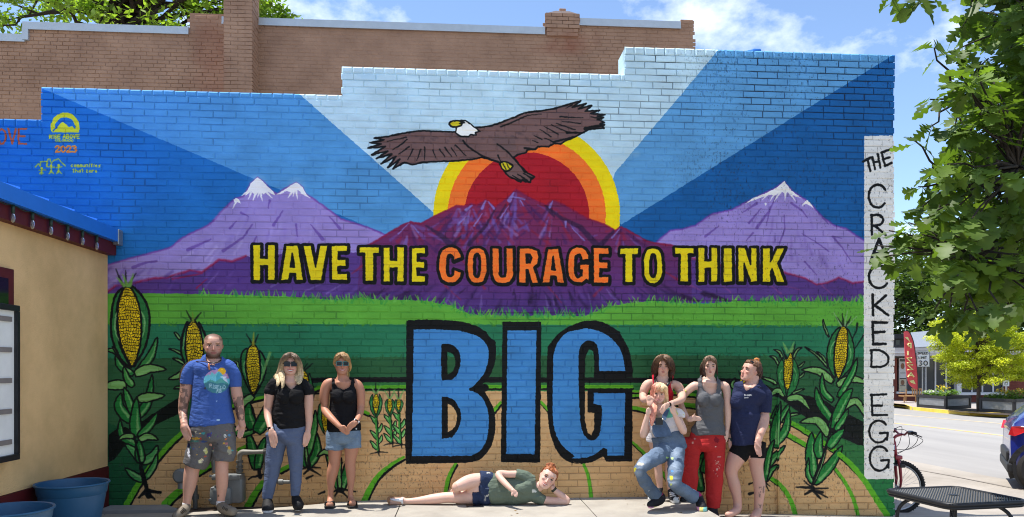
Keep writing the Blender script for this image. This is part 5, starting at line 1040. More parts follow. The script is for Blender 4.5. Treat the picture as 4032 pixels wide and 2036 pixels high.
        if not glasses:
            for sx in (1, -1):
                mb = MB(); ell((sx*.15, .512, .335), .058, .022, .024*squint+.006, mb, 12); s.feat.append(('eye', mb, M_eye))
                mb = MB(); ell((sx*.15, .510, .348), .028, .012, .026*squint+.006, mb, 10); s.feat.append(('iris', mb, M_iris))
                mb = MB(); mb.tube([hp(sx*(.15+dx), .512+.03*squint+.012-(dx*6)**2*.012, .356-abs(dx)*.25) for dx in (-.065, -.03, 0, .03, .065)], hh*.017, 6); s.feat.append(('eyelid', mb, mat('lash', tuple(lc((70, 48, 40)))+(1,), .7)))  # socket shade put into thick dark lids, and into the brows below
        for sx in (1, -1):
            mb = MB(); mb.tube([hp(sx*x, h, f) for x, h, f in ((.07, .595, .372), (.13, .622, .372), (.19, .618, .345), (.235, .59, .30))], [hh*.017, hh*.023, hh*.019, hh*.009], 6); s.feat.append(('eyebrow', mb, mat('brow', tuple(lc(brow))+(1,), .8)))
        lm = mat('lips', tuple(lc(lips))+(1,), .45); wd = .10+.05*smile
        def mouth(dh, bulge): return [hp(x, .215+dh*(1-(x/wd)**2)+.045*smile*(x/wd)**2-.01*smile, .405+bulge-(x/wd)**2*.055) for x in np.linspace(-wd, wd, 9)]
        rr_ = [hh*v for v in (.005, .012, .016, .018, .018, .018, .016, .012, .005)]
        mb = MB(); mb.tube(mouth(.014+.012*smile, 0), rr_, 8); mb.tube(mouth(-.022-.030*smile, 0), rr_, 8); s.feat.append(('lips', mb, lm))
        if smile > .45:
            mb = MB(); mb.tube(mouth(-.004-.008*smile, -.002), [v*.9 for v in rr_], 8); s.feat.append(('teeth', mb, M_teeth))
        if glasses:
            fr_c, lens_h = glasses
            g = MB()
            def panel(x0, x1, h0, h1, f0, f1, mi, bulge=0):
                P = []
                for ff in (f1, f0):
                    for (x, h) in ((x0, h0+.02), (x0+.02, h0), (x1-.02, h0), (x1, h0+.02), (x1, h1), (x0, h1)): P.append(hp(x, h, ff-(x*x)*.55))
                g.add(P, [(0, 1, 2, 3, 4, 5), (11, 10, 9, 8, 7, 6)]+[(i, i+6, (i+1) % 6+6, (i+1) % 6) for i in range(6)], mi)
            for sx in (1, -1):
                a0, a1 = (.025, .285) if sx > 0 else (-.285, -.025)
                panel(a0, a1, .5-lens_h/2-.01, .5+lens_h/2+.012, .395, .425, 0); panel(a0+.016, a1-.016, .5-lens_h/2+.004, .5+lens_h/2-.008, .4255, .430, 1)
                g.box(0, 0, 0, 0, 0, 0) if False else None
                g.tube([hp(sx*.28, .53, .385), hp(sx*.345, .53, .25), hp(sx*.365, .53, 0.02), hp(sx*.35, .47, -.06)], hh*.014, 6, 0)
            g.tube([hp(-.05, .53, .415), hp(0, .535, .42), hp(.05, .53, .415)], hh*.016, 6, 0)
            s.glass = (g, [mat('glasses_frame', tuple(lc(fr_c))+(1,), .3), M_lens])
    def cap(s, mb, hl=.80, thick=.03, back=.30, part=0, side=.5, fringe=None):
        """hair lying on the skull; inside the head where the face is bare"""
        n = 30; v = []; rows_ = []
        hs = [back, .38, .46, .54, .62, .70, .78, .85, .91, .96, 1.0]; pr = np.array(s.prof)
        for h in hs:
            w = np.interp(h, pr[:, 0], pr[:, 1]); f = np.interp(h, pr[:, 0], pr[:, 2]); b = np.interp(h, pr[:, 0], pr[:, 3])
            for k in range(n):
                an = 2*math.pi*k/n; c, sn = math.cos(an), math.sin(an); g = thick*(1+.25*math.sin(5*an+h*7))
                x = (w+g)*math.copysign(abs(c)**.86, c); y = (f+b)/2+((f-b)/2+g)*sn; hh_ = h+(thick*1.0 if h > .9 else 0)
                lim = hl-.45*abs(x)**1.0*.5 if fringe is None else fringe
                if (y > .02 and h < lim) or (h < side and y > -.14): x *= .72; y = y*.6-.05
                v.append(s.hp(x, hh_, y))
        s.locks = []; s.capinfo = (hl, thick, fringe)
        m = len(hs); f_ = [(i*n+k, i*n+(k+1) % n, (i+1)*n+(k+1) % n, (i+1)*n+k) for i in range(m-1) for k in range(n)]+[tuple(range(n-1, -1, -1)), tuple((m-1)*n+k for k in range(n))]
        mb.add(v, f_)
    def strands(s, parent, paint, rnd=random.Random(9)):
        mb = MB()
        for V, pts in s.locks:
            for k in range(30):
                a = rnd.uniform(0, 6.28); ro = rnd.uniform(.8, 1.12); q = []; j = rnd.uniform(-.06, .06)
                for i, p_ in enumerate(pts):
                    w = p_[2]/2; tt = s.t+(p_[3] if len(p_) > 3 else 0); q.append(at(*V(p_[0]+w*ro*math.cos(a)+w*j*i, p_[1]+w*.25*math.sin(a*3)), tt-.7*ro*abs(math.sin(a))*w/V.o[2]*tt/FPX*(1 if k % 4 else -1)))
                mb.tube(sm([tuple(v) for v in q], n=3), [.0032]*(3*(len(q)-1))+[.0012], 3, caps=False)
        hl, th, fr = s.capinfo; pr = np.array(s.prof)
        for k in range(110):
            a = rnd.uniform(0, 6.28); q = []
            for h in (1.0, .96, .91, .84, .76, .67, .58):
                w, f, b = (np.interp(h, pr[:, 0], pr[:, c_]) for c_ in (1, 2, 3)); x = (w+th*1.1)*math.cos(a); y = (f+b)/2+((f-b)/2+th*1.1)*math.sin(a)
                if y > .02 and h < (fr if fr is not None else hl-.22*abs(x)): break
                q.append(tuple(s.hp(x, h+(th if h > .9 else 0), y)))
            if len(q) > 2: mb.tube(sm(q, n=2), [.003]*(2*(len(q)-1))+[.001], 3, caps=False)
        me = mb.mesh('hair_strands'); co = get_co(me); px, py, _ = proj(co); c = paint(co, px, py, None, np.ones((len(co), 3)))*np.repeat(np.random.default_rng(3).uniform(.65, 1.35, len(co)//3+1), 3)[:len(co), None]
        set_col(me, c); s.local(me); me.materials.append(M_hair); o = link('hair_strands', me, None, parent); o['kind'] = 'stuff'
    def clamp(s, me):
        co = get_co(me); co[:, 2] = np.maximum(co[:, 2], s.z+.001); set_co(me, co)
    def local(s, me): 
        co = get_co(me); co -= np.array(s.off); set_co(me, co)
    def finish_body(s, voxel=.0052, it=4, paint=None):
        me = remesh(s.body, voxel, it, 'body'); s.clamp(me); co = get_co(me); c = np.tile(lc(s.skin), (len(co), 1))
        n = vnoise(co, 9, 3); c *= (1+.06*n)[:, None]; c[:, 0] *= 1+.04*vnoise(co, 14, 2)
        if s.hp:                                            # warmer nose, cheeks, ears
            for q in ((0, .36, .42), (.19, .38, .33), (-.19, .38, .33), (.36, .48, -.03), (-.36, .48, -.03)):
                d = np.linalg.norm(co-np.array(s.hp(*q)), axis=1)/s.hh; k = np.exp(-(d/.11)**2)[:, None]; c = c*(1-k*np.array([[.03, .20, .20]]))
        for sx in (1, -1):                                  # eye sockets, so the noon sun leaves them in shade
            q = np.array(s.hp(sx*.15, .515, .36)); d2 = ((co-q)**2).sum(1)/(s.hh*.085)**2; k = np.clip(1-d2, 0, 1); co -= np.array(s.hax[2])*(k*s.hh*.035)[:, None]
        set_co(me, co)
        px, py, _ = proj(co); no = get_no(me); front = no@AXD < .3
        if paint: c = paint(co, px, py, front, c)
        set_col(me, c); s.local(me); me.materials.append(M_skin); o = link('body', me, None, s.root); s.ob = o
        for nm, mb, m in s.feat: mb.v = [tuple(Vector(p)-s.off) for p in mb.v]; mb.build(nm, m, o, True)
        if hasattr(s, 'glass'): g, ms = s.glass; g.v = [tuple(Vector(p)-s.off) for p in g.v]; g.build('sunglasses', ms, s.root)
        return o
    def garment(s, name, mb, col, voxel=.008, it=3, fold=.006, fscale=(7, 7, 4), cut=None, keep=None, paint=None, m=None, var=.05, clamp=True, fnoise=9, label=None, parent=None, remesh_=True):
        me = remesh(mb, voxel, it, name)
        co = get_co(me); no = get_no(me)
        if fold:
            f = vnoise(co*np.array([fscale]), 1, 3); f2 = 1-2*np.abs(vnoise(co*np.array([fscale])*1.7+31, 1, 2)); co = co+no*(np.clip(f*.8+f2*.6-.05, -.3, 1.2)*fold*(1.35 if name not in ('hair', 'shoe', 'sock') else 1))[:, None]; set_co(me, co)
        if clamp: s.clamp(me); co = get_co(me)
        px, py, _ = proj(co)
        if keep is not None: bad = ~inside(px, py, keep)
        else: bad = np.zeros(len(co), bool)
        if cut is not None:
            for poly in cut: bad |= inside(px, py, poly)
        if bad.any(): cut_faces(me, bad); co = get_co(me); px, py, _ = proj(co)
        c = np.tile(lc(col), (len(co), 1)); c *= (1+var*vnoise(co, fnoise, 3))[:, None]
        if paint: no = get_no(me); c = paint(co, px, py, no@AXD < .25, c)
        set_col(me, c); s.local(me); me.materials.append(m or M_cloth); me.polygons.foreach_set('use_smooth', [True]*len(me.polygons))
        o = link(name, me, None, parent or s.root)
        if name == 'hair': s.strands(o, paint); del s.locks
        if name not in ('hair', 'sock', 'shoe'): s.tuck(me)
        if label: o['label'] = label
        return o
    def tuck(s, me):                 # skin that pokes through a garment goes back under it
        from mathutils.bvhtree import BVHTree
        if not hasattr(s, 'ob'): return
        bv = BVHTree.FromPolygons([v.co for v in me.vertices], [tuple(p.vertices) for p in me.polygons])
        co = get_co(s.ob.data); no = get_no(s.ob.data); g = get_co(me); lo, hi = g.min(0)-.03, g.max(0)+.03
        for i in np.where(((co > lo) & (co < hi)).all(1))[0]:
            v, n = Vector(co[i]), Vector(no[i]); h, hn, _, d = bv.ray_cast(v+n*.0005, -n, .022)
            if h is not None and hn.dot(n) > .5 and d < .011: co[i] = np.array(h-n*.004)
            else:
                h, hn, _, d = bv.ray_cast(v, n, .005)
                if h is not None and hn.dot(n) > 0: co[i] = np.array(h-n*.005)
        set_co(s.ob.data, co)
    def small(s, name, mb, m, parent=None, smooth=True):
        mb.v = [tuple(Vector(p)-s.off) for p in mb.v]; return mb.build(name, m, parent or s.root, smooth)
def spl(c, co, px, py, front, V, items):
    for (x, y, rx, ry, col) in items:
        X, Y = V(x, y); d = ((px-X)/(rx/V.o[2]))**2+((py-Y)/(ry/V.o[2]))**2+vnoise(co, 55, 2)*1.3; m = front & (d < 1); c[m] = lc(col)
    return c
def pol(c, px, py, front, V, pts, col): m = front & inside(px, py, V.L(pts)); c[m] = lc(col); return c
def sole(s, h, col):
    def f(co, px, py, front, c): c[co[:, 2] < s.z+h] = lc(col); return c
    return f
def watch(p, V, a, b, w, dt, strap, face=True):
    A, B = at(*V(*a), p.t+dt), at(*V(*b), p.t+dt); mid = (A+B)/2; d = (B-A).normalized(); r = w/V.o[2]/2*(p.t)/FPX
    mb = MB(); x = d.cross(AX_D).normalized()
    mb.tube([mid-d*.011, mid-d*.009, mid+d*.009, mid+d*.011], [r*1.0, r*1.09, r*1.09, r*1.0], 16); o = p.small('watch_strap', mb, strap)
    if face:
        mb = MB(); c = mid-AX_D*(r*1.05); 
        P = [c+d*(.017*i)+x*(.015*j)-AX_D*k for k in (0, .009) for i, j in ((-1, -1), (1, -1), (1, 1), (-1, 1))]
        mb.add(P, [(3, 2, 1, 0), (4, 5, 6, 7), (0, 1, 5, 4), (1, 2, 6, 5), (2, 3, 7, 6), (3, 0, 4, 7)]); p.small('watch_face', mb, M_lens, o, False)

# ---- the man in the blue T-shirt
p = Person('man in a blue mountain-print T-shirt and paint-splattered grey shorts', 6.85, .05, 810)
p.skin = (194, 148, 128)
p.set_head(U1, (522, 78), (520, 388), 2, -2, wide=1.06, smile=.35, brow=(150, 112, 84), lips=(160, 96, 86), squint=.25)
p.limb(U1, [(520, 340, 165), (524, 420, 175), (522, 470, 300)], .95)
torso = [(515, 470, 330), (505, 520, 470), (495, 620, 440), (490, 760, 450), (490, 900, 470), (492, 1050, 500), (500, 1180, 545), (505, 1245, 560)]
p.limb(U1, torso+[(505, 1330, 520)], .58, scale=.88)
p.limb(U1, [(300, 520, 150), (200, 620, 160), (180, 720, 152), (165, 850, 150), (140, 960, 126), (132, 1080, 112), (142, 1190, 90, -.08), (156, 1275, 86, -.13)])
p.limb(U1, [(700, 520, 150), (800, 640, 140), (808, 760, 130), (825, 860, 138), (842, 950, 124), (862, 1080, 106), (880, 1190, 84), (896, 1260, 82)])
p.hand(U2, (212, 62), (228, 160), (284, 290), 108, -1, -.13, .85, thumb_tip=(318, 232))
p.hand(U2, (975, 60), (978, 150), (955, 258), 100, 1, 0, .85, curl=.02)
p.limb(U2, [(440, 300, 250), (400, 500, 205), (330, 650, 190), (310, 760, 190), (287, 900, 163), (266, 1020, 118), (254, 1140, 98)]); p.limb(U2, [(745, 300, 220), (722, 560, 172), (720, 700, 165), (722, 850, 154, .02), (718, 950, 128, .03), (708, 1060, 100, .04), (702, 1130, 98, .04)])
def man_paint(co, px, py, f, c):
    tn = vnoise(co, 38, 3)
    arm = inside(px, py, U1.L([(60, 720), (190, 720), (190, 860), (215, 900), (180, 1180), (60, 1180)])) | inside(px, py, U1.L([(770, 880), (900, 880), (920, 1190), (820, 1190)])) | inside(px, py, U1.L([(110, 715), (180, 715), (180, 790), (110, 790)]))
    m = arm & (tn > -.08); c[m] = c[m]*.38+.02
    c[inside(px, py, U1.L([(770, 960), (820, 960), (850, 1170), (815, 1170)]))] *= .35
    c[inside(px, py, U2.L([(662, 1005), (685, 1005), (685, 1035), (662, 1035)])) & f] *= .3
    h = (co-np.array(p.hmid))@np.array(p.hax[1])/p.hh+.5; fw = (co-np.array(p.hmid))@np.array(p.hax[2])/p.hh; x = np.abs((co-np.array(p.hmid))@np.array(p.hax[0])/p.hh)
    head = py < U1(0, 400)[1]; nn = vnoise(co, 70, 2)*.03
    sg = lambda v: 1/(1+np.exp(-v*38))
    b = head*(h > -.08)*sg(fw+.05)*sg(.225-h+.25*(x-.13).clip(0, .2)+nn)*(1-sg(.10-x)*sg(h-.165)*sg(.25-h))*.85
    b = np.maximum(b, head*sg(h-.262)*sg(.308-h)*sg(.135-x)*sg(fw-.2)*.7)
    b = np.maximum(b, head*np.maximum(sg(h-.85+.12*(x > .2)+nn)*sg(.26-fw), np.maximum(sg(.04-fw)*sg(h-.52)*sg(x-.24), sg(-.06-fw)*sg(h-.35)))*.8)[:, None]; c = c*(1-b)+lc((58, 40, 30))*b
    return c
p.finish_body(paint=man_paint)
mb = MB(); p.tube(mb, U1, torso, .62, caps=(1, 0), grow=.006); p.tube(mb, U1, [(360, 475, 150), (270, 510, 170), (205, 600, 178), (185, 722, 172)], .95, caps=(1, 0)); p.tube(mb, U1, [(650, 470, 150), (730, 500, 150), (790, 600, 150), (806, 758, 142)], .95, caps=(1, 0)); p.tube(mb, U1, [(522, 418, 205), (520, 450, 300), (515, 480, 430)], .6, caps=(0, 0))
def shirt_paint(co, px, py, f, c):
    e = lambda cx, cy, rx, ry: U1.L([(cx+rx*math.cos(a), cy+ry*math.sin(a)) for a in np.linspace(0, 6.28, 40)])
    m = f & inside(px, py, e(565, 690, 166, 152))
    c[m] = lc((186, 150, 200)); c = pol(c, px, py, m, U1, [(400, 690), (400, 640), (450, 600), (480, 610), (500, 570), (540, 600), (590, 555), (640, 610), (700, 660), (735, 640), (735, 760), (400, 760)], (120, 205, 222))
    c[f & inside(px, py, e(628, 560, 52, 46))] = lc((232, 180, 44)); c = pol(c, px, py, m, U1, [(560, 610), (592, 553), (650, 615), (610, 640), (640, 700), (560, 700)], (84, 176, 200))
    c = pol(c, px, py, m, U1, [(600, 628), (700, 625), (670, 650)], (225, 230, 240)); c = pol(c, px, py, m, U1, [(640, 640), (690, 655), (720, 740), (670, 700)], (214, 226, 240))
    c = pol(c, px, py, m, U1, [(400, 720), (480, 665), (550, 690), (620, 645), (690, 700), (740, 740), (740, 760), (400, 760)], (92, 166, 156))
    c = pol(c, px, py, m, U1, [(395, 720), (470, 690), (560, 715), (650, 710), (740, 745), (740, 860), (395, 860)], (70, 128, 142))
    for ch, x0, y0, w, h in (('R', 470, 720, 30, 50), ('I', 508, 728, 20, 48), ('S', 530, 735, 28, 48), ('E', 566, 738, 28, 48), ('A', 560, 790, 30, 44), ('L', 612, 745, 26, 44), ('O', 642, 738, 32, 48), ('B', 596, 792, 28, 40)):
        for st_ in SF[ch]:
            for (a, b) in zip(st_[:-1], st_[1:]):
                for u in np.linspace(0, 1, 8):
                    X, Y = U1(x0+w*(a[0]*(1-u)+b[0]*u), y0+h*(a[1]*(1-u)+b[1]*u)); c[f & (np.hypot(px-X, py-Y) < 1.5)] = lc((150, 190, 200))
    c = spl(c, co, px, py, f, U1, [(585, 1185, 22, 12, (170, 200, 225)), (560, 945, 8, 6, (150, 180, 220)), (412, 775, 14, 16, (70, 60, 60))])
    return c
p.garment('shirt', mb, (62, 92, 160), .0065, 3, .007, (6, 6, 2.6), paint=shirt_paint, cut=[U1.L([(425, 280), (625, 280), (622, 418), (600, 440), (540, 462), (480, 452), (430, 425)])])
mb = MB(); p.tube(mb, U2, [(590, 40, 560), (590, 150, 590), (588, 240, 580)], .62, caps=(0, .3)); p.tube(mb, U2, [(450, 200, 310), (430, 400, 340), (352, 615, 315)], .85, caps=(.2, 0)); p.tube(mb, U2, [(745, 200, 300), (755, 400, 305), (742, 548, 262)], .85, caps=(.2, 0))
sp_c = [(60, 150, 160), (200, 160, 60), (60, 80, 150), (90, 60, 110), (190, 90, 50), (40, 42, 60), (205, 200, 170), (70, 120, 70), (170, 60, 50)]
r_ = random.Random(4); items = [(435, 552, 40, 26, (214, 208, 170)), (760, 225, 16, 18, (220, 220, 210)), (820, 215, 22, 14, (70, 130, 170)), (470, 190, 22, 18, (70, 150, 150)), (380, 262, 60, 16, (190, 150, 60)), (360, 295, 60, 14, (70, 120, 110)), (480, 300, 40, 12, (60, 84, 140)), (505, 430, 26, 40, (190, 190, 120)), (820, 430, 34, 40, (150, 150, 130)), (815, 380, 18, 24, (190, 150, 60)), (550, 220, 36, 26, (78, 66, 110)), (280, 450, 16, 70, (215, 215, 222)), (280, 350, 18, 30, (40, 44, 70)), (500, 495, 24, 12, (180, 80, 60)), (775, 265, 16, 10, (200, 110, 60)), (780, 330, 20, 20, (160, 110, 110))]
for i in range(34): items.append((r_.uniform(290, 880), r_.uniform(150, 560), r_.uniform(4, 16), r_.uniform(3, 12), r_.choice(sp_c)))
p.garment('shorts', mb, (98, 96, 96), .0075, 2, .009, (6, 6, 5), paint=lambda co, px, py, f, c: spl(c, co, px, py, f, U2, items))
for nm, pts, sk, sole_c in (('shoe', [(252, 1150, 104, 0), (230, 1195, 128, -.04), (175, 1245, 128, -.10), (110, 1285, 100, -.16)], [(252, 1110, 104), (250, 1165, 110)], (120, 108, 92)), ('shoe', [(702, 1130, 112, .05), (730, 1180, 140, .0), (800, 1212, 140, -.05), (866, 1232, 128, -.08)], [(702, 1085, 104, .04), (702, 1140, 112, .04)], (70, 66, 62))):
    mb = MB(); p.tube(mb, U2, pts, .9); sh = p.garment(nm, mb, (122, 112, 98), .006, 2, .003, (20, 20, 20), m=M_shoe, paint=sole(p, .022, sole_c))
    mb = MB(); p.tube(mb, U2, sk, 1.0, caps=(.2, .2)); p.garment('sock', mb, (214, 212, 214), .007, 1, .002)
    a, b = np.array(pts[1][:2]), np.array(pts[2][:2]); n_ = b-a; n_ = n_/np.linalg.norm(n_); q = np.array([n_[1], -n_[0]])
    for k in range(4):
        c_ = a*(1-k*.28)+b*k*.28; mb = MB(); dtv = pts[1][3]-.085-.01*k; mb.tube([at(*U2(*(c_+q*34*e+n_*6*abs(e))), p.t+dtv+abs(e)*.035) for e in (-1, -.5, 0, .5, 1)], .0045, 6); p.small('lace', mb, mat('lace', RGB(70, 64, 56), .9), sh)
mb = MB(); mb.tube([at(*U1(440+dx, 440+dy), p.t+dd) for dx, dy, dd in ((-10, -25, -.03), (20, 5, -.08), (80, 12, -.11), (140, 2, -.09), (178, -25, -.03))], .0045, 6); p.small('cord', mb, M_blk)
# straw hat hanging on his back by its cord
hat = thing('straw_hat', 'straw hat hanging behind the shoulder of the man in blue', 'hat', tuple(at(*U1(345, 668), p.t+.19)))
M_straw = mat('straw', RGB(178, 152, 116), .85, .2, 60, .6, 200, col2=RGB(196, 172, 136)); mb = MB()
mb.lathe([(.190, -.004), (.193, 0), (.190, .004), (.12, .010), (.095, .016), (.085, .075), (.06, .095), (.01, .10)], (0, 0, 0), 40, axis='y')
b_ = mb.build('brim', M_straw, hat, True); b_.rotation_euler = (math.radians(12), 0, math.radians(-8))
mb = MB(); mb.tube([(.194*math.cos(a), 0, .194*math.sin(a)) for a in np.linspace(0, 2*math.pi, 48)[:-1]], .006, 6, closed=True); c_ = mb.build('brim_edge', mat('brown_binding', RGB(92, 66, 50), .8), hat, True); c_.rotation_euler = b_.rotation_euler
mb = MB(); q0 = np.array(hat.location); mb.tube([Vector(at(*U1(x, y), p.t+d))-hat.location for x, y, d in ((270, 438, -.02), (340, 430, -.07), (410, 436, -.10), (455, 455, -.125), (470, 510, -.14), (476, 545, -.14))], .004, 6); mb.build('chin_cord', mat('leather_cord', RGB(70, 46, 36), .8), hat, True)
mb = MB(); q = Vector(at(*U1(465, 500), p.t-.142))-hat.location; mb.tube([q+Vector((-.004, 0, .03)), q, q+Vector((.004, 0, -.03))], [.006, .011, .007], 8); mb.build('bead', mat('amber_bead', RGB(190, 120, 80), .3), hat, True)

# ---- the woman in the black T-shirt
p = Person('woman with long blonde hair in a black V-neck T-shirt and blue trousers', 7.08, .05, 1145)
p.skin = (202, 158, 138)
p.set_head(U3, (458, 88), (456, 398), 2, 3, wide=1.03, smile=1.0, glasses=((16, 14, 15), .20), lips=(176, 96, 92), brow=(90, 70, 56))
p.limb(U3, [(450, 350, 150), (455, 440, 165), (455, 500, 260)], .95)
tor = [(440, 495, 300), (435, 560, 420), (455, 660, 420), (442, 760, 430), (435, 900, 455), (440, 1000, 466), (448, 1100, 464), (452, 1165, 455)]
p.limb(U3, tor+[(452, 1230, 440)], .58, scale=.84)
p.limb(U3, [(250, 520, 130), (165, 610, 150), (155, 700, 150), (142, 800, 138), (130, 900, 120), (132, 1000, 110, -.04), (150, 1100, 88, -.11), (168, 1190, 76, -.16), (180, 1240, 74, -.18)]); p.limb(U3, [(640, 520, 130), (715, 610, 130), (728, 700, 130), (726, 820, 132), (725, 930, 116), (732, 1050, 104), (724, 1160, 84, -.02), (712, 1250, 76, -.04)])
p.hand(U4, (180, 62), (198, 160), (220, 305), 118, -1, -.20, .9, thumb_tip=(262, 232)); p.hand(U4, (702, 76), (692, 160), (652, 290), 104, 1, -.05, .8, thumb_tip=(636, 250))
p.limb(U4, [(250, 200, 230), (195, 600, 150), (120, 1030, 85), (122, 1090, 80)]); p.limb(U4, [(525, 200, 220), (530, 600, 140), (515, 1000, 85), (518, 1060, 80)])
p.finish_body()
mb = MB(); p.tube(mb, U3, tor, .64, caps=(1, 0), grow=.005); p.tube(mb, U3, [(330, 490, 120), (245, 520, 160), (180, 600, 168), (158, 672, 158)], .95, caps=(1, 0)); p.tube(mb, U3, [(580, 490, 120), (650, 520, 150), (712, 600, 140), (728, 672, 134)], .95, caps=(1, 0)); p.tube(mb, U3, [(455, 440, 240), (445, 480, 380), (440, 520, 430)], .62, caps=(.3, 0)); p.tube(mb, U3, [(365, 680, 190, -.075), (380, 730, 190, -.075)], .8); p.tube(mb, U3, [(545, 680, 190, -.075), (530, 730, 190, -.075)], .8)
p.garment('t_shirt', mb, (22, 22, 24), .0065, 2, .010, (4, 4, 11), cut=[U3.L([(340, 300), (580, 300), (585, 455), (560, 520), (485, 604), (440, 580), (365, 500), (335, 455)])])
mb = MB(); p.tube(mb, U4, [(455, -20, 440, .0), (452, 30, 462), (418, 80, 520), (385, 140, 568)], .60, caps=(0, .4)); p.tube(mb, U4, [(265, 110, 320), (250, 260, 262), (225, 430, 242), (195, 600, 215), (158, 800, 184), (128, 960, 150), (118, 1040, 134)], .9, caps=(.2, 0)); p.tube(mb, U4, [(530, 110, 280), (522, 300, 242), (527, 450, 205), (531, 600, 182), (530, 800, 156), (517, 1000, 128)], .9, caps=(.2, 0))
p.garment('trousers', mb, (86, 98, 124), .0075, 2, .008, (7, 7, 4))
mb = MB(); p.cap(mb, hl=.86, thick=.045, back=.1, side=.2)
for pts in ([(470, 90, 60, -.05), (400, 120, 80, -.09), (345, 200, 80, -.06), (325, 300, 90, -.02), (300, 400, 110, 0), (280, 450, 90, -.04)], [(300, 380, 90, .02), (250, 420, 70, 0), (235, 440, 30, 0)], [(330, 380, 90, -.04), (345, 480, 50, -.10), (350, 560, 30, -.12), (330, 590, 12, -.12)], [(290, 460, 60, -.06), (280, 520, 40, -.10), (270, 560, 14, -.11)], [(480, 95, 60, -.05), (540, 140, 80, -.08), (590, 230, 70, -.04), (600, 330, 76, 0), (598, 420, 80, 0), (585, 500, 60, -.06), (575, 530, 20, -.08)], [(540, 380, 70, .02), (545, 450, 60, -.02), (570, 500, 30, -.05)], [(380, 300, 150, .09), (400, 420, 150, .08)], [(530, 300, 130, .09), (530, 420, 120, .08)]): p.tube(mb, U3, pts, .7)
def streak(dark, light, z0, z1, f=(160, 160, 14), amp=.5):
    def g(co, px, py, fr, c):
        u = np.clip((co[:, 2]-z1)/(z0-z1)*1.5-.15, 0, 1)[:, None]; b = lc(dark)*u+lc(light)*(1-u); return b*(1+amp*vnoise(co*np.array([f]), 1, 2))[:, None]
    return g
zt = at(*U3(450, 75), 7.08).z; zb = at(*U3(450, 430), 7.08).z
p.garment('hair', mb, (1, 1, 1), .006, 1, .006, (110, 110, 12), paint=streak((104, 84, 66), (200, 178, 140), zt, zb), m=M_hair)
for pts, c_ in (([(122, 1050, 118), (124, 1110, 150, -.04), (128, 1185, 172, -.10)], 0), ([(522, 1020, 116), (545, 1080, 150, -.04), (566, 1135, 160, -.09)], 0)):
    mb = MB(); p.tube(mb, U4, pts, .95); sh = p.garment('shoe', mb, (20, 20, 22), .006, 2, .003, (25, 25, 25), m=M_shoe, paint=sole(p, .026, (215, 215, 218)))
watch(p, U3, (160, 1160), (170, 1200), 80, -.15, M_strapw)

# ---- the woman in the black tank top
p = Person('woman in a black tank top and denim shorts with hands folded', 7.32, .05, 1347)
p.skin = (180, 126, 100)
p.set_head(U3, (1215, 78), (1212, 392), 4, 2, wide=.97, smile=.6, glasses=((60, 140, 142), .18), lips=(180, 100, 92), brow=(120, 90, 60))
p.limb(U3, [(1212, 340, 140), (1215, 440, 150), (1218, 500, 240)], .95)
tor = [(1222, 480, 230), (1225, 510, 380), (1232, 600, 360), (1242, 700, 365), (1238, 800, 370), (1232, 940, 382), (1225, 1050, 430), (1240, 1150, 470), (1245, 1215, 466)]
p.limb(U3, tor, .58, scale=.93)
p.limb(U3, [(1075, 490, 110), (1005, 530, 150), (968, 620, 150), (955, 730, 138), (962, 830, 112), (958, 880, 108), (990, 950, 112, -.06), (1080, 1050, 98, -.15), (1165, 1135, 78, -.20), (1192, 1160, 72, -.21)]); p.limb(U3, [(1390, 500, 110), (1440, 540, 140), (1482, 630, 136), (1490, 740, 126), (1490, 850, 112), (1478, 960, 98, -.05), (1440, 1050, 84, -.14), (1412, 1095, 72, -.19)])
p.hand(U3, (1190, 1158), (1240, 1200), (1320, 1255), 100, -1, -.215, .9, thumb_tip=(1270, 1160)); p.hand(U3, (1412, 1095), (1350, 1135), (1275, 1225), 100, 1, -.235, .85, thumb_tip=(1290, 1150))
p.limb(U4, [(1100, 200, 240), (1095, 340, 208), (1088, 450, 176), (1085, 540, 165), (1058, 650, 164), (1040, 750, 136), (1035, 850, 100), (1030, 950, 80), (1028, 1020, 84), (1022, 1075, 92, -.03), (1018, 1130, 110, -.09)]); p.limb(U4, [(1345, 200, 240), (1333, 310, 208), (1318, 450, 166), (1312, 540, 150), (1320, 650, 140), (1322, 750, 118), (1320, 850, 90), (1318, 950, 74), (1318, 1010, 82), (1330, 1060, 92, -.03), (1345, 1105, 108, -.08)])
p.finish_body()
mb = MB(); p.tube(mb, U3, tor, .62, caps=(1, 0), grow=.008)
p.tube(mb, U3, [(1085, 470, 46), (1080, 560, 60), (1100, 660, 90)], 3.2, caps=(1, 1)); p.tube(mb, U3, [(1368, 470, 46), (1390, 560, 56), (1385, 660, 90)], 3.2, caps=(1, 1))
p.tube(mb, U3, [(1150, 690, 180, -.07), (1158, 730, 180, -.07)], .85); p.tube(mb, U3, [(1325, 690, 180, -.07), (1318, 730, 180, -.07)], .85)
p.garment('tank_top', mb, (20, 20, 23), .0065, 2, .006, (5, 5, 9), cut=[U3.L([(1090, 300), (1355, 300), (1352, 430), (1338, 530), (1300, 585), (1230, 605), (1150, 570), (1110, 510)]), U3.L([(900, 400), (1052, 400), (1058, 450), (1060, 560), (1058, 640), (900, 640)]), U3.L([(1392, 400), (1600, 400), (1600, 640), (1432, 640), (1415, 560)])], paint=lambda co, px, py, f, c: spl(c, co, px, py, f, U3, [(1425, 1185, 14, 9, (200, 200, 200))]))
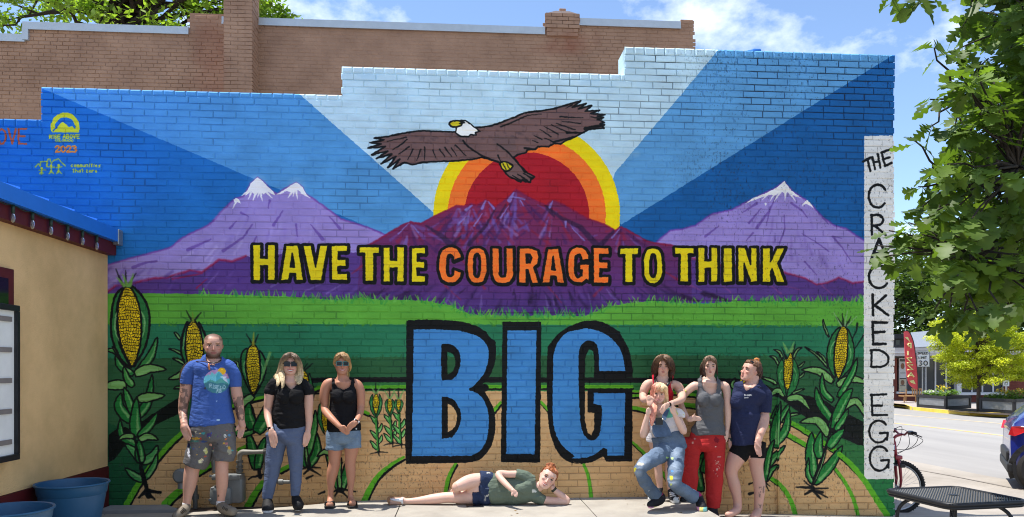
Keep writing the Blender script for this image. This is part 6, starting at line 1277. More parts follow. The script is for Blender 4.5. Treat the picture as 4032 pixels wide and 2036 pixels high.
mb = MB(); p.tube(mb, U4, [(1220, 30, 470), (1215, 130, 500), (1215, 190, 495)], .60, caps=(0, .3)); p.tube(mb, U4, [(1090, 130, 250), (1090, 230, 248), (1092, 325, 246)], .95, caps=(.2, 0)); p.tube(mb, U4, [(1340, 130, 250), (1344, 230, 244), (1346, 296, 238)], .95, caps=(.2, 0)); p.tube(mb, U4, [(1090, 285, 256), (1091, 330, 254)], .96, caps=(0, 0)); p.tube(mb, U4, [(1345, 262, 250), (1346, 302, 246)], .96, caps=(0, 0))
p.garment('denim_shorts', mb, (112, 132, 152), .0065, 1, .006, (8, 8, 8), m=M_denim, var=.18, fnoise=22)
mb = MB(); p.cap(mb, hl=.80, thick=.035, back=.22, side=.62)
for pts in ([(1215, 80, 50, -.05), (1150, 130, 60, -.08), (1110, 200, 40, -.06), (1098, 240, 24, -.04)], [(1230, 85, 60, -.05), (1290, 150, 70, -.07), (1325, 230, 40, -.03), (1335, 290, 30, 0), (1325, 340, 18, .02)], [(1215, 90, 50, -.06), (1240, 120, 60, -.09), (1285, 180, 36, -.08)], [(1240, 250, 120, .12), (1270, 380, 90, .12), (1290, 450, 40, .12)]): p.tube(mb, U3, pts, .7)
p.garment('hair', mb, (1, 1, 1), .006, 1, .005, (110, 110, 14), paint=streak((150, 116, 76), (206, 170, 110), zt, zb), m=M_hair)
def flipflop(p, V, toe, heel, w, dt0, dt1, col, strapc):
    a, b = at(*V(*toe), p.t+dt0), at(*V(*heel), p.t+dt1); a.z = b.z = p.z; d = (b-a); n = Vector((-d.y, d.x, 0)).normalized()*(w/V.o[2]/2*p.t/FPX); mb = MB()
    out = []
    for u, k in ((-.06, .55), (.05, .9), (.25, 1), (.55, .8), (.8, .8), (1.0, .62), (1.06, .3)): out.append((u, k))
    poly = [a+d*u+n*k for u, k in out]+[a+d*u-n*k for u, k in reversed(out)]
    mb.prism([(q.x, q.y) for q in poly], 'z', p.z+.001, p.z+.02); so = p.small('sandal', mb, mat('sandal_sole', tuple(lc(col))+(1,), .8), None, False)
    mb = MB(); c0 = a+d*.16+Vector((0, 0, .055)); 
    for sg in (1, -1): mb.tube([c0, a+d*.30+n*.75*sg+Vector((0, 0, .055)), a+d*.52+n*.9*sg+Vector((0, 0, .018))], [.008, .009, .008], 6)
    mb.tube([c0, c0-Vector((0, 0, .03))], .006, 6); p.small('strap', mb, mat('sandal_strap', tuple(lc(strapc))+(1,), .7), so)
flipflop(p, U4, (1016, 1150), (1020, 1100), 150, -.14, .08, (24, 22, 22), (40, 36, 34)); flipflop(p, U4, (1350, 1126), (1335, 1080), 145, -.13, .09, (24, 22, 22), (40, 36, 34))
watch(p, U3, (1440, 1052), (1420, 1085), 80, -.165, M_strapw)
# ---- the girl lying on the pavement
p = Person('red-haired girl in a grey-green T-shirt and denim shorts lying on the pavement', 7.40, .05, 1860)
p.skin = (214, 174, 156)
p.set_head(U5, (2246, 146), (2088, 394), 8, 4, dt=-.02, smile=.9, brow=(150, 96, 66), lips=(186, 106, 100), squint=.45)
p.limb(U5, [(2135, 330, 120), (2060, 380, 130), (1985, 400, 190)], .95)
tor = [(1400, 415, 370), (1450, 410, 395), (1550, 418, 375), (1700, 435, 345), (1850, 425, 335), (1950, 410, 300), (2000, 400, 210)]
p.limb(U5, [(1230, 420, 330), (1330, 415, 370)]+tor, .6, scale=.84)
p.limb(U5, [(1940, 300, 130), (1850, 240, 105, -.02), (1790, 222, 96, -.03), (1660, 222, 92, -.05), (1560, 212, 88, -.06), (1525, 226, 88, -.08), (1560, 280, 86, -.12), (1620, 345, 80, -.17), (1690, 412, 66, -.22), (1720, 438, 58, -.23)])
p.hand(U5, (1722, 436), (1752, 480), (1768, 530), 74, 1, -.25, .8, fingers=(.7, .75, .75, .7), thumb_tip=(1705, 505), curl=.01)
p.limb(U5, [(1960, 480, 150), (2060, 545, 120), (2160, 562, 108), (2280, 574, 104), (2390, 578, 96), (2420, 566, 92), (2395, 535, 88), (2330, 485, 88), (2270, 440, 74), (2225, 392, 58)])
p.hand(U5, (2240, 408), (2200, 350), (2185, 280), 76, 1, .03, .9)
p.limb(U5, [(1300, 300, 190), (1200, 312, 196, -.02), (1110, 335, 182, -.06), (1030, 368, 152, -.10), (988, 385, 130, -.11), (975, 405, 110, -.05), (965, 430, 84, .06), (930, 445, 60, .18), (900, 448, 50, .27), (885, 446, 44, .32)])
p.limb(U5, [(1250, 515, 180, .02), (1150, 520, 172), (1050, 522, 166), (900, 524, 142), (820, 528, 140), (740, 538, 138), (650, 548, 128), (560, 558, 108), (450, 568, 86), (340, 572, 72), (290, 568, 76)])
p.limb(U5, [(300, 566, 84), (250, 572, 92), (190, 574, 96), (135, 568, 96, -.02)], .9)
for i in range(5): p.limb(U5, [(128, 530+i*20, 26-(i > 0)*4, -.03), (104+i*4, 526+i*22, 22-(i > 0)*4, -.04)], 1, n=8)
p.finish_body()
mb = MB(); p.tube(mb, U5, tor, .64, caps=(0, .6), grow=.005); p.tube(mb, U5, [(1960, 330, 180), (1870, 250, 150, -.02), (1755, 216, 120, -.03)], .95, caps=(1, 0)); p.tube(mb, U5, [(1950, 470, 200), (2050, 530, 150), (2122, 562, 124)], .95, caps=(1, 0)); p.tube(mb, U5, [(1900, 400, 200, -.05), (1800, 420, 180, -.05)], .7)
p.garment('t_shirt', mb, (98, 110, 96), .0065, 2, .008, (5, 5, 8), cut=[U5.L([(2010, 260), (2120, 300), (2120, 480), (2060, 440), (2020, 370)])], paint=lambda co, px, py, f, c: spl(c, co, px, py, f, U5, [(1990, 440, 30, 22, (206, 210, 204)), (1490, 400, 8, 6, (110, 124, 112))]))
mb = MB(); p.tube(mb, U5, [(1455, 410, 400), (1380, 415, 390), (1320, 425, 370)], .62, caps=(0, .3)); p.tube(mb, U5, [(1400, 505, 225), (1290, 512, 210), (1197, 518, 194)], .9, caps=(.2, 0)); p.tube(mb, U5, [(1420, 310, 220), (1350, 290, 218, -.01), (1290, 285, 208, -.02)], .95, caps=(.2, 0))
p.garment('denim_shorts', mb, (44, 56, 84), .0065, 1, .006, (9, 9, 9), m=M_denim, var=.25, fnoise=26, paint=lambda co, px, py, f, c: spl(c, co, px, py, f, U5, [(1380, 500, 14, 16, (170, 170, 165)), (1355, 545, 10, 40, (150, 150, 150)), (1410, 485, 18, 7, (180, 180, 175)), (1390, 408, 34, 5, (120, 130, 150)), (1400, 205, 22, 8, (190, 190, 185))]))
mb = MB(); p.cap(mb, hl=.84, thick=.035, back=.25, side=.55)
for c_, r_ in (((2195, 130), 46), ((2160, 140), 34), ((2225, 150), 40), ((2205, 105), 30), ((2238, 128), 26)): p.tube(mb, U5, [(c_[0]-r_*.5, c_[1]+r_*.5, r_*1.5, .03), (c_[0]+r_*.4, c_[1]-r_*.4, r_*1.4, .03)], 1)
for i in range(14):
    a = random.uniform(-2.6, .4); p.tube(mb, U5, [(2200, 130, 22, .02), (2200+62*math.cos(a), 130+46*math.sin(a), 16, .02), (2200+random.uniform(70, 86)*math.cos(a+.5), 130+58*math.sin(a+.5), 6, .02)], 1, n=8)
p.garment('hair', mb, (1, 1, 1), .006, 1, .006, (90, 90, 90), paint=lambda co, px, py, f, c: np.tile(lc((156, 92, 54)), (len(co), 1))*(1+.5*vnoise(co, 80, 2))[:, None], m=M_hair, clamp=False)
watch(p, U5, (2262, 436), (2238, 410), 74, .0, mat('olive_strap', RGB(52, 58, 46), .7), False)
mb = MB(); mb.tube([at(*U5(110+8*math.cos(a)+46*math.cos(a)*0, 560), p.t) for a in (0, .1)], .01, 6); mb = MB()
c0, c1 = at(*U5(150, 510), p.t+.0), at(*U5(100, 618), p.t-.03)
poly = [(130, 504), (170, 508), (140, 530), (112, 560), (110, 600), (130, 622), (110, 622), (84, 590), (76, 545), (92, 515)]
mb.add([at(*U5(x, y), p.t-.06) for x, y in poly]+[at(*U5(x+4, y), p.t+.05) for x, y in poly], [tuple(range(9, -1, -1)), tuple(range(10, 20))]+[(i, (i+1) % 10, 10+(i+1) % 10, 10+i) for i in range(10)])
so = p.small('sandal', mb, mat('tan_sole', RGB(150, 110, 78), .8), None, False)
mb = MB(); mb.tube([at(*U5(x, y), p.t+d) for x, y, d in ((284, 532, .03), (272, 545, -.06), (270, 580, -.075), (280, 604, -.04))], .012, 8); mb.tube([at(*U5(x, y), p.t+d) for x, y, d in ((272, 568, -.075), (210, 560, -.085), (150, 552, -.075), (120, 545, -.06))], [.012, .014, .010, .007], 8); p.small('strap', mb, M_strapw, so)
ph = thing('phone', 'black phone lying on the pavement in front of the lying girl', 'phone', tuple(on_z(*U5(1222, 642), .05)))
mb = MB(); mb.box(-.085, .085, -.045, .04, .001, .009, bev=.003); mb.build('case', M_blk, ph); mb = MB(); mb.box(-.08, .08, -.04, .036, .0092, .0096); mb.build('screen', M_lens, ph)

# ---- the girl behind, in the red tank top
p = Person('girl with a chin-length brown bob in a red tank top leaning on her friend', 7.60, .05, 2612)
p.skin = (206, 164, 144)
p.set_head(U6, (505, 98), (496, 372), 3, -6, wide=1.03, lips=(170, 92, 88), brow=(76, 52, 40), squint=.3)
p.limb(U6, [(500, 330, 150), (498, 430, 165), (495, 480, 260)], .95)
tor = [(494, 470, 260), (490, 500, 400), (490, 600, 330), (480, 700, 310), (470, 860, 290), (460, 1000, 310), (450, 1120, 360)]
p.limb(U6, tor+[(450, 1180, 350)], .62, scale=.92)
p.limb(U6, [(340, 480, 100), (268, 510, 140), (222, 590, 140), (204, 680, 122), (205, 730, 110, -.2), (235, 745, 98, -.3), (275, 730, 78, -.46), (290, 715, 70, -.50)]); p.limb(U6, [(660, 500, 110), (722, 540, 140), (768, 630, 138), (785, 710, 122, -.16), (765, 745, 108, -.24), (700, 775, 96, -.34), (620, 800, 80, -.46), (570, 815, 68, -.51)])
p.hand(U6, (285, 705), (300, 748), (308, 830), 112, -1, -.53, .9, curl=.02, thumb_tip=(362, 748)); p.hand(U6, (572, 815), (510, 862), (465, 945), 96, 1, -.53, .9, curl=.01, thumb_tip=(530, 905))
p.limb(U8, [(360, 60, 190), (375, 200, 165), (405, 380, 140), (432, 540, 120), (440, 660, 120), (452, 780, 96), (458, 880, 82)]); p.limb(U8, [(640, 60, 190), (620, 260, 160), (598, 500, 124), (592, 650, 116), (600, 780, 92), (612, 880, 80)])
p.finish_body()
mb = MB(); p.tube(mb, U6, tor[1:-1], .64, caps=(1, 0), grow=.007)
for pts in ([(345, 430, 26), (352, 500, 30), (385, 600, 60)], [(655, 450, 28), (622, 520, 34), (590, 600, 60)]): p.tube(mb, U6, pts, 4.2, caps=(1, 1))
p.tube(mb, U6, [(425, 600, 160, -.05), (430, 640, 160, -.05)], .8); p.tube(mb, U6, [(565, 600, 160, -.05), (560, 640, 160, -.05)], .8)
p.garment('tank_top', mb, (170, 26, 44), .0065, 2, .005, cut=[U6.L([(362, 300), (640, 300), (640, 440), (560, 560), (480, 590), (400, 560), (366, 500)]), U6.L([(200, 380), (330, 380), (334, 440), (345, 540), (330, 640), (200, 640)]), U6.L([(672, 380), (800, 380), (800, 700), (688, 690), (630, 580), (620, 520)])])
mb = MB(); p.tube(mb, U8, [(480, -90, 440), (490, 0, 460)], .6, caps=(0, .3)); p.tube(mb, U8, [(375, -40, 230), (355, 60, 220), (345, 155, 196)], .9, caps=(.2, 0)); p.tube(mb, U8, [(600, -40, 230), (620, 60, 220), (630, 155, 196)], .9, caps=(.2, 0))
p.garment('shorts', mb, (218, 214, 216), .0065, 1, .006)
mb = MB(); p.cap(mb, hl=.90, thick=.05, back=.2, side=.3)
for pts in ([(515, 92, 70, -.05), (450, 110, 90, -.08), (400, 170, 90, -.07), (380, 250, 100, -.03), (372, 320, 90, 0), (350, 345, 40, 0), (328, 335, 14, 0)], [(400, 300, 110, .05), (395, 370, 80, .04), (385, 410, 30, .03)], [(520, 92, 80, -.06), (570, 130, 110, -.08), (620, 210, 110, -.05), (640, 300, 90, 0), (630, 370, 70, 0), (600, 400, 40, 0)], [(540, 110, 70, -.08), (590, 200, 60, -.09), (610, 280, 40, -.06)], [(500, 250, 230, .12), (500, 350, 200, .11), (500, 395, 150, .1)]): p.tube(mb, U6, pts, .7)
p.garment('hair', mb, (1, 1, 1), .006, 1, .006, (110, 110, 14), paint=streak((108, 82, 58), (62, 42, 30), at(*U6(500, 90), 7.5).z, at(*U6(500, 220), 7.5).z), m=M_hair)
mb = MB(); mb.tube([at(*U6(x, y), p.t+d) for x, y, d in ((392, 430, -.02), (400, 470, -.1), (430, 510, -.15))], .012, 8); mb.tube([at(*U6(x, y), p.t+d) for x, y, d in ((598, 425, -.02), (590, 490, -.1), (550, 545, -.15))], .013, 8); p.small('neck_cord', mb, M_blk)
watch(p, U6, (604, 805), (568, 817), 76, -.49, mat('steel', RGB(170, 172, 176), .25, .05, metal=.9)); watch(p, U6, (768, 620), (772, 640), 146, 0, mat('yellow_band', RGB(226, 214, 90), .7), False)
def sneaker(p, V, pts, col, sc, name='shoe', toe=None, laces=True, paint2=None, ankle=None):
    mb = MB(); p.tube(mb, V, pts, .92)
    def f(co, px, py, fr, c):
        if toe is not None: c = spl(c, co, px, py, fr | True, V, [toe])
        if paint2: c = paint2(co, px, py, fr, c)
        c[co[:, 2] < p.z+.026] = lc(sc)
        return c
    sh = p.garment(name, mb, col, .006, 2, .002, (25, 25, 25), m=M_shoe, paint=f)
    if laces:
        a, b = np.array(pts[0][:2]), np.array(pts[2][:2])
        for k in range(5):
            c_ = a*(.78-k*.13)+b*(.22+k*.13); w = pts[1][2]*.3; dd = -.055-(pts[2][3] if len(pts[2]) > 3 else 0)*-.6*(k/4)-.012*k
            mb = MB(); mb.tube([at(*V(c_[0]+w*e, c_[1]+abs(e)*8+(5 if k % 2 else -3)*e), p.t+dd+abs(e)*.025) for e in (-1, -.4, .4, 1)], .0045, 6); p.small('lace', mb, M_strapw, sh)
    return sh
sneaker(p, U8, [(625, 875, 96, .0), (642, 950, 130, -.03), (672, 1010, 150, -.08), (692, 1045, 130, -.12)], (34, 34, 38), (214, 214, 214), toe=(700, 1050, 50, 50, (216, 216, 214)))
sneaker(p, U8, [(462, 865, 92, .0), (430, 930, 120, -.02), (380, 985, 130, -.03), (325, 1020, 110, -.04)], (30, 30, 34), (214, 214, 214), toe=(305, 1030, 46, 50, (216, 216, 214)), laces=False)

# ---- the girl in overalls in front of her
p = Person('laughing girl in denim overalls with pink and blonde hair, knees bent, hands raised', 7.31, .05, 2640)
p.skin = (216, 178, 160)
p.set_head(U6, (452, 520), (440, 790), -4, -4, wide=1.02, smile=1.0, lips=(190, 96, 96), brow=(176, 130, 96), squint=.55)
p.limb(U6, [(440, 750, 110), (432, 840, 120), (430, 920, 220)], .95)
tor = [(440, 910, 220), (470, 950, 380), (500, 1050, 410), (540, 1180, 410), (560, 1300, 400)]
torJ = [(575, 610, 150), (605, 640, 190), (625, 700, 210), (650, 760, 205), (672, 820, 220)]
p.limb(U6, tor, .58, scale=.85); p.limb(J_, torJ, .6, scale=.85)
p.limb(U6, [(320, 990, 100), (290, 1090, 110), (245, 1200, 112, -.02), (208, 1275, 106, -.04), (205, 1240, 104, -.1), (228, 1130, 96, -.13), (255, 1020, 80, -.15), (268, 965, 66, -.16)]); p.limb(U6, [(640, 970, 100), (720, 1020, 110), (775, 1120, 110, -.03), (812, 1210, 104, -.05), (795, 1200, 104, -.1), (740, 1100, 96, -.14), (690, 1000, 78, -.17), (672, 955, 66, -.18)])
p.hand(U6, (268, 960), (288, 890), (320, 858), 84, 1, -.19, .6, fingers=(.6, .6, .7, .9), thumb_tip=(320, 905)); p.hand(U6, (668, 950), (645, 880), (635, 750), 88, -1, -.21, 1.35, fingers=(.32, 1.05, 1.0, .30), thumb_tip=(612, 870))
p.t = 7.16; p.limb(U8, [(540, 300, 220, .1), (340, 410, 180, -.10), (160, 560, 140, -.2), (180, 680, 130, -.14), (300, 860, 96, -.02), (470, 970, 80, .06)]); p.limb(U8, [(720, 300, 210, .1), (700, 540, 170, -.08), (690, 760, 140, -.16), (800, 870, 110, -.08), (960, 990, 80, .02), (1060, 1020, 78, .03)]); p.t = 7.31
p.finish_body()
mb = MB(); p.tube(mb, U6, tor, .62, caps=(1, 0), grow=.006); p.tube(mb, U6, [(350, 950, 130), (300, 1040, 150), (275, 1120, 150)], .95, caps=(1, 0)); p.tube(mb, U6, [(600, 930, 150), (690, 950, 170), (748, 970, 165), (752, 985, 160)], .95, caps=(1, .3)); p.tube(mb, J_, torJ[:3], .64, caps=(0, 0), grow=.004)
def tie(co, px, py, f, c):
    n = vnoise(co, 7, 2); c = pol(c, px, py, f, U6, [(500, 1000), (560, 860), (640, 880), (680, 1000), (560, 1020)], (106, 186, 160)); m = inside(px, py, U6.L([(660, 820), (840, 820), (840, 1030), (720, 1000)])) & (n > .0); c[m] = lc((214, 212, 120)); m = inside(px, py, U6.L([(340, 880), (470, 900), (500, 1010), (360, 1040)])); c[m] = lc((206, 190, 150)); return c
p.garment('t_shirt', mb, (216, 212, 212), .0065, 2, .009, (7, 7, 6), cut=[U6.L([(370, 760), (520, 760), (540, 880), (470, 960), (430, 1000), (395, 930)])], paint=tie)
mb = MB(); p.tube(mb, J_, [(640, 735, 190), (652, 770, 192), (660, 800, 198), (668, 840, 215)], .7, caps=(0, .3), grow=.010); p.t = 7.16
p.tube(mb, U8, [(640, 180, 360, .12), (640, 270, 370, .08)], .62, caps=(.2, .3)); p.tube(mb, U8, [(560, 290, 270, .08), (350, 410, 250, -.10), (165, 555, 196, -.19), (160, 620, 180, -.19), (230, 750, 186, -.13), (330, 900, 186, -.04), (408, 985, 190, .0)], .92, caps=(.2, 0)); p.tube(mb, U8, [(715, 290, 250, .08), (695, 540, 225, -.08), (682, 740, 200, -.16), (720, 830, 184, -.14), (860, 920, 184, -.06), (985, 1000, 196, .0)], .92, caps=(.2, 0))
def dpaint(co, px, py, f, c):
    c = c*(1+.35*vnoise(co, 5, 3))[:, None]
    for (x, y, r) in ((200, 470, 120), (120, 620, 90), (680, 520, 110), (660, 760, 110), (700, 320, 90)):
        X, Y = U8(x, y); d = np.hypot(px-X, py-Y)/(r/U8.o[2]); k = np.clip(1-d, 0, 1)[:, None]*.8; c = c*(1-k)+lc((156, 170, 186))*k
    return spl(c, co, px, py, f, U8, [(75, 580, 22, 30, (214, 206, 60)), (630, 710, 24, 36, (220, 210, 70)), (645, 410, 20, 24, (170, 200, 130)), (640, 600, 24, 18, (84, 140, 210)), (170, 492, 56, 22, (206, 196, 180)), (630, 805, 16, 20, (196, 206, 110)), (290, 905, 8, 8, (215, 215, 215)), (570, 395, 22, 12, (160, 190, 110))])
def dp2(co, px, py, f, c): return spl(dpaint(co, px, py, f, c), co, px, py, f, U6, [(460, 1220, 24, 24, (186, 190, 70)), (438, 1165, 22, 18, (36, 48, 66))])
p.t = 7.31; p.garment('overalls', mb, (92, 108, 128), .007, 2, .009, (7, 7, 7), m=M_denim, var=.15, fnoise=18, paint=dp2)
mb = MB(); bib = [(335, 1125), (370, 1100), (500, 1040), (545, 1085), (600, 1180), (640, 1290), (380, 1310), (340, 1240)]
n_ = len(bib); mb.add([at(*U6(x, y), p.t-.155+.0002*(abs(x-480))) for x, y in bib]+[at(*U6(x, y), p.t-.142+.0002*abs(x-480)) for x, y in bib], [tuple(range(n_-1, -1, -1)), tuple(range(n_, 2*n_))]+[(i, (i+1) % n_, n_+(i+1) % n_, n_+i) for i in range(n_)]); p.small('bib', mb, mat('denim_bib', tuple(lc((74, 94, 122)))+(1,), .85, .2, 30, .4, 300), None, False)
for pts in ([(505, 1050, -.15), (530, 980, -.13), (560, 900, -.09), (560, 860, 0)], [(360, 1110, -.15), (350, 1040, -.12), (340, 960, -.08), (350, 910, 0)]):
    mb = MB(); q = [at(*U6(x, y), p.t+d) for x, y, d in pts]; w = Vector((.022, 0, 0)); v = []
    for a in q: v += [a-w, a+w, a+w+Vector((0, .006, 0)), a-w+Vector((0, .006, 0))]
    mb.add(v, [(4*i+k, 4*i+(k+1) % 4, 4*i+4+(k+1) % 4, 4*i+4+k) for i in range(3) for k in range(4)]); p.small('strap', mb, mat('denim_strap', tuple(lc((70, 92, 120)))+(1,), .85, .2, 30), None, False)
for x, y in ((497, 1035), (365, 1108)):
    mb = MB(); c = at(*U6(x, y), p.t-.165); mb.ball(c, .011, .006, .011, 10); p.small('button', mb, mat('steel_button', RGB(190, 190, 186), .3, .05, metal=.9))
mb = MB(); a = at(*U6(445, 1058), p.t-.163); mb.box(a.x-.035, a.x+.035, a.y-.004, a.y+.004, a.z-.04, a.z+.03, bev=.003); po_ = thing('phone', 'black phone tucked into the bib of the denim overalls', 'phone', tuple(p.off)); mb.v = [tuple(Vector(q)-p.off) for q in mb.v]; mb.build('case', M_blk, po_)
mb = MB(); p.cap(mb, hl=.70, thick=.045, back=.1, side=.2, fringe=.68)
for pts in ([(460, 510, 60, -.05), (390, 530, 80, -.09), (350, 590, 70, -.08), (330, 680, 50, -.05), (335, 760, 60, -.04), (350, 850, 90, -.08), (350, 950, 80, -.12), (335, 1040, 60, -.16), (328, 1135, 16, -.17)], [(375, 770, 50, -.05), (370, 880, 80, -.11), (350, 1000, 60, -.15), (345, 1080, 20, -.17)], [(460, 512, 60, -.06), (430, 545, 70, -.11), (400, 600, 50, -.115), (385, 620, 20, -.11)], [(470, 512, 60, -.06), (480, 560, 70, -.11), (480, 605, 40, -.115)], [(480, 515, 60, -.06), (530, 560, 70, -.09), (545, 620, 50, -.06), (553, 700, 44, -.02), (556, 780, 30, 0), (545, 830, 14, 0)], [(440, 650, 200, .11), (450, 780, 190, .10), (440, 850, 150, .09)]): p.tube(mb, U6, pts, .7)
def pinkhair(co, px, py, f, c):
    x = (px-U6(430, 0)[0])*U6.o[2]; k = np.clip(.5-x/120+.3*vnoise(co*np.array([[40, 40, 8]]), 1, 2), 0, 1)[:, None]; b = lc((220, 194, 150))*(1-k)+lc((220, 150, 128))*k; return b*(1+.35*vnoise(co*np.array([[150, 150, 14]]), 1, 2))[:, None]
p.garment('hair', mb, (1, 1, 1), .006, 1, .006, (110, 110, 14), paint=pinkhair, m=M_hair)
p.t = 7.16
rb = [(214, 150, 180), (214, 204, 120), (130, 200, 190)]
def rsole(x0, x1):
    def f(co, px, py, fr, c):
        m = co[:, 2] < p.z+.04; k = np.clip((px-U8(x0, 0)[0])*U8.o[2]/(x1-x0), 0, .999)*3; c[m] = np.array([lc(v) for v in rb])[k[m].astype(int)]; return c
    return f
for pts, fn in (([(480, 975, 110, .06), (480, 1030, 130, .02), (400, 1070, 140, -.03), (310, 1115, 110, -.07)], rsole(260, 580)), ([(1060, 1000, 116, .03), (1075, 1080, 140, -.02), (1095, 1150, 160, -.07), (1105, 1185, 140, -.09)], rsole(1000, 1180))):
    mb = MB(); p.tube(mb, U8, pts, .92); p.garment('shoe', mb, (24, 24, 28), .006, 2, .003, (25, 25, 25), m=M_shoe, paint=fn)
for pts in ([(420, 945, 100, .02), (490, 985, 96, .06)], [(1030, 960, 110, .02), (1062, 1010, 104, .03)]): mb = MB(); p.tube(mb, U8, pts, 1); p.garment('sock', mb, (156, 34, 96), .007, 1, .002)

# ---- the woman in the grey tank top
p = Person('woman in a grey tank top and paint-flecked red sweatpants with one hand on her hip', 7.60, -.12, 2785)
p.skin = (214, 174, 156)
p.set_head(U7, (212, 102), (206, 378), 6, -4, lips=(178, 104, 100), brow=(96, 70, 56), squint=.35)
p.limb(U7, [(208, 335, 140), (200, 430, 160), (195, 480, 280)], .95)
torG = [(195, 470, 280), (195, 510, 420), (200, 600, 390), (205, 700, 395), (208, 820, 400), (212, 950, 385), (215, 1060, 380), (205, 1160, 440), (195, 1250, 476)]
p.limb(U7, torG+[(205, 1300, 410)], .58, scale=.84)
p.limb(U7, [(380, 520, 110), (440, 545, 136), (466, 650, 118), (474, 780, 108), (478, 880, 104), (482, 1000, 96), (478, 1100, 82), (470, 1180, 70), (462, 1230, 66)]); p.hand(J_, (1052, 728), (1040, 775), (1020, 828), 42, 1, -.02, .9, thumb_tip=(1014, 788))
p.limb(U6, [(1050, 560, 110), (980, 530, 130), (880, 600, 116, .02), (800, 690, 104, .06), (765, 760, 98, .08), (775, 830, 94, .05), (820, 930, 84, -.02), (880, 1030, 68, -.08), (905, 1050, 64, -.10)]); p.hand(U6, (890, 1040), (960, 1020), (1080, 1030), 92, 1, -.15, .9, thumb_tip=(975, 955))
p.limb(U8, [(1000, 130, 200), (935, 500, 180), (920, 900, 120), (800, 1010, 90, .08)]); p.limb(U8, [(1290, 100, 250), (1290, 600, 180), (1275, 1100, 110), (1270, 1190, 100)])
p.finish_body()
mb = MB(); p.tube(mb, U7, torG, .63, caps=(1, 0), grow=.007)
for pts in ([(60, 460, 70), (50, 560, 74), (70, 650, 120)], [(335, 470, 72), (360, 560, 74), (350, 650, 120)]): p.tube(mb, U7, pts, 2.6)
p.tube(mb, U7, [(112, 715, 190, -.07), (118, 760, 190, -.07)], .85); p.tube(mb, U7, [(300, 725, 190, -.07), (292, 765, 190, -.07)], .85); p.tube(mb, J_, [(925, 690, 222), (930, 735, 232)], .62, caps=(.3, 0))
p.garment('tank_top', mb, (92, 93, 96), .0065, 2, .008, (6, 6, 6), cut=[U7.L([(85, 300), (330, 300), (310, 440), (318, 520), (300, 630), (240, 672), (200, 650), (140, 600), (95, 520)]), U7.L([(-100, 380), (22, 380), (25, 450), (30, 560), (0, 700), (-100, 700)]), U7.L([(365, 380), (560, 380), (560, 720), (412, 720), (385, 600)])])
mb = MB(); p.tube(mb, J_, [(925, 695, 185), (918, 760, 225), (910, 820, 258)], .58, caps=(0, .3)); p.tube(mb, U8, [(970, 120, 290), (945, 350, 240), (925, 600, 230), (915, 780, 240), (905, 890, 236)], .9, caps=(.2, 0)); p.tube(mb, U8, [(1290, 120, 300), (1290, 400, 280), (1285, 700, 244), (1278, 950, 228), (1272, 1160, 214)], .9, caps=(.2, 0))
it = [(960, 170, 16, 20, (200, 150, 140)), (905, 65, 12, 12, (180, 120, 110)), (990, 110, 14, 12, (190, 130, 120)), (1310, 225, 12, 8, (214, 190, 180)), (1365, 385, 22, 6, (200, 150, 140)), (1325, 480, 14, 14, (190, 130, 120)), (1330, 570, 12, 20, (200, 150, 140)), (1300, 620, 10, 16, (120, 40, 50)), (970, 680, 8, 6, (210, 170, 160)), (1320, 120, 40, 40, (128, 26, 38))]+[(random.uniform(1270, 1390), random.uniform(430, 680), random.uniform(3, 9), random.uniform(3, 9), (196, 140, 130)) for _ in range(16)]
p.garment('sweatpants', mb, (176, 44, 44), .0075, 2, .013, (6, 6, 3.2), paint=lambda co, px, py, f, c: spl(c, co, px, py, f, U8, it))
mb = MB(); p.cap(mb, hl=.86, thick=.035, back=.15, side=.5)
for pts in ([(215, 100, 60, -.05), (160, 130, 70, -.08), (118, 210, 50, -.07), (118, 290, 44, -.06), (132, 360, 36, -.07), (150, 402, 14, -.08)], [(110, 200, 60, .0), (85, 280, 50, .02), (95, 380, 40, .04), (100, 420, 18, .04)], [(220, 100, 60, -.05), (270, 140, 70, -.07), (298, 210, 40, -.03), (312, 290, 26, .0), (328, 370, 10, 0)], [(205, 250, 200, .11), (200, 350, 170, .1), (195, 410, 100, .09)]): p.tube(mb, U7, pts, .7)
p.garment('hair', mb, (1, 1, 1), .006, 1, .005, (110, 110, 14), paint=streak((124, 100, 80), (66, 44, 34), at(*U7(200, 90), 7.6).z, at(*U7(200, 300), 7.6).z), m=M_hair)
p.z = .05
mb = MB(); p.tube(mb, U8, [(890, 930, 110, .06), (860, 1010, 120, .02), (810, 1045, 110, -.02)], .9); p.garment('shoe', mb, (26, 26, 30), .007, 2, .003, m=M_shoe)
p.z = -.12
mb = MB(); p.tube(mb, U8, [(1270, 1150, 130, .0), (1262, 1230, 160, -.04), (1285, 1310, 170, -.10)], .9); p.garment('shoe', mb, (26, 26, 30), .007, 2, .003, m=M_shoe)

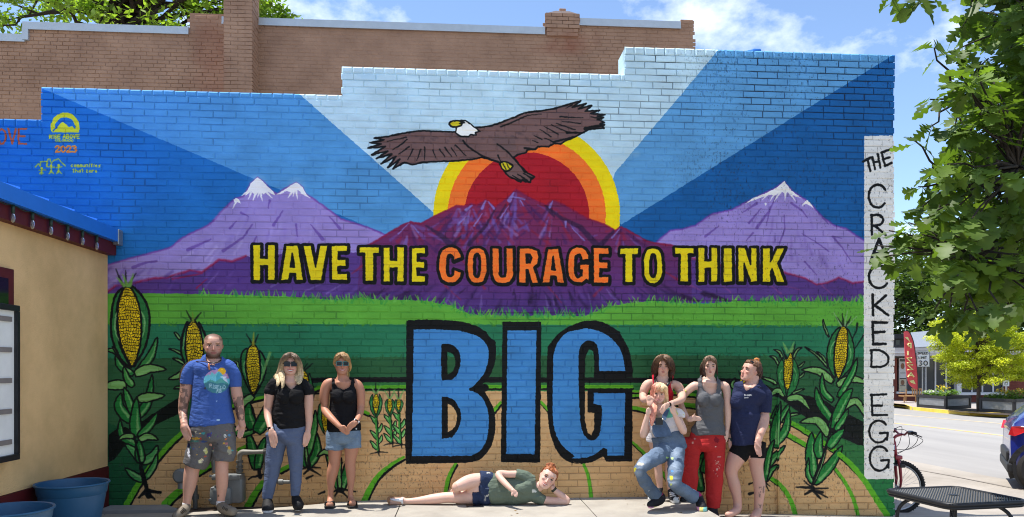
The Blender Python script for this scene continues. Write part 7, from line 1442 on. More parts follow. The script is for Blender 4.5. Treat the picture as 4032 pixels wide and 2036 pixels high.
# ---- the woman in the navy T-shirt
p = Person('woman in a navy T-shirt and black shorts looking to the side, sunglasses on her head', 7.62, -.155, 2945)
p.skin = (202, 156, 138)
p.set_head(U7, (846, 150), (782, 470), -48, 2, dt=.0, lips=(166, 96, 92), brow=(110, 74, 56), squint=.3, wide=1.0)
p.limb(U7, [(850, 400, 190), (855, 500, 220), (850, 560, 330)], .95)
torN = [(850, 540, 320), (830, 590, 480), (790, 680, 460), (740, 780, 420), (740, 900, 410), (745, 1050, 400), (760, 1180, 420)]
torNJ = [(1180, 600, 190), (1178, 680, 184), (1180, 740, 180), (1184, 806, 178)]
p.limb(U7, torN, .66, scale=.86); p.limb(J_, torNJ+[(1195, 850, 170)], .7, scale=.82)
p.limb(U7, [(960, 600, 160), (1030, 660, 170), (1042, 800, 160), (1034, 930, 142), (1036, 1040, 138, -.03), (1012, 1150, 128, -.08), (980, 1250, 104, -.12)]); p.limb(J_, [(1300, 630, 66, -.03), (1287, 690, 62, -.06), (1276, 740, 54, -.10), (1266, 785, 46, -.13)]); p.hand(J_, (1266, 780), (1262, 832), (1276, 892), 50, 1, -.15, .85, thumb_tip=(1284, 838), curl=.01)
p.limb(J_, [(1110, 560, 60, .08), (1085, 660, 52, .09), (1078, 740, 46, .06), (1080, 775, 42, .04)]); p.hand(J_, (1080, 775), (1084, 825), (1108, 866), 46, -1, .02, .85)
p.limb(U8, [(1690, 260, 280), (1620, 400, 270), (1572, 500, 232), (1545, 600, 196), (1562, 700, 172), (1590, 800, 182), (1614, 900, 164), (1632, 1000, 140), (1642, 1100, 130), (1630, 1190, 130, -.03), (1560, 1240, 110, -.10), (1490, 1265, 90, -.14)]); p.limb(U8, [(1920, 260, 260), (1926, 400, 246), (1928, 500, 208), (1938, 600, 190), (1958, 700, 176), (1974, 800, 180), (1976, 900, 166), (1972, 1000, 148), (1962, 1100, 130), (1955, 1190, 126), (1930, 1260, 140, -.06), (1890, 1310, 130, -.12)])
def nav(co, px, py, f, c):
    t_ = vnoise(co, 60, 2) > -.25
    for poly in ([(1965, 840), (2020, 835), (2015, 880), (1970, 885)], [(1960, 910), (2000, 905), (1990, 1005), (1965, 1000)], [(2030, 830), (2052, 825), (2048, 930), (2020, 945)], [(1958, 1100), (1985, 1115), (2015, 1105), (2000, 1150), (1995, 1170), (1975, 1168), (1975, 1140)]): m = inside(px, py, U8.L(poly)) & f & t_; c[m] = c[m]*.35+.03
    return c
p.finish_body(paint=nav)
mb = MB(); p.tube(mb, U7, torN, .7, caps=(1, 0), grow=.007); p.tube(mb, J_, torNJ, .74, caps=(.3, 0), grow=.008); p.tube(mb, U7, [(900, 580, 200), (1000, 620, 210), (1038, 760, 214), (1040, 938, 200)], .95, caps=(1, 0)); p.tube(mb, U7, [(660, 600, 170, .05), (600, 700, 150, .08), (580, 850, 140, .1)], .9, caps=(1, 0)); p.tube(mb, U7, [(640, 720, 220, -.06), (640, 790, 210, -.06)], .85); p.tube(mb, U7, [(860, 500, 270), (855, 540, 380)], .7, caps=(0, 0))
p.garment('t_shirt', mb, (38, 44, 74), .0065, 2, .013, (5, 5, 3.5), cut=[U7.L([(700, 300), (1000, 300), (945, 470), (925, 500), (850, 560), (765, 600), (722, 560)])], paint=lambda co, px, py, f, c: spl(spl(c, co, px, py, f, U7, [(800+dx, 672, 13, 12, (220, 220, 222)) for dx in (-62, -40, -16, 8, 28)]), co, px, py, f, U7, [(742+dx, 712, 13, 8, (220, 220, 222)) for dx in (0, 20, 42)]))
mb = MB(); p.tube(mb, J_, [(1192, 760, 150), (1200, 820, 190), (1202, 862, 150)], .7, caps=(0, .3)); p.tube(mb, U8, [(1720, 170, 300), (1690, 290, 296), (1640, 372, 290)], .92, caps=(.2, 0)); p.tube(mb, U8, [(1930, 170, 280), (1930, 300, 272), (1926, 388, 262)], .92, caps=(.2, 0))
p.garment('shorts', mb, (16, 16, 18), .007, 1, .005)
mb = MB(); p.cap(mb, hl=.84, thick=.05, back=.15, side=.5)
for pts in ([(905, 160, 60, .02), (955, 210, 60, .05), (975, 290, 60, .06), (965, 380, 60, .06), (940, 450, 40, .05)], [(880, 170, 80, .0), (930, 240, 70, -.02), (940, 300, 40, -.03)], [(900, 200, 130, .10), (930, 330, 110, .10), (940, 440, 60, .08)]): p.tube(mb, U7, pts, .7)
for i in range(12): a = random.uniform(-2.8, .3); p.tube(mb, U7, [(912, 165, 24, .03), (912+46*math.cos(a), 160+40*math.sin(a), 16, .03), (912+62*math.cos(a+.4), 160+52*math.sin(a+.4), 5, .03)], 1, n=8)
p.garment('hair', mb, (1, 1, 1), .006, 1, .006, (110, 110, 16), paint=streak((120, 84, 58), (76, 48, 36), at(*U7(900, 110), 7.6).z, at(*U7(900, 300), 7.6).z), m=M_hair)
mb = MB(); mb.tube([p.hp(.0+.30*math.sin(a), .93-.05*abs(math.sin(a)), .13+.07*math.cos(a)) for a in np.linspace(-1.2, 1.2, 9)], [p.hh*v for v in (.02, .05, .075, .06, .03, .06, .075, .05, .02)], 8); mb.tube([p.hp(.33, .90, .14), p.hp(.375, .72, .02), p.hp(.37, .56, -.06)], p.hh*.013, 6); p.small('sunglasses', mb, mat('silver_lens', RGB(60, 60, 66), .08, .3, metal=.8))
mb = MB(); mb.tube([at(*U7(912+26*math.cos(a), 150+22*math.sin(a)), p.t+.02) for a in np.linspace(0, 6.28, 14)[:-1]], .012, 8, closed=True); p.small('scrunchie', mb, mat('orange_scrunchie', RGB(206, 130, 60), .8, .3, 60))
for k in range(3): watch(p, J_, (1079, 766+k*6), (1080, 771+k*6), 47, .045, mat('green_band', RGB(30, 52, 44), .6), False)
flipflop(p, U8, (1400, 1272), (1640, 1215), 130, -.17, .02, (26, 26, 34), (40, 40, 50)); flipflop(p, U8, (1860, 1330), (1960, 1250), 130, -.17, .02, (26, 26, 34), (40, 40, 50))
# ------------------------------------------------------------------ things about the place
M_pot = mat('blue_plastic', RGB(40, 88, 122), .42, .06, 4)
def pot(label, px, t, rimz, r=.283):
    c = at(px, HOR, t); h = rimz-.05; o = thing('flower_pot', label, 'flower pot', (c.x, c.y, .05), 0, 'blue plastic pots by the tan wall')
    mb = MB(); mb.lathe([(r*.66, 0), (r*.70, .01), (r*.88, h*.72), (r*.885, h*.76), (r*.91, h*.78), (r*.95, h*.955), (r*.99, h*.965), (r, h*.98), (r*.985, h), (r*.93, h*.99), (r*.90, h*.90), (r*.70, .06), (.01, .06)], n=56); auto_smooth(mb.build('shell', M_pot, o), 35)
    mb = MB(); mb.lathe([(r*.72, .061), (r*.72, .075), (.01, .08)], n=24); mb.build('soil', M_dirt, o)
pot('blue plastic flower pot in front of the dark red base, nearer the mural', 182*1.5652, 6.2, .46)
pot('blue plastic flower pot at the lower left corner, nearer the camera', 19*1.5652, 5.04, .46)
# gas meter on the wall behind the man
M_met = mat('grey_meter_paint', RGB(112, 116, 116), .4, .08, 10, spec=.5); M_pipe = mat('grey_pipe_paint', RGB(104, 106, 104), .5, .12, 14, col2=RGB(120, 120, 116)); M_rust = mat('dull_iron', RGB(84, 82, 78), .6, .2, 20)
YM = -.13
w = lambda x, y, yy=YM: on_y(*H_(x, y), yy)
gm = thing('gas_meter', 'grey gas meter with bent pipes on the wall behind the man in blue', 'gas meter', tuple(w(425, 1235)))
def sub(mb, o, name, m, smooth=True, parent=None): mb.v = [tuple(Vector(p)-o.location) for p in mb.v]; ob = mb.build(name, m, parent or o); return auto_smooth(ob, 35) if smooth else ob
a, b_ = w(318, 1225), w(448, 1085); c_, d_ = w(330, 1090), w(530, 1005)
mb = MB(); mb.box(a.x, b_.x+.03, YM-.10, YM+.02, a.z+.02, b_.z, bev=.035); sub(mb, gm, 'lower_case', M_met)
mb = MB(); mb.box(b_.x-.03, d_.x+.01, YM-.07, YM+.08, a.z+.03, d_.z-.03, bev=.03); sub(mb, gm, 'case', M_met)
mb = MB(); mb.box(c_.x, d_.x, YM-.09, YM+.07, d_.z-.055, d_.z, bev=.018); sub(mb, gm, 'top_flange', M_met)
for x, y in ((333, 1012), (410, 1012), (470, 1012), (520, 1012), (345, 1098), (420, 1098), (330, 1170), (440, 1170)):
    q = w(x, y); mb = MB(); mb.tube([q+Vector((0, -.10, 0)), q+Vector((0, -.125, 0))], .012, 8); sub(mb, gm, 'bolt', M_met)
mb = MB(); mb.tube([w(505, 1000), w(505, 930)], .026, 14); sub(mb, gm, 'riser', M_pipe)
for yy in (985, 960, 925): mb = MB(); q = w(505, yy); mb.tube([q+Vector((0, 0, -.012)), q+Vector((0, 0, .012))], .036, 12); sub(mb, gm, 'union_nut', M_rust)
pts = [w(505, 925), w(505, 890)]+[w(505+24*(1-math.cos(k)), 890-28*math.sin(k)) for k in (.4, .8, 1.2, 1.57)]+[w(600, 861), w(676, 858)]
mb = MB(); mb.tube(pts, [.024]*2+[.03]*4+[.022]*2, 14); sub(mb, gm, 'pipe', mat('worn_pipe', RGB(126, 122, 112), .55, .15, 14))
mb = MB(); mb.tube([w(684, 835), w(684, 1250)], .024, 14); mb.tube([w(684, 950), w(684, 1000)], .036, 12); mb.ball(w(684, 858), .034); sub(mb, gm, 'pipe', M_rust)
mb = MB(); q = w(110, 1020); mb.tube([q+Vector((0, -.06, 0)), q+Vector((0, -.03, 0)), q+Vector((0, .02, 0))], [.052, .075, .07], 20); mb.tube([q, q+Vector((0, 0, -.13))], .034, 12); sub(mb, gm, 'regulator', M_met)
mb = MB(); mb.tube([w(205, 1085), w(205, 1245)], .022, 12); mb.tube([w(205, 1085), w(170, 1060), w(120, 1040)], .018, 10); mb.tube([w(205, 1150), w(205, 1180)], .034, 10); sub(mb, gm, 'pipe', M_rust)
mb = MB(); mb.tube([w(324, 905), w(336, 1000)], .022, 12); mb.tube([w(300, 905), w(345, 905)], .024, 12); sub(mb, gm, 'pipe', M_pipe)
mb = MB(); mb.tube([w(760, 1063), w(845, 1063)], .02, 10); mb.tube([w(770, 1063), w(800, 1063)], .03, 10); mb.tube([w(845, 1063, YM), w(845, 1063, 0)], .02, 10); sub(mb, gm, 'pipe', M_pipe)

# ------------------------------------------------------------------ bicycle at the corner
class Frame:                                   # a local frame facing the lens: X to the right, Y away, Z up
    def __init__(s, p): s.p = p
    def __call__(s, x, y, z): return s.p+AX_R*x+AX_D*y+Vector((0, 0, z))
bp_ = at(*Q_(405, 952), 9.05)
bk = thing('bicycle', 'red mountain bicycle leaning behind the corner of the mural wall', 'bicycle', tuple(bp_), -YAW)
M_bred = mat('bike_red_paint', RGB(150, 44, 54), .35, .06, 10, coat=.3); M_tyre = mat('tyre_rubber', RGB(36, 34, 33), .85, .2, 60, .5, 160); M_alu = mat('aluminium', RGB(168, 168, 170), .35, .08, 20, metal=.9); M_cable = mat('black_cable', RGB(30, 32, 44), .5)
def circ(r, cx=0, cz=0, n=40, y=0): return [(cx+r*math.cos(2*math.pi*k/n), y, cz+r*math.sin(2*math.pi*k/n)) for k in range(n)]
for cx in (0, -1.06):
    wl = thing('wheel', None, None, (cx, 0, 0)); wl.parent = bk
    mb = MB(); mb.tube(circ(.308), .024, 10, closed=True); mb.build('tyre', M_tyre, wl, True)
    mb = MB()
    for k in range(64): a = 2*math.pi*k/64; mb.box(.331*math.cos(a)-.006, .331*math.cos(a)+.006, -.014+.008*(k % 2), .006+.008*(k % 2), .331*math.sin(a)-.006, .331*math.sin(a)+.006)
    mb.build('tread', M_tyre, wl)
    mb = MB(); mb.tube(circ(.276), .011, 8, closed=True); mb.build('rim', M_alu, wl, True)
    mb = MB()
    for k in range(32): a = 2*math.pi*k/32; b2 = a+(.9 if k % 2 else -.9); mb.tube([(.02*math.cos(b2), .03*(1 if k % 4 < 2 else -1), .02*math.sin(b2)), (.272*math.cos(a), 0, .272*math.sin(a))], .0014, 4)
    mb.build('spokes', M_alu, wl)
    mb = MB(); mb.tube([(0, -.05, 0), (0, .05, 0)], .016, 12); mb.build('hub', M_alu, wl, True)
mb = MB()
for sy in (1, -1): mb.tube([(-.02, sy*.035, .37), (-.005, sy*.055, .27), (.01, sy*.055, .1), (.0, sy*.052, 0)], [.019, .019, .016, .012], 10)
mb.box(-.06, .03, -.06, .06, .345, .395, bev=.012); mb.build('fork', M_bred, bk, True)
mb = MB(); mb.tube([(-.03, 0, .38), (-.05, 0, .56)], .024, 12); mb.tube([(-.05, 0, .53), (-.56, 0, .40)], .019, 10); mb.tube([(-.04, 0, .43), (-.62, 0, -.02)], .021, 10); mb.tube([(-.54, 0, .52), (-.62, 0, -.02)], .018, 10)
for sy in (1, -1): mb.tube([(-.62, sy*.03, -.02), (-1.06, sy*.06, 0)], .011, 8); mb.tube([(-.55, sy*.02, .42), (-1.06, sy*.06, 0)], .010, 8)
mb.build('frame', M_bred, bk, True)
mb = MB(); mb.tube([(-.05, 0, .555), (-.052, 0, .60), (-.02, 0, .63), (.045, 0, .65)], .018, 10); mb.build('stem', M_bred, bk, True)
mb = MB(); mb.tube([(.02, .33, .69), (.035, .16, .695), (.045, .07, .65), (.045, -.07, .65), (.04, -.16, .695), (.03, -.33, .69)], .013, 10); mb.build('handlebar', M_bred, bk, True)
for sy in (1, -1):
    mb = MB(); mb.tube([(.032, sy*.20, .693), (.03, sy*.34, .69)], .019, 10); g_ = mb.build('grip', M_blk, bk, True)
    mb = MB(); mb.tube([(.03, sy*.19, .68), (.10, sy*.22, .665), (.115, sy*.32, .645)], .007, 6); mb.box(.03, .075, sy*.19-.02, sy*.19+.02, .66, .71, bev=.006); mb.build('brake_lever', M_blk, bk)
mb = MB()
for pts in ([(.07, -.18, .68), (.19, -.10, .62), (.18, 0, .50), (.0, .02, .42)], [(.07, .18, .69), (.16, .1, .68), (.14, .02, .50), (-.04, .03, .38)], [(.07, -.19, .66), (.24, -.12, .58), (.12, -.03, .47), (-.05, .0, .47)], [(.06, .19, .70), (.10, .1, .73), (.02, 0, .55), (-.06, 0, .45)]):
    q = sm(pts, n=6); mb.tube(q, .0035, 6)
mb.build('cables', M_cable, bk)
for sy in (1, -1): mb = MB(); mb.box(-.015, .05, sy*.07-.012, sy*.07+.012, .25, .29, bev=.005); mb.tube([(.0, sy*.07, .29), (-.02, sy*.05, .33)], .007, 6); mb.build('brake', M_blk, bk)
mb = MB(); mb.tube([(-.54, 0, .5), (-.53, 0, .62)], .013, 8); mb.build('seat_post', M_alu, bk, True)
mb = MB(); mb.tube([(-.66, 0, .65), (-.56, 0, .655), (-.40, 0, .64)], [.07, .06, .02], 12); mb.build('saddle', M_blk, bk, True)
mb = MB(); mb.tube([(-.62, -.05, -.02), (-.62, .05, -.02)], .02, 10); mb.tube([(-.62, -.06, -.02), (-.52, -.06, -.15)], .01, 8); mb.box(-.57, -.47, -.13, -.06, -.165, -.145); mb.tube([(-.62, .06, -.02), (-.72, .06, .11)], .01, 8); mb.box(-.77, -.67, .06, .13, .1, .12); mb.lathe([(.09, -.055), (.09, -.05)], (-.62, 0, -.02), 24, axis='y'); mb.build('crank', M_alu, bk)

# ------------------------------------------------------------------ black mesh cafe table at the lower right
tA, tB, tD = on_z(*Q_(190, 962), .55), on_z(*Q_(1250, 1000), .55), on_z(*Q_(850, 1112), .55)
ex, ey = (tD-tA), (tB-tA); ex.z = ey.z = 0; side = (ex.length+ey.length)/2; ang = math.atan2(ex.y, ex.x); ctr = (tB+tD)/2
tb_ = thing('cafe_table', 'square black metal mesh table at the lower right under the oak', 'table', (ctr.x, ctr.y, -.185), ang); hs = side/2+.02
M_tab = mat('black_coated_steel', RGB(26, 27, 30), .5, .15, 30, metal=.2, spec=.5)
def rsq(h, r, n=6): return [(sx*(h-r)+r*math.cos(a0+math.pi/2*k/n), sy*(h-r)+r*math.sin(a0+math.pi/2*k/n)) for sx, sy, a0 in ((1, 1, 0), (-1, 1, math.pi/2), (-1, -1, math.pi), (1, -1, 1.5*math.pi)) for k in range(n+1)]
mb = MB(); mb.tube([(x, y, .735) for x, y in rsq(hs, .07)], .016, 8, closed=True); mb.tube([(x, y, .715) for x, y in rsq(hs-.004, .07)], .013, 8, closed=True); mb.build('rim', M_tab, tb_, True)
mb = MB(); n_ = 56
for i in range(n_):
    o_ = -2*hs+4*hs*(i+.5)/n_                     # diagonal lattice: two families of thin bars
    for sgn in (1, -1):
        x0 = max(-hs, o_-hs) if sgn > 0 else max(-hs, o_-hs); x1 = min(hs, o_+hs)
        if x1-x0 < .03: continue
        p0, p1 = (x0, sgn*(o_-x0)), (x1, sgn*(o_-x1))
        mb.tube([(p0[0]*.985, p0[1]*.985, .738+(.003 if sgn > 0 else 0)), (p1[0]*.985, p1[1]*.985, .738+(.003 if sgn > 0 else 0))], .0042, 4, caps=False)
mt = mb.build('mesh_top', M_tab, tb_); mt['kind'] = 'stuff'
mb = MB(); mb.lathe([(.03, .741), (.03, .745), (.018, .745)], n=16); mb.build('parasol_hole', M_tab, tb_)
for sx, sy in ((1, 1), (1, -1), (-1, 1), (-1, -1)):
    mb = MB(); mb.tube(sm([(sx*.05, sy*.05, .70), (sx*hs*.55, sy*hs*.55, .70), (sx*hs*.8, sy*hs*.8, .60), (sx*hs*.78, sy*hs*.78, .35), (sx*hs*.86, sy*hs*.86, 0)]), .0125, 10); mb.build('leg', M_tab, tb_, True)
mb = MB(); mb.box(-.2, .2, -.02, .02, .705, .722); mb.box(-.02, .02, -.2, .2, .7045, .7215); mb.build('brace', M_tab, tb_)

# ------------------------------------------------------------------ blue car at the right edge
CT = 10.9; wc = at(*Q_(2140, 770), CT); fr_ = Frame(Vector((wc.x, wc.y, -.455)))
car = thing('car', 'dark blue crossover car cut off by the right edge of the picture', 'car', tuple(fr_.p), -YAW-math.radians(30))
M_carb = mat('blue_car_paint', RGB(20, 36, 116), .25, .03, 3, coat=.8, spec=.5); M_clad = mat('black_cladding', RGB(26, 26, 28), .6, .1, 20); M_carg = mat('car_glass', (.01, .012, .015, 1), .05, .02, spec=.6)
st_ = [(-.60, .70, .62, .40, .52), (-.585, .76, .86, .34, .93), (-.52, .80, .98, .30, 1.05), (-.40, .83, 1.01, .26, 1.14), (-.20, .86, 1.02, .24, 1.27), (.15, .88, 1.01, .22, 1.44), (.8, .89, 1.00, .22, 1.58), (1.5, .89, .98, .22, 1.57), (2.0, .885, .97, .22, 1.40), (2.55, .875, .95, .22, 1.02), (3.2, .84, .86, .24, .90), (3.5, .76, .74, .30, .76), (3.62, .62, .6, .36, .62)]
st_ = [(x*.72 if x < 0 else x, *r) for x, *r in st_]; mb = MB(); R_ = []
for x, wd, zb_, z0, zt_ in st_:
    half = [(wd*.9, z0), (wd, z0+.12), (wd*1.0, (z0+zb_)/2+.05), (wd*.985, zb_-.03), (wd*.96, zb_), (wd*.96-(zt_-zb_)*.32, zb_+(zt_-zb_)*.72), (wd*.86-(zt_-zb_)*.42, zt_-.01), (wd*.3, zt_)]
    ring = [(x, .86-y, z) for y, z in half]+[(x, .86+y, z) for y, z in reversed(half)]; R_.append(ring)
for r in R_: mb.v += r
m_ = len(R_[0])
for i in range(len(R_)-1):
    for k in range(m_): mb.f.append((i*m_+k, i*m_+(k+1) % m_, (i+1)*m_+(k+1) % m_, (i+1)*m_+k)); mb.mi.append(0)
mb.f += [tuple(range(m_)), tuple((len(R_)-1)*m_+k for k in range(m_-1, -1, -1))]; mb.mi += [0, 0]
bo = auto_smooth(mb.build('body', M_carb, car), 28)
def side_y(x, z):                               # where the near side of the body lies
    i = max(j for j in range(len(st_)) if st_[j][0] <= x); i = min(i, len(st_)-2); u = (x-st_[i][0])/(st_[i+1][0]-st_[i][0])
    f = lambda r: np.interp(z, [p[2] for p in r[:7]], [p[1] for p in r[:7]])
    return f(R_[i])*(1-u)+f(R_[i+1])*u
def sidepanel(name, poly, m, off=.006):
    mb = MB(); n_ = len(poly); mb.add([(x, side_y(x, z)-off, z) for x, z in poly]+[(x, side_y(x, z)+.02, z) for x, z in poly], [tuple(range(n_)), tuple(range(2*n_-1, n_-1, -1))]+[(i, n_+i, n_+(i+1) % n_, (i+1) % n_) for i in range(n_)]); return mb.build(name, m, car)
sidepanel('window', [(-.05, 1.08), (.25, 1.07), (.25, 1.40), (.12, 1.33)], M_carg); sidepanel('window', [(.31, 1.07), (1.05, 1.05), (1.05, 1.49), (.31, 1.47)], M_carg); sidepanel('window', [(1.11, 1.05), (2.05, 1.03), (1.70, 1.46), (1.11, 1.49)], M_carg)
M_tail = mat('tail_lamp_red', RGB(190, 20, 24), .15, .05, coat=.6)
for sgn in (0, 1):
    mb = MB(); yb = .86
    pl = [(-.60, .14, .86), (-.55, .07, .99), (-.40, .035, 1.00), (-.23, .02, .965), (-.36, .02, .90), (-.50, .05, .845)]
    if sgn: pl = [(x, 1.72-y, z) for x, y, z in pl]
    q = [Vector((p[0]*.72, p[1], p[2])) for p in pl]; d_ = Vector((-.02, -.03 if not sgn else .03, 0)); d0 = Vector((.06, .10 if not sgn else -.10, 0))
    mb.add([p+d_ for p in q]+[p+d0 for p in q], [tuple(range(6)) if not sgn else tuple(range(5, -1, -1)), tuple(range(11, 5, -1))]+[(i, 6+i, 6+(i+1) % 6, (i+1) % 6) for i in range(6)]); mb.build('tail_light', M_tail, car)
mb = MB(); mb.box(-.47, -.30, .08, 1.64, .27, .44, bev=.04); mb.box(-.47, -.36, .25, 1.47, .44, .60, bev=.03); mb.build('rear_bumper', M_clad, car)
for x in (0, 2.6):
    mb = MB(); n_ = 18; v = []
    for k in range(n_+1):
        a = math.pi*(-.12+1.24*k/n_)
        for r in (.385, .455): px_, pz = x+r*math.cos(a), .35+r*math.sin(a); yy = side_y(min(max(px_, -.42), 3.4), max(pz, .3)); v += [(px_, yy-.012, pz), (px_, yy+.22, pz)]
    f = []
    for k in range(n_): b0 = 4*k; f += [(b0, b0+2, b0+6, b0+4), (b0, b0+4, b0+5, b0+1), (b0+2, b0+3, b0+7, b0+6)]
    mb.add(v, f); mb.build('wheel_arch', M_clad, car)
    mb = MB(); mb.lathe([(.30, .05), (.40, .055), (.40, .26), (.30, .26)], (x, 0, .36), 28, axis='y'); mb.build('wheel_well', M_clad, car)
mb = MB(); mb.box(.40, 2.2, -.035, .03, .22, .36, bev=.02); mb.build('sill', M_clad, car)
for x in (0, 2.6):
    for yy, sg in ((-.01, 1), (1.52, 1)):
        wl = thing('wheel', None, None, (x, yy, .35)); wl.parent = car
        mb = MB(); mb.lathe([(.235, .0), (.30, -.01), (.34, .02), (.352, .06), (.352, .16), (.34, .20), (.30, .22), (.235, .21)], (0, 0, 0), 40, axis='y'); auto_smooth(mb.build('tyre', M_tyre, wl), 40)
        mb = MB(); mb.lathe([(.235, .02), (.246, .0), (.25, .02), (.25, .2), (.235, .2), (.20, .12), (.03, .12)], (0, 0, 0), 36, axis='y'); auto_smooth(mb.build('rim', M_clad, wl), 40)
        for k in range(5):
            a = 2*math.pi*k/5+.35; c, s_ = math.cos(a), math.sin(a); mb = MB(); q = lambda r, o, y_: (r*c-o*s_, y_, r*s_+o*c)
            for e in (1, -1): mb.add([q(.04, e*.015, .0), q(.235, e*.075-.018, .005), q(.235, e*.075+.018, .005), q(.04, e*.015+.03*e, .0), q(.04, e*.015, .05), q(.235, e*.075-.018, .05), q(.235, e*.075+.018, .05), q(.04, e*.015+.03*e, .05)], [(0, 1, 2, 3), (7, 6, 5, 4), (0, 4, 5, 1), (1, 5, 6, 2), (2, 6, 7, 3), (3, 7, 4, 0)])
            mb.build('spoke', M_alu, wl)
        mb = MB(); mb.lathe([(.05, -.005), (.045, -.012), (.01, -.014)], (0, 0, 0), 16, axis='y'); mb.build('hub_cap', M_alu, wl)

# ------------------------------------------------------------------ across the street
def root_at(name, label, cat, V, x, y, t, group=None): return thing(name, label, cat, tuple(at(*V(x, y), t)), 0, group)
def flat(o, name, V, poly, t, th, m, parent=None, t2=None):      # a slab facing the lens, th thick
    tt = (lambda i: t) if t2 is None else (lambda i: t2[i]); n_ = len(poly)
    P = [at(*V(x, y), tt(i)) for i, (x, y) in enumerate(poly)]; mb = MB(); mb.add([p-o.location for p in P]+[p+AX_D*th-o.location for p in P], [tuple(range(n_)), tuple(range(2*n_-1, n_-1, -1))]+[(i, n_+i, n_+(i+1) % n_, (i+1) % n_) for i in range(n_)])
    return mb.build(name, m, parent or o)
rc = lambda x0, x1, y0, y1: [(x0, y1), (x1, y1), (x1, y0), (x0, y0)]
M_white = mat('white_trim_paint', RGB(206, 204, 204), .6, .05, 2); M_fas = mat('pale_fascia', RGB(176, 170, 166), .7, .06, 1); M_rbrick = mat('red_brick_far', RGB(116, 62, 52), .9, .25, 5, stretch=(1, 1, 6))
M_shopg, t_, b_s = new_mat('shop_glass'); b_s.inputs['Base Color'].default_value = (.03, .035, .04, 1); b_s.inputs['Roughness'].default_value = .04; b_s.inputs['Specular IOR Level'].default_value = .3
sh = root_at('shop_building', 'low white-trimmed shop with big windows across the street', 'building', P_, 800, 1010, 40)
flat(sh, 'wall', P_, rc(-500, 2600, 905, 1010), 40, 6, M_rbrick); flat(sh, 'ceiling_band', P_, rc(-500, 2600, 528, 552), 40.4, 5, M_fas)
flat(sh, 'interior', P_, rc(-480, 2580, 552, 905), 44, .1, mat('dark_interior', RGB(34, 34, 34), .9, .3, 2))
flat(sh, 'fascia', P_, [(-500, 535), (2600, 500), (2600, 420), (-500, 448)], 38.6, 8, M_fas); flat(sh, 'fascia_trim', P_, [(-500, 500), (2600, 474), (2600, 466), (-500, 490)], 38.55, .04, M_white)
flat(sh, 'roof_unit', P_, rc(728, 930, 262, 425), 42, 2.5, mat('pale_unit', RGB(150, 158, 168), .6, .05))
flat(sh, 'sill', P_, rc(340, 980, 890, 910), 39.8, .3, M_white); flat(sh, 'sill', P_, rc(975, 1445, 903, 925), 39.7, .3, M_white)
for x0, x1, yb in ((372, 440, 886), (447, 632, 890), (645, 732, 890), (745, 842, 890), (855, 955, 890), (1008, 1106, 903), (1118, 1214, 903), (1226, 1322, 903), (1336, 1430, 903)):
    wn = flat(sh, 'window', P_, [(x0-7, yb), (x1+7, yb), (x1+7, 548), (x0-7, 548), (x0-7, 556), (x1, 556), (x1, yb-7), (x0, yb-7), (x0, 556), (x0-7, 556)], 40.0, .12, M_white)
    flat(sh, 'pane', P_, rc(x0, x1, 556, yb-7), 40.06, .02, M_shopg, wn)
flat(sh, 'column', P_, rc(960, 1003, 545, 930), 39.75, .4, M_white); flat(sh, 'pier', P_, rc(1445, 2600, 540, 1000), 39.9, .5, M_rbrick); flat(sh, 'pier', P_, rc(-500, 345, 548, 1000), 39.9, .5, M_rbrick)
for yy in range(560, 990, 16): flat(sh, 'brick_course', P_, rc(1450, 1590, yy, yy+9), 39.86, .03, M_rbrick)
for y0, y1, c in ((582, 752, RGB(190, 190, 190)), (762, 882, RGB(186, 176, 150))):
    po = flat(sh, 'poster', P_, rc(366, 438, y0, y1), 39.9, .02, mat('poster_paper', c, .6, .05))
    flat(sh, 'poster_print', P_, [(402+18*math.cos(a), (y0+46 if y0 < 700 else y0+35)+(30 if y0 < 700 else 26)*math.sin(a)) for a in np.linspace(0, -6.28, 18)[:-1]], 39.88, .01, mat('poster_ink', RGB(120, 84, 60), .6, .3, 6), po)
    flat(sh, 'poster_print', P_, rc(375, 428, y1-56, y1-50), 39.88, .01, mat('poster_ink_line', RGB(90, 90, 90), .6), po)
dk = root_at('house', 'dark roofed house behind the shop', 'house', P_, 500, 440, 52)
flat(dk, 'wall', P_, rc(200, 760, 340, 640), 52, 6, mat('dark_siding', RGB(58, 56, 58), .8, .15, 1)); flat(dk, 'roof', P_, [(180, 345), (780, 345), (720, 300), (240, 300)], 51.5, 7, mat('dark_shingle', RGB(48, 46, 48), .9, .2, 3))
for x in (330, 560): flat(dk, 'window', P_, rc(x, x+40, 360, 410), 51.98, .05, M_shopg)
# far kerb and walk
fw = [on_z(*P_(x, y), -.455) for x, y in ((-700, 960), (100, 1010), (345, 1042), (440, 1052), (500, 1078), (750, 1104), (1080, 1134), (1560, 1152), (2300, 1180))]
M_walk2 = mat('far_walk', RGB(158, 148, 142), .9, .06, .4); bpt = [p+AX_D*14 for p in fw]
mb = MB(); n_ = len(fw); mb.add([(p.x, p.y, -.32) for p in fw]+[(p.x, p.y, -.32) for p in bpt]+[(p.x, p.y, -.5) for p in fw], [(i, i+1, n_+i+1, n_+i) for i in range(n_-1)]+[(2*n_+i, 2*n_+i+1, i+1, i) for i in range(n_-1)]); o = mb.build('sidewalk', M_walk2); o['kind'] = 'structure'
M_ykerb = mat('yellow_kerb_paint', RGB(232, 190, 60), .75, .12, 2, coord='World', col2=RGB(238, 206, 92))
mb = MB(); v = []
for p in fw:
    q = p+AX_D*.18; e_ = p-AX_D*.10; v += [(e_.x, e_.y, -.46), (p.x, p.y, -.315), (q.x, q.y, -.312), (q.x, q.y, -.46)]
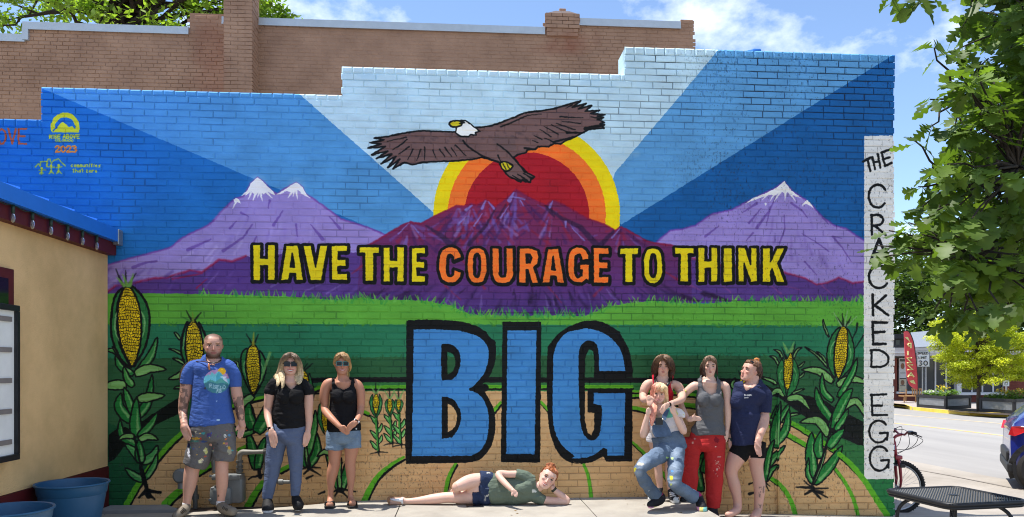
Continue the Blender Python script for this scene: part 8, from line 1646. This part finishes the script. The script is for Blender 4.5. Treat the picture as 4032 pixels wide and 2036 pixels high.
mb.add(v, [(4*i+k, 4*i+4+k, 4*i+4+(k+1) % 4, 4*i+(k+1) % 4) for i in range(n_-1) for k in range(4)]); o = mb.build('kerb', M_ykerb); o['kind'] = 'structure'
mu = [on_z(*P_(x, y), -.316) for x, y in ((860, 1082), (1000, 1100), (1300, 1122), (1500, 1130), (1560, 1110), (1180, 1070), (900, 1060))]
o = sheet('mulch_bed', [tuple(p) for p in mu], mat('dark_mulch', RGB(62, 52, 46), .95, .4, 12, .8, 40)); o['kind'] = 'structure'
# planters
M_frame = mat('charcoal_timber', RGB(40, 38, 38), .7, .15, 20); M_corr = mat('corrugated_steel', RGB(150, 150, 148), .4, .1, 6, metal=.4)
def leafmass(mb, c, rx, ry, rz, n, s0, s1, rnd, flat_=1.0):
    for _ in range(n):
        d = Vector((rnd.gauss(0, 1), rnd.gauss(0, 1), rnd.gauss(0, 1))); d = d.normalized()*(rnd.random()**.45); p = Vector((c[0]+d.x*rx, c[1]+d.y*ry, c[2]+d.z*rz))
        a = Vector((rnd.gauss(0, 1), rnd.gauss(0, 1), rnd.gauss(0, .6)*flat_)).normalized(); b = a.cross(Vector((rnd.gauss(0, .5), rnd.gauss(0, .5), 1))).normalized(); s = rnd.uniform(s0, s1)
        mb.add([p-a*s, p+b*s*.45, p+a*s, p-b*s*.45], [(0, 1, 2, 3)])
def leaf_mat(name, c, c2, scale=1.2, tr=.35):
    m, t, b = new_mat(name); g = t.nodes.new('ShaderNodeNewGeometry'); n = t.nodes.new('ShaderNodeTexNoise'); n.inputs['Scale'].default_value = scale; n.inputs['Detail'].default_value = 3
    t.links.new(g.outputs['Position'], n.inputs['Vector']); r = t.nodes.new('ShaderNodeValToRGB'); r.color_ramp.elements[0].position = .35; r.color_ramp.elements[1].position = .65; r.color_ramp.elements[0].color = c; r.color_ramp.elements[1].color = c2
    t.links.new(n.outputs['Fac'], r.inputs[0]); ri = t.nodes.new('ShaderNodeHueSaturation'); mrn = t.nodes.new('ShaderNodeMapRange'); mrn.inputs['To Min'].default_value = .7; mrn.inputs['To Max'].default_value = 1.3
    t.links.new(g.outputs['Random Per Island'], mrn.inputs['Value']); t.links.new(mrn.outputs[0], ri.inputs['Value']); t.links.new(r.outputs[0], ri.inputs['Color'])
    t.links.new(ri.outputs[0], b.inputs['Base Color']); b.inputs['Roughness'].default_value = .5; b.inputs['Specular IOR Level'].default_value = .35
    tl = t.nodes.new('ShaderNodeBsdfTranslucent'); ms = t.nodes.new('ShaderNodeMixShader'); ms.inputs[0].default_value = tr
    gm_ = t.nodes.new('ShaderNodeMix'); gm_.data_type = 'RGBA'; gm_.blend_type = 'MULTIPLY'; gm_.inputs['Factor'].default_value = 1; gm_.inputs['B'].default_value = (1.6, 1.7, .7, 1); t.links.new(ri.outputs[0], gm_.inputs['A']); t.links.new(gm_.outputs['Result'], tl.inputs['Color'])
    out = t.nodes['Material Output']; t.links.new(b.outputs[0], ms.inputs[1]); t.links.new(tl.outputs[0], ms.inputs[2]); t.links.new(ms.outputs[0], out.inputs[0]); return m
M_green = leaf_mat('garden_green', RGB(86, 120, 50), RGB(120, 150, 66), 6); M_yfl = leaf_mat('yellow_petals', RGB(226, 190, 40), RGB(236, 210, 70), 9, .2); M_wfl = leaf_mat('white_petals', RGB(214, 216, 214), RGB(226, 226, 222), 9, .2)
pr_ = random.Random(21)
def planter(label, pts, blooms):
    B = [on_z(*P_(x, y), -.33) for x, y in pts]; B.append(B[0]+B[2]-B[1]); o = thing('planter_box', label, 'planter', (B[1].x, B[1].y, -.33), 0, 'planters along the far kerb'); h = .56
    L = [b-Vector(o.location) for b in B]
    for i in range(4):
        a, b = L[i], L[(i+1) % 4]; d = (b-a).normalized(); n = Vector((d.y, -d.x, 0)); ln = (b-a).length
        def bar(u0, u1, z0, z1, off=0): P4 = [a+d*u0-n*off, a+d*u1-n*off, a+d*u1-n*(off+.07), a+d*u0-n*(off+.07)]; m = MB(); m.add([(p.x, p.y, z0) for p in P4]+[(p.x, p.y, z1) for p in P4], [(3, 2, 1, 0), (4, 5, 6, 7), (0, 1, 5, 4), (1, 2, 6, 5), (2, 3, 7, 6), (3, 0, 4, 7)]); return m
        bar(-.03, ln+.03, h-.11, h, -.02).build('rail', M_frame, o); bar(-.01, ln+.01, 0, .13, -.01).build('rail', M_frame, o); bar(-.01, .1, .131, h-.111, -.015).build('post', M_frame, o); bar(ln-.1, ln+.01, .131, h-.111, -.015).build('post', M_frame, o)
        mb = MB(); k_ = 9
        for k in range(k_): z0 = .13+(h-.24)*k/k_; mb.v += []; q0, q1 = a+d*.08-n*.02, b-d*.08-n*.02; e = n*.014; mb.add([(q0.x, q0.y, z0), (q1.x, q1.y, z0), ((q1+e).x, (q1+e).y, z0+(h-.24)/k_/2), ((q0+e).x, (q0+e).y, z0+(h-.24)/k_/2), (q1.x, q1.y, z0+(h-.24)/k_), (q0.x, q0.y, z0+(h-.24)/k_)], [(0, 1, 2, 3), (3, 2, 4, 5)])
        mb.build('corrugated_panel', M_corr, o)
    mb = MB(); mb.add([(p.x, p.y, h-.08) for p in L], [(0, 1, 2, 3)]); mb.build('soil', M_dirt, o)
    for x, y, rx, rz, m, lab in blooms:
        c = at(*P_(x, y), (B[0]-CAMP).dot(AX_D)+.4); base = thing('flower_plant', lab, 'plant', (c.x, c.y, -.33+h-.08)); mb = MB(); leafmass(mb, (0, 0, .10), rx, rx, rz, 150, .04, .09, pr_); mb.build('foliage', M_green, base)
        if m: mb = MB(); leafmass(mb, (0, 0, .10+rz*.75), rx*.9, rx*.9, rz*.45, 70, .03, .06, pr_); mb.build('bloom', m, base)
planter('black framed planter with corrugated steel sides, under the speed limit sign', [(548, 1050), (845, 1074), (1100, 1062)], [(810, 885, .38, .34, M_yfl, 'yellow flowers in the planter under the speed sign'), (680, 920, .34, .16, M_wfl, 'white flowers at the left end of the far planter'), (910, 918, .36, .18, M_green, 'low green plant in the planter left of the yellow tree')])
planter('black framed planter with corrugated steel sides, right of the yellow tree', [(1190, 1096), (1550, 1122), (1800, 1098)], [(1420, 912, .34, .3, M_yfl, 'yellow flowers at the foot of the disabled parking sign'), (1610, 912, .3, .3, M_yfl, 'yellow flowers in the planter behind the blue car'), (1320, 946, .3, .12, M_wfl, 'white flowers in the planter right of the yellow tree'), (1510, 930, .3, .22, M_green, 'low green plant between the yellow flowers')])
# signs
M_sgn = mat('sign_white', RGB(236, 238, 240), .5, .03); M_ink = mat('sign_black', (.012, .012, .014, 1), .5, .05); M_post = mat('galvanised_post', RGB(150, 152, 156), .5, .1, metal=.5)
def lettering(o, name, V, items, t, w, m, parent=None, mirror=False):
    mb = MB()
    for txt, x0, y0, cw, ch, gap in items:
        x = x0
        for c in txt:
            if c == ' ': x += cw*.8; continue
            k = .2 if c == 'I' else 1
            for s in SF[c]:
                q = [((1-p[0]) if mirror else p[0], p[1]) for p in s]; mb.tube([at(*V(x+cw*((p[0]-.5)+.5*k if k < 1 else p[0]), y0+ch*p[1]), t)-o.location for p in q], w, 6)
            x += cw*(k+gap)
    return mb.build(name, m, parent or o)
ss = root_at('road_sign', 'white speed limit sign on two thin posts before the shop', 'road sign', P_, 612, 1000, 34)
pl = flat(ss, 'plate', P_, rc(545, 681, 470, 640), 34, .02, M_ink); flat(ss, 'face', P_, rc(548, 678, 473, 637), 33.995, .004, M_sgn, pl)
fb = [(551, 476), (675, 476), (675, 634), (551, 634)]; mb = MB(); mb.tube([at(*P_(x, y), 33.985)-ss.location for x, y in fb], .006, 4, closed=True); mb.build('border', M_ink, pl)
lettering(ss, 'lettering', P_, [('SPEED', 558, 485, 17, 23, .30), ('LIMIT', 567, 530, 17, 23, .34)], 33.98, .011, M_ink, pl); lettering(ss, 'lettering', P_, [('30', 566, 574, 38, 48, .38)], 33.98, .019, M_ink, pl)
for x in (605, 632): mb = MB(); mb.tube([at(*P_(x, 475), 34.04)-ss.location, at(*P_(x, 1000), 34.04)-ss.location], .028 if x < 620 else .022, 8); mb.build('post', M_post, ss)
hs_ = root_at('road_sign', 'small white disabled parking sign on a post above the planter', 'road sign', P_, 1463, 1000, 31)
pl = flat(hs_, 'plate', P_, rc(1435, 1493, 750, 835), 31, .015, M_sgn); flat(hs_, 'symbol_panel', P_, rc(1448, 1476, 792, 824), 30.99, .005, mat('sign_blue', RGB(40, 48, 76), .5), pl); flat(hs_, 'text_band', P_, rc(1444, 1484, 764, 770), 30.99, .004, mat('sign_grey', RGB(120, 124, 130), .5), pl)
mb = MB(); mb.tube([at(*P_(1461+7*math.cos(a), 814+6*math.sin(a)), 30.98)-hs_.location for a in np.linspace(.2, 4.2, 9)], .012, 5); mb.tube([at(*P_(x, y), 30.98)-hs_.location for x, y in ((1459, 797), (1460, 808), (1467, 808), (1471, 816))], .014, 5); mb.build('wheelchair_symbol', M_sgn, pl)
mb = MB(); mb.tube([at(*P_(1463, 835), 31.03)-hs_.location, at(*P_(1463, 1000), 31.03)-hs_.location], .03, 8); mb.build('post', M_white, hs_)
fl = root_at('feather_flag', 'red feather flag with yellow PIZZA seen from behind, before the shop', 'flag', P_, 556, 1000, 33)
fpoly = sm([(415, 276), (440, 268), (468, 284), (500, 350), (520, 440), (540, 600), (553, 740), (556, 872)], n=4)+sm([(556, 872), (520, 858), (472, 820), (445, 740), (430, 600), (420, 430), (415, 280)], n=4)[1:-1]
M_flag = mat('red_flag_cloth', RGB(226, 76, 86), .8, .08, 3, col2=RGB(238, 96, 102))
cl = flat(fl, 'banner', P_, fpoly[::-1], 33, .02, M_flag); pole = sm([(415, 272), (440, 266), (470, 282), (503, 350), (524, 440), (544, 600), (557, 740), (559, 1000)], n=5)
mb = MB(); mb.tube([at(*P_(x, y), 33.0)-fl.location for x, y in pole], .02, 6); mb.build('pole', M_blk, fl)
M_fy = mat('flag_yellow', RGB(232, 220, 150), .8, .04)
lt = [('P', 455, 395, 30, 50), ('I', 455, 474, 22, 44), ('Z', 446, 545, 46, 50), ('Z', 452, 616, 52, 50), ('A', 456, 696, 60, 44)]
for c, x, y, cw, ch in lt: lettering(fl, 'lettering', P_, [(c, x, y, cw, ch, .2)], 32.975, .035, M_fy, cl, True)
for pts in ([(425, 335), (455, 330), (480, 385), (455, 360)], [(470, 780), (515, 770), (535, 815), (490, 800)]): flat(fl, 'emblem', P_, pts[::-1], 32.98, .01, M_fy, cl)
ch_ = root_at('chair', 'light wooden slat chair on the far walk beside the flag', 'chair', P_, 475, 1000, 36.5)
M_wood = mat('pale_wood', RGB(170, 128, 82), .7, .15, 12)
flat(ch_, 'seat', P_, rc(412, 540, 930, 942), 36.5, .5, M_wood)
for x, y0 in ((416, 935), (533, 935)): flat(ch_, 'leg', P_, rc(x, x+8, y0, 1000), 36.52, .05, M_wood); flat(ch_, 'leg', P_, rc(x+20, x+28, 862, 990), 36.98, .05, M_wood)
for x in range(500, 600, 18): flat(ch_, 'slat', P_, rc(x, x+9, 866, 930), 36.95, .03, M_wood)
flat(ch_, 'rail', P_, rc(495, 600, 858, 868), 36.94, .04, M_wood); flat(ch_, 'armrest', P_, rc(410, 440, 900, 908), 36.5, .45, M_wood)
# windblown bits on the pavement
mb = MB(); lr = random.Random(6)
for _ in range(70):
    x = lr.uniform(-2.6, 4.4); y = -abs(lr.gauss(0, .35))-.02 if lr.random() < .7 else lr.uniform(-1.6, 0); z = .0515 if x < 2.39 and y < backedge(x)-.01 else zg(x, y)+.004 if x > 2.42 else .001; a = lr.uniform(0, 6.28); s = lr.uniform(.006, .02); c, n_ = math.cos(a), math.sin(a)
    mb.add([(x+s*c, y+s*n_, z), (x-s*.5*n_, y+s*.5*c, z+s*.3), (x-s*c, y-s*n_, z+s*.1), (x+s*.5*n_, y-s*.5*c, z)], [(0, 1, 2, 3)])
tag(mb.build('leaf_litter', mat('dry_leaf', RGB(120, 96, 62), .9, .3, 9)), 'scattered dry leaf bits on the pavement along the wall', 'litter', kind='stuff')
# ------------------------------------------------------------------ trees
M_bark = mat('bark', RGB(74, 62, 52), .95, .3, 20, .8, 60, stretch=(1, 1, .25)); M_barkd = mat('dark_bark', RGB(48, 42, 36), .95, .3, 14, .6, 40, stretch=(1, 1, .3))
def branch(mb, a, b, r0, r1, rnd, wig=.1, n=5):
    a, b = Vector(a), Vector(b); L = (b-a).length; pts = []
    for i in range(n+1):
        u = i/n; k = math.sin(math.pi*u)*wig*L; pts.append(a.lerp(b, u)+Vector((rnd.uniform(-k, k), rnd.uniform(-k, k), rnd.uniform(-k, k)*.6+k*.4)))
    mb.tube(pts, [r0*(1-i/n)+r1*i/n for i in range(n+1)], 7); return pts
def leafy_tree(name, label, cat, base, height, crown_c, crown_r, clumps, per, leaf, mat_, bark, seed, clump_r=.6, flat_=1.0, group=None, shell=.35, trunk_r=.2, limb=1.0):
    rnd = random.Random(seed); o = thing(name, label, cat, tuple(base), 0, group); B = Vector(base)
    tr = MB(); cr = MB(); top = Vector(crown_c)-B; fork = Vector((top.x*.6, top.y*.6, max(top.z-crown_r[2]*.75, height*.15)))
    branch(tr, (0, 0, -.2), fork, trunk_r, trunk_r*.75, rnd, .02)
    for i in range(clumps):
        while True:
            d = Vector((rnd.uniform(-1, 1), rnd.uniform(-1, 1), rnd.uniform(-1, 1)))
            if shell < d.length < 1: break
        c = top+Vector((d.x*crown_r[0], d.y*crown_r[1], d.z*crown_r[2])); k = clump_r*rnd.uniform(.6, 1.3)
        leafmass(cr, c, k, k, k*.55*flat_, int(per*rnd.uniform(.6, 1.3)), leaf*.7, leaf*1.3, rnd, flat_)
        if rnd.random() < .6*limb: branch(tr, fork.lerp(top, rnd.uniform(0, .7)), c, trunk_r*.28, trunk_r*.05, rnd, .12)
    tr.build('trunk', bark, o); cr.build('crown', mat_, o); return o
M_lf1 = leaf_mat('ash_leaves', RGB(88, 116, 40), RGB(134, 160, 64), .7, .5); M_lfd = leaf_mat('dark_tree_leaves', RGB(60, 84, 38), RGB(104, 128, 58), .35, .3); M_lfy = leaf_mat('golden_leaves', RGB(146, 158, 34), RGB(200, 202, 62), .9, .35)
def tpos(px, t, z=-.4): p = at(px*1.5652, HOR, t); p.z = z; return p
p0 = tpos(300, 21, 0); leafy_tree('shade_tree', 'tall leafy tree rising behind the brown brick parapet at the upper left', 'tree', p0, 9, p0+Vector((0, 0, 12.6)), (5.0, 3.0, 3.0), 200, 62, .11, M_lf1, M_barkd, 3, .62, 1, trunk_r=.26, shell=.0, limb=.7)
p0 = tpos(640, 23, 0); leafy_tree('shade_tree', 'lower leafy tree whose top shows right of the tall chimney', 'tree', p0, 9, p0+Vector((-.5, 0, 11.0)), (3.0, 1.8, 1.7), 120, 60, .10, M_lf1, M_barkd, 5, .5, 1, trunk_r=.25, shell=.0)
for i, (px, t, zt, r, lab) in enumerate([(2205, 58, 12.0, 5.2, 'dark green tree just right of the white lettered strip, beyond the shop'), (2345, 62, 13.2, 5.6, 'tall dark green tree behind the shop roof unit'), (2480, 56, 12.5, 5.4, 'dark green tree behind the golden street tree'), (2630, 60, 12.5, 5.6, 'dark green tree beyond the shop at the right edge'), (2080, 66, 12.2, 5.5, 'dark green tree mostly hidden behind the mural wall')]):
    p0 = tpos(px, t); leafy_tree('shade_tree', lab, 'tree', p0, 8, p0+Vector((0, 0, zt*.56)), (r*.85, r*.7, zt*.46), 150, 60, .24, M_lfd, M_barkd, 30+i, 1.15, .9, 'dark trees beyond the shop', shell=.3, trunk_r=.35, limb=.4)
# golden street tree: flat layers of small bright leaves
gb = on_z(*P_(1180, 1090), -.33); rnd = random.Random(12); o = thing('street_tree', 'golden yellow young street tree between the two planters', 'tree', tuple(gb)); tr = MB(); cr = MB(); gt_ = (gb-CAMP).dot(AX_D); px_m = P_.o[2]*FPX/gt_
top = Vector((0, 0, (1090-90)/px_m)); fork = Vector((0, 0, (1090-800)/px_m)); branch(tr, (0, 0, -.1), fork, .085, .07, rnd, .01); branch(tr, fork, top*.9, .06, .015, rnd, .03)
lay = [(800, 190), (820, 330), (860, 230), (980, 130), (1100, 240), (1150, 330), (1230, 160), (1300, 120), (1400, 200), (1480, 140), (1600, 110), (1560, 250), (1650, 340), (800, 360), (840, 380), (960, 330), (1080, 420), (1200, 450), (1320, 380), (1440, 330), (1540, 400), (1680, 440), (820, 540), (850, 500), (960, 560), (1060, 520), (1180, 570), (1300, 500), (1420, 540), (1540, 560), (1640, 600), (900, 640), (1010, 650), (1120, 680), (1240, 640), (1360, 660), (1480, 690), (1600, 680), (1000, 720), (1100, 780), (1200, 760), (1330, 740), (1430, 740), (1140, 830), (1100, 560), (1240, 300), (1000, 440), (1500, 470), (1230, 800), (1660, 520), (1640, 380)]+[(1200+380*math.cos(i*2.4)*(i/44)**.5, 470+330*math.sin(i*2.4)*(i/44)**.5) for i in range(44)]
for x, y in lay:
    for j in range(2):
        dy = rnd.uniform(-1.5, 1.5)*(1-abs(x-1200)/900); c = Vector(((x-1180)/px_m*CA+dy*SA, -(x-1180)/px_m*SA+dy, (1090-y)/px_m)); leafmass(cr, c, .36, .36, .17, 190, .03, .06, rnd, 1.2); leafmass(cr, c+Vector((.2, 0, .06)), .26, .26, .12, 90, .03, .06, rnd, 1.2)
        if j == 0: branch(tr, fork.lerp(top, rnd.uniform(.05, .6)), c-Vector((0, 0, .05)), .022, .006, rnd, .08)
tr.build('trunk', M_bark, o); cr.build('crown', M_lfy, o)
# ------------------------------------------------------------------ oak in the foreground, every large leaf its own lobed blade
M_oak = leaf_mat('oak_leaves', RGB(62, 84, 28), RGB(100, 124, 48), 3.5, .42)
def oak_leaf_mesh(seed):
    r = random.Random(seed); u = lambda a: a+r.uniform(-.03, .03); lobes = [(0, .015), (.10, .04), (.17, u(.12)), (.24, u(.19)), (.29, .07), (.36, u(.14)), (.44, u(.29)), (.51, u(.32)), (.55, .11), (.64, u(.24)), (.72, u(.32)), (.77, u(.29)), (.82, .14), (.88, .17), (.93, .15), (.96, .07), (1.0, 0)]
    v = []; f = []; bend = r.uniform(-.25, .35); fold = r.uniform(.05, .28); n = len(lobes)
    for i, (x, w) in enumerate(lobes):
        zc = bend*x*x; wl = w*r.uniform(.85, 1.1); wr = w*r.uniform(.85, 1.1); xs = x+r.uniform(-.01, .01); v += [(x, 0, -zc), (xs, wl*.95, -zc+wl*fold), (xs, -wr*.95, -zc+wr*fold)]
    for i in range(n-1): a = 3*i; f += [(a, a+3, a+4, a+1), (a, a+2, a+5, a+3)]
    v += [(-.16, .006, .02), (-.16, -.006, .02)]; k = len(v); f += [(k-2, k-1, 2, 1)]
    me = bpy.data.meshes.new('leaf'); me.from_pydata(v, [], f); me.materials.append(M_oak); me.polygons.foreach_set('use_smooth', [True]*len(me.polygons)); me.update(); return me
OL = [oak_leaf_mesh(i) for i in range(7)]
oak = thing('oak_tree', 'oak tree in the right foreground, its lobed leaves hanging before the street', 'tree', tuple(at(2016+2911*1.02, HOR, 5.0)-Vector((0, 0, CAMH+.19)))); OB = Vector(oak.location); rnd = random.Random(44)
wood = MB(); dw = lambda x, y, t: at(x*1.5652, y*1.5652, t)-OB
fork = dw(2960, 470, 4.9); branch(wood, (0, 0, -.1), fork, .15, .11, rnd, .02, 7)
limbs = [branch(wood, fork, dw(2440, 640, 4.5), .06, .012, rnd, .05, 8), branch(wood, fork, dw(2420, 250, 4.8), .07, .012, rnd, .06, 8), branch(wood, fork, dw(2480, -60, 4.6), .07, .015, rnd, .05, 8), branch(wood, fork, dw(2700, -220, 5.0), .08, .02, rnd, .05, 6), branch(wood, fork, dw(2560, 420, 4.2), .05, .012, rnd, .06, 7), branch(wood, fork, dw(2580, 760, 4.6), .04, .010, rnd, .05, 6), branch(wood, fork, dw(3300, 100, 5.2), .08, .02, rnd, .05, 6), branch(wood, fork, dw(3250, 500, 4.6), .05, .012, rnd, .05, 6), branch(wood, fork, dw(2390, 470, 4.8), .05, .012, rnd, .05, 8)]
LP = [p for l in limbs for p in l[2:]]
sil = [(2420, -280), (2425, 40), (2410, 110), (2395, 160), (2390, 220), (2400, 290), (2370, 400), (2345, 460), (2350, 530), (2300, 560), (2300, 610), (2370, 660), (2390, 740), (2390, 770), (2440, 790), (2520, 790), (2620, 770), (2900, 740), (3350, 500), (3400, -280)]
tips = []
while len(tips) < 520:
    x, y = rnd.uniform(2290, 3400), rnd.uniform(-280, 800)
    if x > 2640 and rnd.random() < .75: continue
    if inside(np.array([x]), np.array([y]), sil)[0] : tips.append((x, y, rnd.uniform(3.9, 5.7), rnd.randint(5, 9)))
tips += [(2205, 618, 4.6, 3), (2236, 580, 4.6, 3), (2285, 560, 4.5, 6), (2225, 645, 4.6, 4), (2262, 600, 4.6, 5), (2320, 590, 4.5, 7), (2300, 640, 4.6, 5), (2330, 325, 4.7, 5), (2290, 345, 4.7, 3), (2235, -14, 4.3, 3), (2262, -18, 4.4, 3), (2300, -8, 4.3, 5), (2335, -14, 4.3, 4), (2350, 120, 4.6, 4), (2340, 250, 4.7, 5), (2345, 420, 4.6, 6), (2310, 470, 4.6, 6), (2320, 520, 4.6, 6), (2350, 780, 4.5, 6), (2385, 810, 4.5, 5), (2420, 800, 4.5, 6), (2345, 720, 4.6, 5), (2470, 815, 4.5, 5)]
leaves = []
for x, y, t, n in tips:
    p = dw(x, y, t); q = min(LP, key=lambda l: (l-p).length+(.6 if l.x < p.x else 0)); branch(wood, q, p, .009, .004, rnd, .07, 4); ax = (p-q).normalized()
    for k in range(n):
        a = 2*math.pi*k/n+rnd.uniform(-.4, .4); side_ = Vector((math.cos(a), math.sin(a), rnd.uniform(-.3, .3))); d = (ax*.5+side_*.8+Vector((0, 0, -.55))).normalized(); L = rnd.uniform(.095, .175)*(1 if k else 1.1)
        z_ = Vector((rnd.gauss(0, .45), rnd.gauss(0, .45)-.25, 1)); y_ = z_.cross(d).normalized(); z_ = d.cross(y_)
        M = Matrix((d, y_, z_)).transposed().to_4x4(); M = Matrix.Translation(p-ax*rnd.uniform(0, .07)+d*.02) @ M @ Matrix.Diagonal((L, L*rnd.uniform(.95, 1.25), L, 1)); leaves.append((M, rnd.randrange(7)))
def seen(M):
    c = M.translation+OB-CAMP; t = c.dot(AX_D); u = c.dot(AX_R)/t; v = c.z/t; s = M.to_scale(); nrm = (M.to_3x3() @ Vector((0, 0, 1))).normalized(); f = abs(nrm.dot(c.normalized()))
    return s[0]*s[1]/t/t*(.15+f) if u < .69 and v < .49 else 0
order = sorted(range(len(leaves)), key=lambda i: -seen(leaves[i][0])); rest = MB()
for j, i in enumerate(order):
    M, k = leaves[i]
    if j < 300: lo = bpy.data.objects.new('leaf', OL[k]); COL.objects.link(lo); lo.parent = oak; lo.matrix_local = M
    else: rest.add([tuple(M @ v.co) for v in OL[k].vertices], [tuple(q.vertices) for q in OL[k].polygons])
ro = rest.build('foliage', M_oak, oak, True); ro['kind'] = 'stuff'; wood.build('trunk', M_barkd, oak, True)
